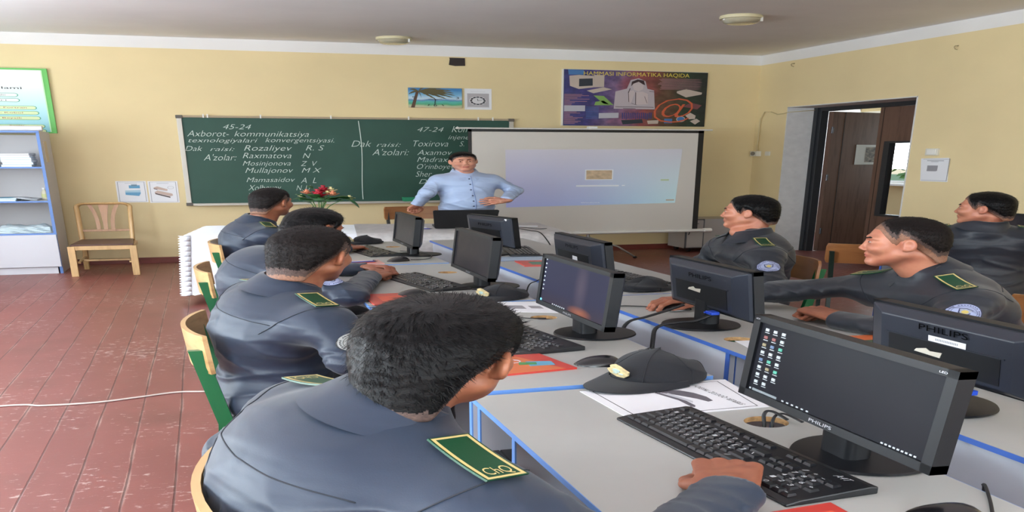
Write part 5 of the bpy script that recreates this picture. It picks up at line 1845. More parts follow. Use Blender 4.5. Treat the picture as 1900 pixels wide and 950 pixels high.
school_chair(.198, 2.30, 0, 'plywood chair with green legs under the second student of the left row')
school_chair(.218, 3.52, 0, 'plywood chair with green legs under the third student of the left row')
school_chair(.272, 4.58, 0, 'plywood chair with green legs under the student nearest the flowers')
school_chair(1.86, 1.96, math.pi, 'orange plywood chair under the student at the right edge', PLYO)
school_chair(1.86, 3.27, math.pi, 'green legged chair under the far right row student by the door', PLYO)
school_chair(2.85, 3.84, math.radians(62), 'empty orange plywood chair with dark green frame between two right students', PLYO, BLKS)
school_chair(2.92, 3.16, math.radians(180), 'chair under the student sitting with his back turned by the door wall', PLYO, BLKS)
# teacher's chair, backrest seen over the table
school_chair(1.34, 6.62 - .16, math.radians(-90), 'wooden backed chair the teacher holds, behind the laptop', PLYO, mat('black_steel', (24, 24, 26), .4), top=.935)
# papers and clutter on the floor by the empty chair


# ------------------------------------------------------------------ people: shared surface tools
def V3(p):
    return np.array(p, float)
def unit(v):
    v = V3(v)
    return v / np.linalg.norm(v)
def smin(a, b, k):
    h = np.clip(.5 + .5 * (b - a) / k, 0, 1)
    return b * (1 - h) + a * h - k * h * (1 - h)
def smax(a, b, k):
    return -smin(-a, -b, k)
def cap_(p, a, b, ra, rb):
    a, b = V3(a), V3(b)
    ab = b - a
    t = np.clip(((p - a) @ ab) / (ab @ ab + 1e-12), 0, 1)
    q = p - (a + t[:, None] * ab)
    return np.sqrt((q * q).sum(1)) - (ra + (rb - ra) * t)
def ell_(p, c, r, R=None):
    q = p - V3(c)
    if R is not None:
        q = q @ R          # columns of R are the local axes
    r = V3(r)
    k0 = np.sqrt(((q / r) ** 2).sum(1))
    k1 = np.sqrt(((q / (r * r)) ** 2).sum(1)) + 1e-9
    return k0 * (k0 - 1) / k1
def surfnet(f, lo, hi, h):
    lo, hi = V3(lo), V3(hi)
    B = 8
    nb = np.ceil((hi - lo) / (h * B)).astype(int)
    n = nb * B + 1
    D = np.full(n, 9.0, np.float32)
    gi = np.stack(np.meshgrid(*[np.arange(k) for k in nb], indexing='ij'), -1).reshape(-1, 3)
    cen = lo + (gi * B + B / 2) * h
    d = f(cen)
    far = np.abs(d) > B * h * .87 * 1.7 + .004
    for g in gi[far & (d < 0)]:
        s = g * B
        D[s[0]:s[0] + B + 1, s[1]:s[1] + B + 1, s[2]:s[2] + B + 1] = -9
    act = gi[~far]
    loc = np.stack(np.meshgrid(*[np.arange(B + 1)] * 3, indexing='ij'), -1).reshape(-1, 3)
    for c0 in range(0, len(act), 300):
        ch = act[c0:c0 + 300]
        idx = (ch[:, None, :] * B + loc[None]).reshape(-1, 3)
        v = f(lo + idx * h)
        D[idx[:, 0], idx[:, 1], idx[:, 2]] = v
    S = D < 0
    c = S[:-1, :-1, :-1].astype(np.int8)
    cnt = np.zeros(c.shape, np.int8)
    corners = [(i, j, k) for i in (0, 1) for j in (0, 1) for k in (0, 1)]
    m = c.shape
    for i, j, k in corners:
        cnt += S[i:i + m[0], j:j + m[1], k:k + m[2]]
    cells = np.argwhere((cnt > 0) & (cnt < 8))
    vid = np.full(m, -1, np.int64)
    vid[cells[:, 0], cells[:, 1], cells[:, 2]] = np.arange(len(cells))
    acc = np.zeros((len(cells), 3)); num = np.zeros(len(cells))
    for a in corners:
        for ax in range(3):
            if a[ax]:
                continue
            b = list(a); b[ax] = 1
            va = D[cells[:, 0] + a[0], cells[:, 1] + a[1], cells[:, 2] + a[2]]
            vb = D[cells[:, 0] + b[0], cells[:, 1] + b[1], cells[:, 2] + b[2]]
            x = (va < 0) != (vb < 0)
            t = np.where(x, va / np.where(x, va - vb, 1), 0)
            t = np.clip(t, 0, 1)
            p = np.tile(V3(a), (len(cells), 1)); p[:, ax] += t
            acc[x] += p[x]; num[x] += 1
    P = lo + (cells + acc / num[:, None]) * h
    faces = []
    for ax in range(3):
        o1, o2 = [(1, 2), (2, 0), (0, 1)][ax]
        sl0 = [slice(None)] * 3; sl1 = [slice(None)] * 3
        sl0[ax] = slice(0, -1); sl1[ax] = slice(1, None)
        e = S[tuple(sl0)] != S[tuple(sl1)]
        ed = np.argwhere(e)
        ed = ed[(ed[:, o1] > 0) & (ed[:, o2] > 0) & (ed[:, o1] < m[o1]) & (ed[:, o2] < m[o2])]
        if not len(ed):
            continue
        q = []
        for d1, d2 in ((0, 0), (1, 0), (1, 1), (0, 1)):
            t = ed.copy(); t[:, o1] -= 1 - d1; t[:, o2] -= 1 - d2
            q.append(vid[t[:, 0], t[:, 1], t[:, 2]])
        q = np.stack(q, 1)
        fl = S[ed[:, 0], ed[:, 1], ed[:, 2]]
        q[~fl] = q[~fl][:, ::-1]
        q = q[(q >= 0).all(1)]
        faces.append(q)
    F = np.concatenate(faces)
    return P, F
def normals_of(f, P, e=.002):
    g = np.stack([f(P + V3(v) * e) - f(P - V3(v) * e) for v in ((1, 0, 0), (0, 1, 0), (0, 0, 1))], 1)
    return g / (np.linalg.norm(g, axis=1, keepdims=True) + 1e-9)
def np_mesh(name, parts, mats, parent, base, mi=None, smooth=True):
    """parts: list of (P, F[, material index])"""
    V, F, M = [], [], []
    o = 0
    for pt in parts:
        P, f = pt[0], pt[1]
        V.append(P); F.append(np.asarray(f) + o); o += len(P)
        q = pt[2] if len(pt) > 2 else 0
        M.append(np.full(len(f), q) if np.isscalar(q) else q)
    V = np.concatenate(V) - V3(base)
    V[:, :2] *= K
    F = np.concatenate(F); M = np.concatenate(M)
    me = bpy.data.meshes.new(name)
    me.vertices.add(len(V)); me.vertices.foreach_set('co', V.ravel())
    k = F.shape[1]
    me.loops.add(len(F) * k); me.loops.foreach_set('vertex_index', F.ravel().astype(np.int32))
    me.polygons.add(len(F)); me.polygons.foreach_set('loop_start', np.arange(0, len(F) * k, k, dtype=np.int32))
    for m in mats:
        me.materials.append(m)
    me.polygons.foreach_set('material_index', M.astype(np.int32))
    me.polygons.foreach_set('use_smooth', np.full(len(F), smooth))
    me.update(calc_edges=True)
    me.validate()
    ob = bpy.data.objects.new(name, me)
    COL.objects.link(ob)
    if parent:
        ob.parent = parent
    else:
        ob.location = (base[0] * K, base[1] * K, base[2])
    return ob
def tri(F):
    return F

def wave(p, s, a, ph=0.0):
    """smooth pseudo noise, about -1..1"""
    x, y, z = p[:, 0] * s, p[:, 1] * s, p[:, 2] * s
    return (np.sin(x * 1.7 + 1.3 * np.sin(y * 1.1 + ph) + a) + np.sin(y * 1.9 + 1.1 * np.sin(z * 1.3 + ph * 2) + 2 * a) + np.sin(z * 1.6 + 1.2 * np.sin(x * .9 - ph) + 3 * a)) / 3

def crease(t):
    return (1 - np.abs(np.sin(t))) ** 2.2 - .28

def rot_head(yaw, pitch, roll):
    cy, sy = math.cos(-yaw), math.sin(-yaw)
    Rz = np.array([[cy, -sy, 0], [sy, cy, 0], [0, 0, 1]])
    cp, sp = math.cos(-pitch), math.sin(-pitch)
    Rx = np.array([[1, 0, 0], [0, cp, -sp], [0, sp, cp]])
    cr, sr = math.cos(roll), math.sin(roll)
    Ry = np.array([[cr, 0, sr], [0, 1, 0], [-sr, 0, cr]])
    return Rz @ Rx @ Ry

def head_core(q, w=1.0, full=1.0):
    d = ell_(q, (0, -.006, .032), (.076 * w, .089, .084))
    d = smin(d, ell_(q, (0, .030, -.028), (.060 * w * full, .060, .080)), .03)
    d = smin(d, cap_(q, (-.046 * w * full, .006, -.052), (-.012, .066, -.094), .020 * full, .018), .03)
    d = smin(d, cap_(q, (.046 * w * full, .006, -.052), (.012, .066, -.094), .020 * full, .018), .03)
    return d
def head_sdf(q, w=1.0, full=1.0):
    d = head_core(q, w, full)
    d = smin(d, ell_(q, (0, .071, -.096), (.020, .015, .014)), .02)
    for s in (-1, 1):
        d = smin(d, ell_(q, (s * .038 * w, .062, -.022), (.022 * full, .022, .022)), .025)          # cheek
        d = smin(d, cap_(q, (s * .012, .083, .030), (s * .046, .068, .027), .0075, .0065), .014)       # brow
        d = smax(d, -ell_(q, (s * .031, .092, .010), (.018, .014, .011)), .010)                         # socket
        d = smin(d, ell_(q, (s * .031, .0735, .009), (.0135, .0115, .0095)), .003)                       # lid over the eye
        # nostril wing
        d = smin(d, ell_(q, (s * .0125, .092, -.033), (.0075, .009, .0065)), .006)
        # ear
        c = (s * .083 * w, -.008, .0)
        a = .55 * s
        R = np.array([[math.cos(a), -math.sin(a), 0], [math.sin(a), math.cos(a), 0], [0, 0, 1]])
        e = ell_(q, c, (.0085, .0185, .031), R)
        e = smin(e, ell_(q, (s * .075 * w, -.001, -.022), (.007, .009, .012)), .01)
        e = smax(e, -ell_(q, (c[0] + s * .0085, c[1] + .003, c[2] + .003), (.006, .0115, .020), R), .004)
        d = smin(d, e, .006)
    d = smin(d, cap_(q, (0, .080, .022), (0, .0975, -.022), .0072, .0094), .010)
    d = smin(d, ell_(q, (0, .0990, -.027), (.0110, .0090, .0085)), .007)
    # mouth
    d = smin(d, ell_(q, (0, .080, -.056), (.024, .0125, .013)), .014)
    d = smin(d, ell_(q, (0, .0895, -.0545), (.0205, .0055, .0045)), .004)
    d = smin(d, ell_(q, (0, .0880, -.0655), (.0175, .0062, .0052)), .004)
    d = smax(d, -ell_(q, (0, .096, -.0600), (.022, .0060, .0016)), .0025)
    return d
def hairline(q, style):
    """positive inside the hair region"""
    y, z = q[:, 1], q[:, 2]
    ax = np.abs(q[:, 0])
    top = style.get('front', .066)
    hi_ = style.get('side') == 'high'
    zf = np.interp(y, [-.12, -.075, -.035, -.006, .012, .022, .040, .062, .09], [style.get('nape', -.062), style.get('nape', -.062), -.034, .006, .018, -.010, .030, top, top + .004])
    zf = zf + .003 * wave(q, 60, .7, .3)
    zf = zf + np.where(y > .03, -.010 * (ax / .07) ** 2, 0)
    return z - zf
def hair_sdf(q, style, w=1.0):
    t0, t1 = style.get('t0', .002), style.get('t1', .014)
    hl = hairline(q, style)
    k = np.clip(hl / style.get('fade', .07), 0, 1)
    t = t0 + (t1 - t0) * k ** style.get('pow', 1.0)
    zz = np.clip((q[:, 2] - .06) / .05, 0, 1)
    nap = cap_(q, (0, -.036, -.02), (0, -.046, -.11), .056 * w, .054 * w)
    d = ell_(q, (0, -.006, .032), (.076 * w, .089, .084))
    d = smin(d, ell_(q, (0, .030, -.020), (.058 * w, .058, .080)), .03)
    d = smin(d, nap, .02)
    d = d - t - style.get('crown', 0) * zz
    n = style.get('rough', .0012)
    d = d + n * wave(q, 190, 1.0, .5) * k + n * 1.2 * wave(q * np.array([1, 1, .6]), 75, 2.0, 1.5) * k
    return smax(d, -(hl) * .8, .006)

def hand_parts(W, dirv, back, side, curl=.5, s=1.0, spread=.16, thumb=(.75, .35), fist=False, curls=None):
    """capsules of a hand: W wrist, dirv towards fingers, back = out of the back of hand, side = towards the thumb"""
    d, b = unit(dirv), unit(back)
    b = unit(b - d * (b @ d))
    t = unit(side); t = unit(t - d * (t @ d) - b * (t @ b))
    W = V3(W)
    caps = []
    kn = []
    for i, (off, ln) in enumerate(((.030, .088), (.010, .092), (-.010, .088), (-.028, .080))):
        k = W + d * ln * s + t * off * s + b * .004 * s
        kn.append(k)
        caps.append((W + t * off * .55 * s, k, .0165 * s, .0125 * s))
    caps.append((W - d * .03 * s, W + d * .02 * s, .026 * s, .024 * s))
    caps.append((W + d * .035 * s + t * .02 * s, W + d * .060 * s - t * .018 * s, .019 * s, .018 * s))
    fl = [(.042, .026, .020), (.046, .030, .022), (.043, .028, .021), (.034, .021, .018)]
    for i, k in enumerate(kn):
        c = (curls[i] if curls else curl)
        ang = 0
        p = k
        sp_ = spread * (1.5 - i) / 1.5
        dd = unit(d + t * sp_)
        for j, L in enumerate(fl[i]):
            ang += c * (.75, 1.15, .8)[j] * 1.2
            v = dd * math.cos(ang) - b * math.sin(ang)
            q = p + v * L * s
            r0 = (.0098, .0088, .0080)[j] * s * (.9 if i == 3 else 1)
            caps.append((p, q, r0, r0 * .93))
            p = q
    # thumb leaves the side of the palm near its base
    T0 = W + d * .022 * s + t * .026 * s - b * .004 * s
    v = unit(t * thumb[0] + d * .75 - b * thumb[1])
    T1 = T0 + v * .042 * s
    v2 = unit(v + d * .55 - t * .35)
    T2 = T1 + v2 * .034 * s
    T3 = T2 + unit(v2 + d * .2 - t * .3) * .026 * s
    caps += [(T0, T1, .0165 * s, .0125 * s), (T1, T2, .0118 * s, .0105 * s), (T2, T3, .0105 * s, .0088 * s)]
    return caps
def hand_sdf(caps, k=.0045):
    def f(p):
        d = None
        for a, b, ra, rb in caps:
            e = cap_(p, a, b, ra, rb)
            d = e if d is None else smin(d, e, k)
        return d
    pts = np.array([c[0] for c in caps] + [c[1] for c in caps])
    return f, pts.min(0) - .03, pts.max(0) + .03

# ------------------------------------------------------------------ people: materials
def skin_mat(name, rgb, red):
    m = bpy.data.materials.new(name); m.use_nodes = True
    q = NT(m)
    f = q.noise(28, 3); g = q.noise(180, 3)
    c = q.ramp(f, [(0.35, lin(rgb)), (0.7, lin(red))])
    q.l(c, q.bsdf.inputs['Base Color'])
    q.bsdf.inputs['Roughness'].default_value = .48
    q.bsdf.inputs['Subsurface Weight'].default_value = .08
    q.bsdf.inputs['Subsurface Radius'].default_value = (.02, .008, .004)
    q.bump(g, .15, .0012)
    return m
SK1 = skin_mat('skin_tan', (164, 106, 78), (152, 90, 66))
SK2 = skin_mat('skin_light_tan', (178, 118, 92), (168, 102, 80))
SK3 = skin_mat('skin_teacher', (206, 150, 124), (196, 128, 104))
SKH = skin_mat('skin_hand', (156, 96, 70), (142, 82, 60))
LIP = mat('lips', (168, 92, 80), .45)
def hair_mat(name, rgb, rough=.42):
    m = mat(name, rgb, rough, spec=.15, vary=.35, vscale=130, bump=.6, bscale=320, bdist=.002)
    return m
HAIR_B = hair_mat('black_hair', (11, 10, 11), .42)
HAIR_D = hair_mat('dark_brown_hair', (24, 19, 18), .6)
HAIR_S = mat('clipped_hair', (74, 56, 50), .7, vary=.3, vscale=200, bump=.4, bscale=400, bdist=.001)
HAIR_F = mat('faded_hair_on_skin', (128, 90, 70), .65, vary=.25, vscale=220)
def cloth_mat(name, rgb, vary=.08):
    m = bpy.data.materials.new(name); m.use_nodes = True
    q = NT(m)
    c = lin(rgb)
    f = q.noise(7, 4)
    q.l(q.ramp(f, [(0.3, tuple(v * (1 - vary) for v in c[:3]) + (1,)), (0.7, tuple(v * (1 + vary) for v in c[:3]) + (1,))]), q.bsdf.inputs['Base Color'])
    q.bsdf.inputs['Roughness'].default_value = .55
    q.bsdf.inputs['Sheen Weight'].default_value = .12
    q.bsdf.inputs['Sheen Roughness'].default_value = .4
    q.bsdf.inputs['Specular IOR Level'].default_value = .5
    n1 = q.noise(8, 2, q.scaled((1, 1, 1.6)), .45)
    n2 = q.noise(420, 2)
    b1 = q.n('ShaderNodeBump'); b1.inputs['Strength'].default_value = .38; b1.inputs['Distance'].default_value = .03
    q.l(n1, b1.inputs['Height'])
    b2 = q.n('ShaderNodeBump'); b2.inputs['Strength'].default_value = .15; b2.inputs['Distance'].default_value = .001
    q.l(n2, b2.inputs['Height']); q.l(b1.outputs[0], b2.inputs['Normal'])
    q.l(b2.outputs[0], q.bsdf.inputs['Normal'])
    return m
UNI = cloth_mat('grey_blue_uniform', (31, 43, 61))
UNI2 = cloth_mat('dark_grey_uniform', (32, 36, 44))
SHIRT = cloth_mat('light_blue_shirt', (172, 190, 222), .03)
TROU = cloth_mat('dark_trousers', (32, 34, 40))
SHOE = mat('black_shoe', (20, 20, 22), .35)
STITCH = mat('seam_thread', (34, 38, 46), .8)
BRD = mat('shoulder_board_green', (4, 66, 40), .45, bump=.2, bscale=400, bdist=.001)
GOLD = mat('gold_braid', (206, 184, 120), .45)
EYEW = mat('eye_white', (168, 152, 146), .35)
EYEI = mat('eye_dark', (30, 20, 16), .15)
PB_ = mat('patch_pale', (150, 158, 190), .8); PN_ = mat('patch_navy', (48, 52, 84), .8); PG_ = mat('patch_grey', (150, 152, 150), .8); PY_ = mat('patch_gold', (190, 170, 96), .6); PD_ = mat('patch_dark', (40, 42, 46), .8)

def project(sdf, P, N, off=.0, start=.10, steps=40):
    """move points from outside along -N until they are off above the surface"""
    P = P + N * start
    for _ in range(steps):
        d = sdf(P) - off
        P = P - N * np.clip(d, -.02, .05)[:, None] * .8
    return P
def patch_mesh(sdf, c, u, v, pts, faces, off, th=.0022):
    """pts in the plane of u, v around c are laid on the surface"""
    c, u, v = V3(c), unit(u), V3(v)
    v = unit(v - u * (v @ u))
    n = np.cross(u, v)
    P0 = c + np.outer([p[0] for p in pts], u) + np.outer([p[1] for p in pts], v)
    P = project(sdf, P0, np.tile(n, (len(P0), 1)), off)
    return P, faces, n
def grid_pts(w, h, nx, ny):
    pts = [(-w / 2 + w * i / nx, -h / 2 + h * j / ny) for j in range(ny + 1) for i in range(nx + 1)]
    fs = [(j * (nx + 1) + i, j * (nx + 1) + i + 1, (j + 1) * (nx + 1) + i + 1, (j + 1) * (nx + 1) + i) for j in range(ny) for i in range(nx)]
    return pts, fs
def solid_patch(name, P, faces, n, th, m_, parent, base):
    """give a laid patch thickness"""
    P = np.asarray(P)
    Q = P + n * th
    F = [tuple(f) for f in faces] 
    N = len(P)
    from collections import Counter
    ec = Counter()
    for f in F:
        for i in range(len(f)):
            a, b = f[i], f[(i + 1) % len(f)]
            ec[(min(a, b), max(a, b))] += 1
    out = [tuple(i + N for i in f) for f in F] + [tuple(reversed(f)) for f in F]
    for f in F:
        for i in range(len(f)):
            a, b = f[i], f[(i + 1) % len(f)]
            if ec[(min(a, b), max(a, b))] == 1:
                out.append((a, b, b + N, a + N))
    mb_ = MB()
    mb_.add([tuple(p - V3(base)) for p in np.concatenate([P, Q])], out)
    return mb_.build(name, m_, parent)
def shoulder_board(sdf, c, along, across, parent, base, L=.112, W_=.052, up=True):
    """green board with gold braid; along points to the sleeve"""
    along = unit(along); across = V3(across); across = unit(across - along * (across @ along))
    n = np.cross(along, across)
    if n[2] < 0:
        across = -across; n = -n
    pts, fs = grid_pts(L, W_, 12, 4)
    # the board is stiff: laid flat on the mean of the surface below, bending lightly
    P0 = V3(c) + np.outer([p[0] for p in pts], along) + np.outer([p[1] for p in pts], across)
    P1 = project(sdf, P0, np.tile(n, (len(P0), 1)), .004)
    hgt = (P1 - P0) @ n
    xs = np.array([p[0] for p in pts])
    cf = np.polyfit(xs, hgt, 2)
    base_h = np.polyval(cf, xs) + .003
    P = P0 + np.outer(base_h, n)
    o = solid_patch('shoulder_board', P, fs, n, .0045, BRD, parent, base)
    # gold braid round the edge
    def strip(x0, x1, y0, y1, nx, ny):
        q = [(x0 + (x1 - x0) * i / nx, y0 + (y1 - y0) * j / ny) for j in range(ny + 1) for i in range(nx + 1)]
        f = [(j * (nx + 1) + i, j * (nx + 1) + i + 1, (j + 1) * (nx + 1) + i + 1, (j + 1) * (nx + 1) + i) for j in range(ny) for i in range(nx)]
        hh = np.polyval(cf, np.array([a[0] for a in q])) + .0078
        return V3(c) + np.outer([a[0] for a in q], along) + np.outer([a[1] for a in q], across) + np.outer(hh, n), f
    e = .0042
    mb_ = MB()
    for (a, b, c_, d, nx) in ((-L / 2 + .002, L / 2 - .002, -W_ / 2 + .002, -W_ / 2 + .002 + e, 12), (-L / 2 + .002, L / 2 - .002, W_ / 2 - .002 - e, W_ / 2 - .002, 12), (-L / 2 + .002, -L / 2 + .002 + e, -W_ / 2 + .002, W_ / 2 - .002, 1), (L / 2 - .002 - e, L / 2 - .002, -W_ / 2 + .002, W_ / 2 - .002, 1)):
        Pq, f = strip(a, b, c_, d, nx, 1)
        mb_.add([tuple(p - V3(base)) for p in Pq], f)
    mb_.build('gold_braid', GOLD, o, recalc=False)
    # letters near the sleeve end, reading across the board
    V, F = text_geo('ChQ', 0)
    lx = L / 2 - .011
    rd = -across
    up_ = -along
    w_, h_ = .032, .017
    q = [((lx - b * h_), (a - .5) * w_) for a, b in V]
    hh = np.polyval(cf, np.array([a[0] for a in q])) + .0079
    Pq = V3(c) + np.outer([a[0] for a in q], along) + np.outer([-a[1] for a in q], -across) + np.outer(hh, n)
    mb_ = MB()
    mb_.add([tuple(p - V3(base)) for p in Pq], F)
    mb_.build('gold_letters', GOLD, o, recalc=False)
    return o
def ring_pts(r0, r1, n=40, m=2):
    pts, fs = [], []
    for j in range(m + 1):
        r = r0 + (r1 - r0) * j / m
        for i in range(n):
            a = 2 * math.pi * i / n
            pts.append((r * math.cos(a), r * math.sin(a)))
    for j in range(m):
        for i in range(n):
            fs.append((j * n + i, j * n + (i + 1) % n, (j + 1) * n + (i + 1) % n, (j + 1) * n + i))
    return pts, fs
def sleeve_patch(sdf, c, u, v, parent, base, R_=.040, grey=False):
    u = unit(u)
    def lay(pts, fs, off):
        return patch_mesh(sdf, c, u, v, pts, fs, off)
    pale, dark = (PG_, PD_) if grey else (PB_, PN_)
    pts, fs = ring_pts(.001, R_, 40, 8)
    P, F, n = lay(pts, fs, .0012)
    o = solid_patch('sleeve_patch', P, F, n, .0012, pale, parent, base)
    mb_ = MB()
    for r0, r1, off in ((R_ * .965, R_ * 1.03, .0022), (R_ * .70, R_ * .725, .0028)):
        pts, fs = ring_pts(r0, r1, 40, 1)
        P, F, n = lay(pts, fs, off)
        mb_.add([tuple(p - V3(base)) for p in P], F)
    # the lettering round the rim, as small upright strokes
    rr = random.Random(3)
    for i in range(34):
        a = 2 * math.pi * i / 34
        if i % 9 == 4:
            continue
        h_ = R_ * .055 * rr.uniform(.6, 1)
        cx, cy = R_ * .845 * math.cos(a), R_ * .845 * math.sin(a)
        tx, ty = -math.sin(a), math.cos(a)
        rx, ry = math.cos(a), math.sin(a)
        k = [(cx + tx * sx * R_ * .045 + rx * sy * h_, cy + ty * sx * R_ * .045 + ry * sy * h_) for sx, sy in ((-1, -1), (-.3, -1), (.2, .1), (1, -1), (1, 1), (-1, 1))]
        P, F, n = lay(k, [(0, 1, 2, 3, 4, 5)], .0030)
        mb_.add([tuple(p - V3(base)) for p in P], F)
    mb_.build('rim_lettering', dark, o, recalc=False)
    sh = [(-.40, .34), (-.18, .40), (0, .48), (.18, .40), (.40, .34), (.34, -.12), (.18, -.36), (0, -.48), (-.18, -.36), (-.34, -.12)]
    mb_ = MB()
    P, F, n = lay([(0, 0)] + [(a * R_, b * R_) for a, b in sh], [(0, i + 1, (i + 1) % 10 + 1) for i in range(10)], .0032)
    mb_.add([tuple(p - V3(base)) for p in P], F, 0)
    P, F, n = lay([(0, 0)] + [(a * R_ * .8, b * R_ * .8) for a, b in sh], [(0, i + 1, (i + 1) % 10 + 1) for i in range(10)], .0038)
    mb_.add([tuple(p - V3(base)) for p in P], F, 1)
    pts, fs = ring_pts(.0005, R_ * .20, 16, 2)
    P, F, n = lay(pts, fs, .0044)
    mb_.add([tuple(p - V3(base)) for p in P], F, 2)
    mb_.build('shield', [dark, mat('patch_silver', (150, 156, 170), .6), PY_], o, recalc=False)
    return o

# ------------------------------------------------------------------ people: the figure
def figure(label, base, J, head, style, skin, uniform=True, group=None, voxel=.0075, hv=.0042, cloth=None, trou=None, width=1.0, hands=(), strands=0, wid=1.0, full=1.0, belly=0.0, boards=('L', 'R'), patches=('L',), patch_grey=False, stand=False, folds=1.0, seed=1, collar_scale=1.0, sleeve_hand=None):
    cloth = cloth or UNI
    trou = trou or TROU
    base = V3(base)
    Pv, Ch, Nk = V3(J['pelvis']), V3(J['chest']), V3(J['neck'])
    up = unit(Nk - Pv)
    SL, SR = V3(J['SL']), V3(J['SR'])
    rt = unit(SR - SL); rt = unit(rt - up * (rt @ up))
    fr = np.cross(up, rt)
    A = np.stack([rt, fr, up], 1)
    Hc = V3(head['c'])
    hsc = head.get('s', 1.0)
    Rh = rot_head(math.radians(head['yaw']), math.radians(head.get('pitch', 0)), math.radians(head.get('roll', 0)))
    def toh(p):
        return (p - Hc) @ Rh / hsc
    hs = lambda p: head_sdf(toh(p), wid, full) * hsc
    nb0 = Hc + Rh @ V3((0, -.028, -.055)) * hsc; nb1 = Nk + fr * .0 + up * .0
    jaw = Hc + Rh @ V3((0, .012, -.075)) * hsc
    def neck(p):
        d = cap_(p, nb0, nb1, .051 * full, .056 * full)
        return smin(d, cap_(p, jaw, Nk + fr * .03, .036 * full, .045), .03)
    def headneck(p):
        d = smin(hs(p), neck(p), .018)
        return d
    # ---- clothes
    arms = {}
    for s in 'LR':
        arms[s] = (V3(J['S' + s]), V3(J['E' + s]), V3(J['W' + s]))
    W = width
    bel = Pv * .58 + Ch * .42
    def torso(p):
        d = ell_(p, Ch + fr * .0, (.180 * W, .115 * W, .205), A)
        d = smin(d, ell_(p, bel + fr * (.015 + belly), (.165 * W, .122 * W + belly, .18), A), .06)
        d = smin(d, ell_(p, Pv + up * .02, (.178 * W, .130 * W, .13), A), .06)
        for s in 'LR':
            S = arms[s][0]
            d = smin(d, cap_(p, Nk - up * .030, S - up * .012, .050, .048), .05)
        d = smin(d, cap_(p, SL - up * .045 + rt * .035, SR - up * .045 - rt * .035, .080, .080), .06)
        d = smin(d, cap_(p, Nk - up * .05 - fr * .01, Nk + up * .004, .078, .060 * collar_scale), .035)
        return d
    def sleeve(p, s):
        S, E, Wr = arms[s]
        d1 = cap_(p, S - up * .006, E, .056, .056)
        d2 = cap_(p, E, Wr, .055, .043)
        d = smin(d1, d2, .03)
        dr = unit(Wr - E)
        d = smin(d, cap_(p, Wr - dr * .055, Wr + dr * .01, .0455, .0460), .004)
        # wrinkles gathered at the elbow and along the sleeve
        near = np.exp(-((p - E) ** 2).sum(1) / .012)
        ax = unit(E - S)
        tt = (p - S) @ ax
        oo = (p @ V3((3.1, 2.3, 1.7)))
        d = d - folds * .0075 * near * crease(52 * ((p - E) @ unit(dr - ax)) + 1.6 * np.sin(oo * 9))
        d = d - folds * .0055 * crease(tt * 30 + 1.8 * np.sin(oo * 10 + seed)) * np.clip(1 - np.abs(d) * 20, 0, 1) * np.clip((p - E) @ ax * -6 + 1, 0, 1)
        d = d - folds * .0045 * crease(((p - E) @ dr) * 40 + 1.6 * np.sin(oo * 11 + seed)) * np.exp(-((p - Wr * .4 - E * .6) ** 2).sum(1) / .02)
        return smax(d, (p - Wr) @ dr - .006, .004)
    armpit = {s: arms[s][0] * .6 + Ch * .4 for s in 'LR'}
    def jacket(p):
        d = torso(p)
        # cloth pulled between shoulders, hanging folds over back and waist
        loc = (p - Ch) @ A
        d = d + folds * .0045 * wave(p, 11, seed * 1.7, seed * .8) 
        waist = np.exp(-((loc[:, 2] + .22) ** 2) / .010)
        d = d - folds * .0060 * waist * crease(loc[:, 2] * 34 + 1.8 * np.sin(loc[:, 0] * 12 + seed))
        d = d - folds * .0060 * crease(loc[:, 0] * 17 + loc[:, 2] * 12 * np.sign(loc[:, 0]) + 1.2 * np.sin(loc[:, 2] * 13 + seed)) * np.exp(-((loc[:, 2] + .06) ** 2) / .016)
        for s in 'LR':
            near = np.exp(-((p - armpit[s]) ** 2).sum(1) / .014)
            dr_ = unit(arms[s][1] - Ch)
            d = d - folds * .0080 * near * crease(((p - armpit[s]) @ np.cross(fr, dr_)) * 38 + 1.4 * np.sin(loc[:, 1] * 18 + seed))
            d = smin(d, sleeve(p, s), .038)
        return d
    hipx = {'L': Pv - rt * .085, 'R': Pv + rt * .085}
    def pants(p):
        d = ell_(p, Pv - up * .03, (.165 * W, .125 * W, .12), A)
        for s in 'LR':
            Kn, An = V3(J['K' + s]), V3(J['A' + s])
            d = smin(d, cap_(p, hipx[s] - up * .04, Kn, .088 * W, .064), .03)
            e = cap_(p, Kn, An, .062, .050)
            e = e + .003 * np.sin((p @ unit(An - Kn)) * 60 + 2 * np.sin(p[:, 0] * 30))
            d = smin(d, e, .03)
        return d
    allp = np.array([Pv, Ch, Nk] + [a for s in 'LR' for a in arms[s]])
    lo, hi = allp.min(0) - .26, allp.max(0) + .16
    lo[2] = max(lo[2], Pv[2] - .14)
    hem = Pv[2] - (.10 if not stand else .06)
    jf = lambda p: smax(jacket(p), smax(-(neck(p) - .006), -(p[:, 2] - hem) , .01), .006) if False else smax(jacket(p), hem - p[:, 2], .008)
    # ---- skin body (one mesh): head and neck, trunk, arms, legs, hands
    parts = []
    P, F = surfnet(lambda p: headneck(p), np.minimum(Hc - .16, Nk - .09), np.maximum(Hc + .16, Nk + .06), hv)
    q = toh(P)
    lipm = (np.abs(q[:, 0]) < .022) & (q[:, 1] > .078) & (q[:, 2] < -.051) & (q[:, 2] > -.070)
    parts.append((P, F, (lipm[F].all(1)).astype(int)))
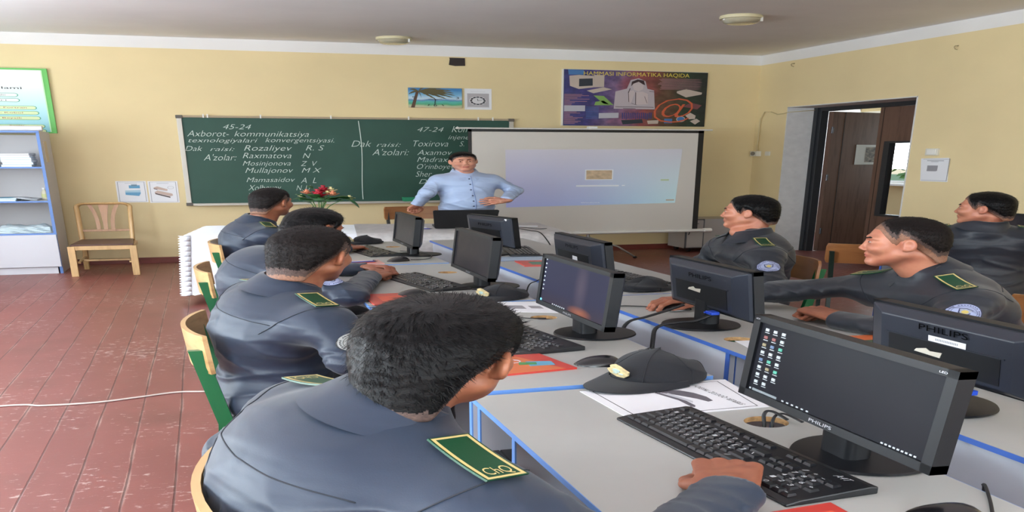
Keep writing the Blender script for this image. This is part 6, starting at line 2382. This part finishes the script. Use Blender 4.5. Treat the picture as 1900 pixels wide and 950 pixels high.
    def core(p):
        d = ell_(p, Ch, (.155 * W, .092 * W, .18), A)
        d = smin(d, ell_(p, bel + fr * belly, (.140 * W, .098 * W + belly, .16), A), .05)
        d = smin(d, ell_(p, Pv, (.150 * W, .100 * W, .11), A), .05)
        for s in 'LR':
            S, E, Wr = arms[s]
            d = smin(d, cap_(p, Nk - up * .04, S, .035, .045), .03)
            d = smin(d, cap_(p, S, E, .048, .036), .02)
            d = smin(d, cap_(p, E, Wr, .036, .026), .02)
            Kn, An = V3(J['K' + s]), V3(J['A' + s])
            d = smin(d, cap_(p, hipx[s] - up * .03, Kn, .070, .050), .03)
            d = smin(d, cap_(p, Kn, An, .050, .036), .02)
        return smin(d, cap_(p, Nk - up * .05, Nk, .05, .05), .03)
    lo2 = np.minimum(lo, np.array([J['K' + s] for s in 'LR'] + [J['A' + s] for s in 'LR']).min(0) - .08)
    hi2 = np.maximum(hi, np.array([J['K' + s] for s in 'LR'] + [J['A' + s] for s in 'LR']).max(0) + .08)
    P, F = surfnet(core, lo2, hi2, .016)
    parts.append((P, F, 0))
    for h_ in hands:
        caps = h_['caps']
        f_, a_, b_ = hand_sdf(caps)
        P, F = surfnet(f_, a_, b_, h_.get('v', .0036))
        parts.append((P, F, 2))
    body = np_mesh('person', parts, [skin, LIP, skin if not uniform else SKH], None, base)
    tag(body, label, 'person', group)
    # eyes
    for s in (-1, 1):
        ec = Hc + Rh @ V3((s * .031, .0755, .0085)) * hsc
        mb_ = MB()
        b_ = ec - base
        T = Matrix.Translation(Vector(b_)) @ Matrix([[*Rh[0], 0], [*Rh[1], 0], [*Rh[2], 0], [0, 0, 0, 1]])
        mb_.ball((0, .0015, 0), (.0112, .0098, .0056), 10, 0, T)
        mb_.ball((0, .0078, 0), (.0060, .0040, .0052), 8, 1, T)
        mb_.build('eye', [EYEW, EYEI], body, smooth=True)
    # hair with eyebrows
    def hf(p):
        return hair_sdf(toh(p), style, wid) * hsc
    P, F = surfnet(hf, Hc - .15, Hc + .17, hv * .8)
    q = toh(P)
    hl = hairline(q, style)
    hln = hl + .005 * wave(q, 210, .4, 1.0) + .003 * wave(q, 420, 1.4, 2.0)
    mi = np.where(hln < style.get('skin_fade', .0), 2, np.where(hln < style.get('clip', .0), 1, 0))
    hp = [(P, F, mi[F[:, 0]])]
    eb = []
    def brow(p):
        q = toh(p)
        d = None
        for s in (-1, 1):
            e = cap_(q, (s * .014, .0905, .0275), (s * .034, .0835, .032), .0038, .0034)
            e = smin(e, cap_(q, (s * .034, .0835, .032), (s * .048, .0705, .0285), .0034, .0018), .003)
            d = e if d is None else np.minimum(d, e)
        return d
    P2, F2 = surfnet(brow, Hc + Rh @ V3((0, .08, .03)) - .06, Hc + Rh @ V3((0, .08, .03)) + .06, .0022)
    hp.append((P2, F2, 0))
    if strands:
        rs = np.random.default_rng(seed)
        N = normals_of(hf, P)
        ok = np.where((hl > .004))[0]
        pick = rs.choice(ok, strands)
        p0, n0, q0, h0 = P[pick], N[pick], q[pick], hl[pick]
        # growth whorls out from the crown
        wh = V3(style.get('whorl', (.012, -.055, .095)))
        dv = q0 - wh
        dv = dv - (dv * (n0 @ Rh)).sum(1, keepdims=True) * (n0 @ Rh)
        dv = dv / (np.linalg.norm(dv, axis=1, keepdims=True) + 1e-6)
        nl = n0 @ Rh
        sw = np.cross(nl, dv)
        tang = dv * .9 + sw * style.get('swirl', .35) + rs.normal(0, .22, dv.shape)
        L = (style.get('len', .018) * np.clip(h0 / .06, .25, 1) * rs.uniform(.6, 1.15, len(p0)))[:, None]
        lift = style.get('lift', .55)
        d0 = nl * lift + tang
        d0 /= np.linalg.norm(d0, axis=1, keepdims=True)
        d1 = nl * (lift * .25) + tang; d1 /= np.linalg.norm(d1, axis=1, keepdims=True)
        a = q0 - nl * .002
        b = a + d0 * L * .5
        c = b + d1 * L * .5
        sd = np.cross(d0, nl); sd /= np.linalg.norm(sd, axis=1, keepdims=True) + 1e-9
        w_ = style.get('sw', .0007)
        V = np.stack([a - sd * w_, a + sd * w_, b - sd * w_ * .8, b + sd * w_ * .8, c - sd * w_ * .1, c + sd * w_ * .1], 1).reshape(-1, 3)
        V = V * hsc @ Rh.T + Hc
        i0 = np.arange(len(p0))[:, None] * 6
        Fs = np.concatenate([i0 + np.array([[0, 1, 3, 2]]), i0 + np.array([[2, 3, 5, 4]])])
        mis = np.where(hl[pick] < style.get('skin_fade', .0), 1, np.where(hl[pick] < style.get('clip', .0), 1, 0))
        hp.append((V, Fs, np.concatenate([mis, mis])))
    np_mesh('hair', hp, [style['mat'], HAIR_S, HAIR_F], body, base)
    # jacket
    P, F = surfnet(jf, lo, hi, voxel)
    np_mesh('jacket' if uniform else 'shirt', [(P, F, 0)], [cloth], body, base)
    jc = body.children[-1] if body.children else None
    jk = [c for c in body.children if c.name.startswith('jacket') or c.name.startswith('shirt')][0]
    # trousers and shoes
    P, F = surfnet(pants, lo2, hi2, .012)
    np_mesh('trousers', [(P, F, 0)], [trou], body, base)
    for s in 'LR':
        An = V3(J['A' + s]); Kn = V3(J['K' + s])
        fd = V3(J.get('foot' + s, fr)); fd[2] = 0; fd = unit(fd)
        sd = np.cross(fd, V3((0, 0, 1)))
        def shoe(p):
            q = np.stack([(p - An) @ sd, (p - An) @ fd, p[:, 2]], 1)
            d = ell_(q, (0, .10, .038), (.045, .085, .042))
            d = smin(d, ell_(q, (0, -.0, .050), (.038, .060, .052)), .03)
            return smax(d, -(p[:, 2] - .001), .006)
        P, F = surfnet(shoe, An + fd * .06 - V3((.2, .2, An[2] + .02)), An + fd * .06 + V3((.2, .2, .09 - An[2] + .05)), .008)
        np_mesh('shoe', [(P, F, 0)], [SHOE], body, base)
    # collar: stands round the neck and folds over
    nax = unit(nb0 - Nk) * .55 + up * .45; nax = unit(nax)
    cr = unit(rt - nax * (rt @ nax)); cf_ = np.cross(nax, cr)
    cc = Nk + up * .0
    rows = []
    nth = 41
    R0 = .068 * collar_scale * full ** .5
    for k, (rad, hz) in enumerate(((R0 + .004, -.030), (R0 - .002, .0), (R0 - .006, .034), (R0 - .003, .041), (R0 + .003, .038), (R0 + .013, .016), (R0 + .026, -.012), (R0 + .036, -.028))):
        row = []
        for i in range(nth):
            a = math.radians(-158 + 316 * i / (nth - 1))     # 0 = nape
            fz = abs(a) / math.radians(158)
            frontness = max(0, (fz - .45) / .55)
            wg = 1.0 if uniform else .45
            rr = rad + (k >= 6) * .016 * frontness * wg
            zz = hz - (.040 if uniform else .066) * frontness * (1 if k < 5 else 1.25) - (k == 7) * .014 * frontness * wg
            row.append(tuple(cc + cr * (rr * 1.02 * math.sin(a)) - cf_ * (rr * math.cos(a) * .98) + nax * zz - base))
        rows.append(row)
    MB().sheet(rows[2:], .0028).build('collar', cloth, jk, smooth=True, auto=60)
    MB().sheet(rows[:3], .0028).build('collar_stand', cloth, jk, smooth=True, auto=60)
    # sewn seams: yoke across the back, ring where each sleeve joins
    if uniform:
        bk = [Ch + rt * x + up * (.085 - .35 * x * x) for x in np.linspace(-.165, .165, 33)]
        Pb = project(jacket, np.array(bk), np.tile(-fr, (33, 1)), .0006, start=.26, steps=70)
        MB().tube([tuple(p - base) for p in Pb], .0013, 5).build('yoke_seam', STITCH, jk, smooth=True)
        for s in 'LR':
            S, E, _ = arms[s]
            ax = unit(unit(E - S) * .35 + unit(S - Nk) * .65)
            c0 = S * .86 + Nk * .14 - up * .022
            e1 = unit(np.cross(ax, fr)); e2 = np.cross(ax, e1)
            dirs = np.array([e1 * math.cos(a) + e2 * math.sin(a) for a in np.linspace(0, 2 * math.pi, 41)[:-1]])
            dirs = dirs[[i for i in range(40) if dirs[i] @ up > -.45]] if False else dirs
            Pr = project(jacket, np.tile(c0, (len(dirs), 1)), dirs, .0006, start=.17, steps=70)
            good = np.abs(jacket(Pr) - .0006) < .003
            seg = []
            for i in range(len(dirs)):
                if good[i] and dirs[i] @ up > -.55:
                    seg.append((i, Pr[i]))
            # longest unbroken run
            ids = [i for i, _ in seg]
            if len(ids) > 6:
                brk = [k for k in range(len(ids)) if (ids[k] - ids[k - 1]) % 40 != 1]
                st = brk[0] if brk else 0
                order = [seg[(st + k) % len(seg)][1] for k in range(len(seg) if len(brk) <= 1 else ((brk[1] - brk[0]) % len(ids)))]
                if len(order) > 4:
                    MB().tube([tuple(p - base) for p in order], .0013, 5).build('sleeve_seam', STITCH, jk, smooth=True)
    # shoulder boards and sleeve patches
    for s in boards:
        S = arms[s][0]
        c = (Nk + (S - Nk) * .82) + up * .055
        c = c - fr * .004
        along = unit(S - Nk); along = along - V3((0, 0, 1)) * 0
        shoulder_board(jacket, c, along, fr, jk, base)
    for s in patches:
        S, E, _ = arms[s]
        ax = unit(E - S)
        out = (S - Ch); out = out - ax * (out @ ax); out = unit(out + fr * J.get('patch_turn', 0.0))
        vv = -ax
        uu = np.cross(vv, out)
        sleeve_patch(jacket, S + ax * J.get('patch_down', .120) + out * .02, uu, vv, jk, base, grey=patch_grey)
    return body, jacket, jk, A, arms


# ------------------------------------------------------------------ the eight people
def legs(J, facing, stand=False, reach=.36):
    """add knees and ankles; facing is the plan angle of the front, clockwise from +y"""
    a = math.radians(facing)
    f = V3((math.sin(a), math.cos(a), 0)); r = V3((math.cos(a), -math.sin(a), 0))
    P = V3(J['pelvis'])
    for s, k in (('L', -1), ('R', 1)):
        if stand:
            J['K' + s] = P + r * k * .10 + V3((0, 0, -.40)) + f * .02
            J['A' + s] = P + r * k * .11; J['A' + s][2] = .075
        else:
            J['K' + s] = P + f * reach + r * k * .11; J['K' + s][2] = .50
            J['A' + s] = P + f * (reach - .02) + r * k * .12; J['A' + s][2] = .075
        J['foot' + s] = f
    return J
BRUSH = dict(mat=HAIR_B, t0=.002, t1=.018, fade=.085, crown=.004, rough=.0009, nape=-.112, clip=.020, len=.020, lift=.16, swirl=.45, sw=.00060)
SHORT = dict(mat=HAIR_D, t0=.0010, t1=.012, fade=.07, rough=.0010, nape=-.098, clip=.050, skin_fade=.022, len=.010, lift=.9, sw=.0006)
FADE = dict(mat=HAIR_D, t0=.0004, t1=.014, fade=.08, pow=1.3, rough=.0008, nape=-.092, clip=.058, skin_fade=.036, side='high', len=.010, lift=.7, sw=.0006)
THICK = dict(mat=HAIR_B, t0=.002, t1=.015, fade=.05, rough=.001, nape=-.082, clip=.022, skin_fade=.008, len=.018, lift=.4, sw=.0007)

# the student nearest the camera, seen from behind, right hand at the keyboard
J = legs(dict(pelvis=(.095, 1.10, .50), chest=(.090, 1.08, .855), neck=(.178, 1.065, 1.045), SL=(.095, 1.265, 0.960), SR=(.240, .865, 0.923),
              EL=(.015, 1.36, .775), WL=(.30, 1.36, .66), ER=(.375, .80, .79), WR=(.570, .965, .797)), 72)
hA = hand_parts((.572, .970, .800), (.46, .88, .02), (-.1, -.10, 1), (-.88, .46, 0), curl=1.1, s=1.12, spread=.10, thumb=(.45, .55), curls=(1.2, 1.15, 1.15, 1.2))
figure('person in grey blue uniform nearest the camera, right hand on the near keyboard', (.07, 1.10, 0), J,
       dict(c=(.240, 1.085, 1.143), s=1.07, yaw=42, pitch=10, roll=3), dict(BRUSH), SK1, voxel=.006, hv=.0035, hands=[dict(caps=hA, v=.0026), dict(caps=hand_parts((.30, 1.36, .655), (.9, -.1, -.15), (0, 0, 1), (0, -1, 0), curl=.4))],
       strands=9000, boards=('L', 'R'), patches=('R',), patch_grey=True, seed=1, width=1.04)

J = legs(dict(pelvis=(.10, 2.24, .50), chest=(.10, 2.21, .855), neck=(.155, 2.20, 1.045), SL=(.085, 2.40, 0.960), SR=(.205, 2.01, 0.945),
              EL=(.12, 2.46, .78), WL=(.36, 2.42, .68), ER=(.255, 1.93, .785), WR=(.47, 2.02, .79)), 74)
figure('person in grey blue uniform second from the camera in the left row, hair clipped short', (.06, 2.24, 0), J,
       dict(c=(.208, 2.215, 1.172), s=1.04, yaw=40, pitch=6, roll=4), dict(SHORT), SK1, voxel=.0065, hv=.004, hands=[dict(caps=hand_parts((.47, 2.02, .782), (.9, .4, -.05), (0, 0, 1), (-.4, .9, 0), curl=.45)), dict(caps=hand_parts((.36, 2.42, .675), (.9, -.2, -.1), (0, 0, 1), (-.2, -1, 0), curl=.45))],
       strands=5000, patches=('R',), patch_grey=True, seed=2, width=1.02)

J = legs(dict(pelvis=(.115, 3.26, .50), chest=(.125, 3.22, .85), neck=(.245, 3.20, 1.015), SL=(.17, 3.42, 0.940), SR=(.245, 3.02, 0.925),
              EL=(.36, 3.62, .785), WL=(.530, 3.565, .800), ER=(.375, 2.91, .785), WR=(.500, 3.305, .800)), 80)
hc1 = hand_parts((.503, 3.315, .802), (.55, .80, .06), (.2, -.35, 1), (-.8, .55, .2), curl=1.2, s=1.12, thumb=(.5, .3))
hc2 = hand_parts((.530, 3.555, .81), (.75, -.62, .02), (.15, .5, 1), (-.3, -.9, .2), curl=1.1, s=1.1, thumb=(.5, .3))
figure('person leaning forward over the third left desk with both hands clasped', (.07, 3.26, 0), J,
       dict(c=(.315, 3.19, 1.155), yaw=62, pitch=22, roll=0), dict(THICK), SK1, voxel=.007, hv=.0045, hands=[dict(caps=hc1, v=.0032), dict(caps=hc2, v=.0032)],
       strands=2500, patches=('R',), patch_grey=False, seed=3)

J = legs(dict(pelvis=(.15, 4.55, .50), chest=(.15, 4.53, .86), neck=(.22, 4.52, 1.055), SL=(.16, 4.73, 0.965), SR=(.245, 4.34, 0.955),
              EL=(.34, 4.86, .79), WL=(.53, 4.66, .79), ER=(.38, 4.30, .79), WR=(.575, 4.46, .79)), 76)
figure('person in grey uniform farthest in the left row, close-cropped head against the chalkboard', (.10, 4.55, 0), J,
       dict(c=(.275, 4.52, 1.205), yaw=48, pitch=2, roll=2), dict(SHORT), SK1, voxel=.008, hv=.0045, hands=[dict(caps=hand_parts((.575, 4.46, .792), (.8, .55, -.02), (0, 0, 1), (-.6, .8, 0), curl=.8), v=.0035), dict(caps=hand_parts((.53, 4.66, .79), (.95, -.2, 0), (0, 0, 1), (-.2, -.95, 0), curl=.8), v=.0035)],
       strands=2500, patches=(), seed=4)

# right row, far: looking towards the board
J = legs(dict(pelvis=(1.95, 3.27, .50), chest=(1.96, 3.26, .865), neck=(1.905, 3.26, 1.055), SL=(1.86, 3.06, .925), SR=(1.91, 3.46, 0.930),
              EL=(1.81, 2.94, .76), WL=(1.70, 3.10, .66), ER=(1.88, 3.54, .76), WR=(1.70, 3.38, .66)), -90)
figure('person in grey uniform before the doorway, head in profile with thick black hair', (2.00, 3.27, 0), J,
       dict(c=(1.905, 3.27, 1.195), yaw=-50, pitch=0, roll=0), dict(THICK), SK2, voxel=.007, hv=.0042, cloth=UNI2, hands=[dict(caps=hand_parts((1.72, 3.10, .655), (-.9, .4, -.1), (0, 0, 1), (.4, .9, 0), curl=.5)), dict(caps=hand_parts((1.70, 3.38, .655), (-.9, -.4, -.1), (0, 0, 1), (.4, -.9, 0), curl=.5))],
       strands=3000, patches=('L',), seed=5)

# right row, near: arm stretched to the mouse
J = legs(dict(pelvis=(1.95, 2.00, .50), chest=(1.80, 2.04, .865), neck=(1.715, 2.065, 1.045), SL=(1.695, 1.875, .940), SR=(1.70, 2.26, 0.920),
              EL=(1.575, 1.80, .79), WL=(1.495, 2.09, .79), patch_down=.095, ER=(1.55, 2.42, .85), WR=(1.315, 2.515, .79)), -88)
hf1 = hand_parts((1.495, 2.10, .800), (-.10, 1, .10), (.0, -.05, 1), (.95, .1, .1), curl=1.25, s=1.15, thumb=(.45, .35))
hf2 = hand_parts((1.305, 2.515, .795), (-1, -.15, .02), (0, 0, 1), (-.1, -1, 0), curl=.5, spread=.12)
figure('person in grey uniform reaching for a mouse, other fist resting on the right row', (1.95, 2.00, 0), J,
       dict(c=(1.650, 2.075, 1.178), s=1.0, yaw=-54, pitch=2, roll=0), dict(FADE), SK2, voxel=.006, hv=.0035, cloth=UNI2, hands=[dict(caps=hf1, v=.003), dict(caps=hf2, v=.003)],
       strands=6000, patches=('L',), seed=6)

# by the door wall, back turned
J = legs(dict(pelvis=(2.86, 3.14, .50), chest=(2.84, 3.14, .88), neck=(2.80, 3.09, 1.10), SL=(2.63, 3.22, 1.010), SR=(2.98, 2.98, 1.010),
              EL=(2.60, 3.36, .80), WL=(2.78, 3.55, .76), ER=(3.10, 3.08, .80), WR=(3.12, 3.36, .76)), 33)
figure('person sitting with his back turned at the far right, face turned left in profile', (2.86, 3.14, 0), J,
       dict(c=(2.782, 3.08, 1.215), yaw=-38, pitch=0, roll=0), dict(THICK, t1=.013, skin_fade=.016, clip=.035), SK2, voxel=.008, hv=.0045, cloth=UNI2, width=1.12, hands=[dict(caps=hand_parts((2.78, 3.55, .76), (.5, .85, -.1), (0, 0, 1), (.85, -.5, 0), curl=.4)), dict(caps=hand_parts((3.12, 3.36, .76), (0, 1, -.1), (0, 0, 1), (-1, 0, 0), curl=.4))],
       strands=2500, boards=('L', 'R'), patches=(), seed=7)

# the teacher, standing behind the table
J = legs(dict(pelvis=(1.66, 6.52, .90), chest=(1.65, 6.47, 1.19), neck=(1.64, 6.46, 1.405), SL=(1.825, 6.46, 1.31), SR=(1.465, 6.46, 1.31),
              EL=(1.985, 6.47, 1.145), WL=(1.865, 6.285, 1.045), ER=(1.375, 6.40, 1.14), WR=(1.318, 6.46, .985)), 180, stand=True)
ht1 = hand_parts((1.855, 6.275, 1.035), (-1, -.05, -.12), (0, -1, .2), (0, -.1, 1), curl=.35, spread=.2, thumb=(.55, .2))
ht2 = hand_parts((1.315, 6.47, .975), (-.12, .62, -.50), (-.1, .5, .85), (.95, .1, 0), curl=.9, thumb=(.6, .3))
_b, _jk, _jo, _A, _arms = figure('person in light blue shirt standing before the chalkboard, one hand on a chair', (1.66, 6.52, 0), J,
       dict(c=(1.628, 6.44, 1.530), yaw=186, pitch=3, roll=4), dict(THICK, t1=.012, front=.056, nape=-.05), SK3, uniform=False, voxel=.007, hv=.0038, cloth=SHIRT, hands=[dict(caps=ht1, v=.003), dict(caps=ht2, v=.003)],
       strands=2500, boards=(), patches=(), seed=8, full=1.12, wid=1.04, belly=.03, width=1.08, stand=True)
# buttons, placket and pocket of the shirt
def shirt_bits():
    base = V3((1.66, 6.52, 0))
    rt, fr, up = _A[:, 0], _A[:, 1], _A[:, 2]
    Nk, Pv = V3((1.64, 6.46, 1.405)), V3((1.66, 6.52, .90))
    n = 26
    line = [Nk + fr * .03 - up * (.045 + .44 * i / n) for i in range(n + 1)]
    P = []
    for c in line:
        for k in (-1, -.5, 0, .5, 1):
            P.append(c + rt * k * .016)
    P = project(_jk, np.array(P), np.tile(fr, (len(P), 1)), .0008, start=.28, steps=70)
    fs = [(5 * j + i, 5 * j + i + 1, 5 * j + 6 + i, 5 * j + 5 + i) for j in range(n) for i in range(4)]
    solid_patch('placket', P, fs, fr, .0015, SHIRT, _jo, base)
    mb_ = MB()
    for i in range(2, n, 4):
        c = P[5 * i + 2] + fr * .003 - base
        mb_ = MB()
        mb_.cyl(tuple(c), tuple(c + fr * .003), .0062, n=12)
        mb_.build('button', mat('dark_blue_button', (40, 44, 80), .4), _jo)
    e = P[[5 * i for i in range(n + 1)]] + fr * .0025 - base
    MB().tube([tuple(p) for p in e], .0014, 5).build('placket_edge', mat('blue_piping', (96, 120, 180), .7), _jo)
    pts, fs = grid_pts(.105, .115, 8, 8)
    c = V3((1.65, 6.47, 1.19)) - rt * .085 + up * .03
    Pq, F, nn = patch_mesh(_jk, c + fr * .15, rt, up, pts, fs, .001)
    Pq = project(_jk, c + np.outer([p[0] for p in pts], rt) + np.outer([p[1] for p in pts], up), np.tile(fr, (len(pts), 1)), .001, start=.28, steps=70)
    solid_patch('pocket', Pq, fs, fr, .0015, SHIRT, _jo, base)
    # belt
    row = []
    for i in range(49):
        a = 2 * math.pi * i / 48
        row.append(Pv + rt * .30 * math.cos(a) + fr * .30 * math.sin(a) + V3((0, 0, -.035)))
shirt_bits()

# a third workplace at the right edge, only its monitor shows
desk(3.42, 3.62, False, 'computer desk beyond the person with his back turned, at the right edge', BLUE2, None)
monitor(3.48, 3.66, math.radians(0), .44, .25, .10, 'dim', 'dark monitor beyond the person with his back turned, cut by the right edge')
for o in list(bpy.data.objects):
    if o.type == 'MESH' and o.name.startswith(('jacket', 'shirt', 'person', 'hair', 'trousers')):
        pass
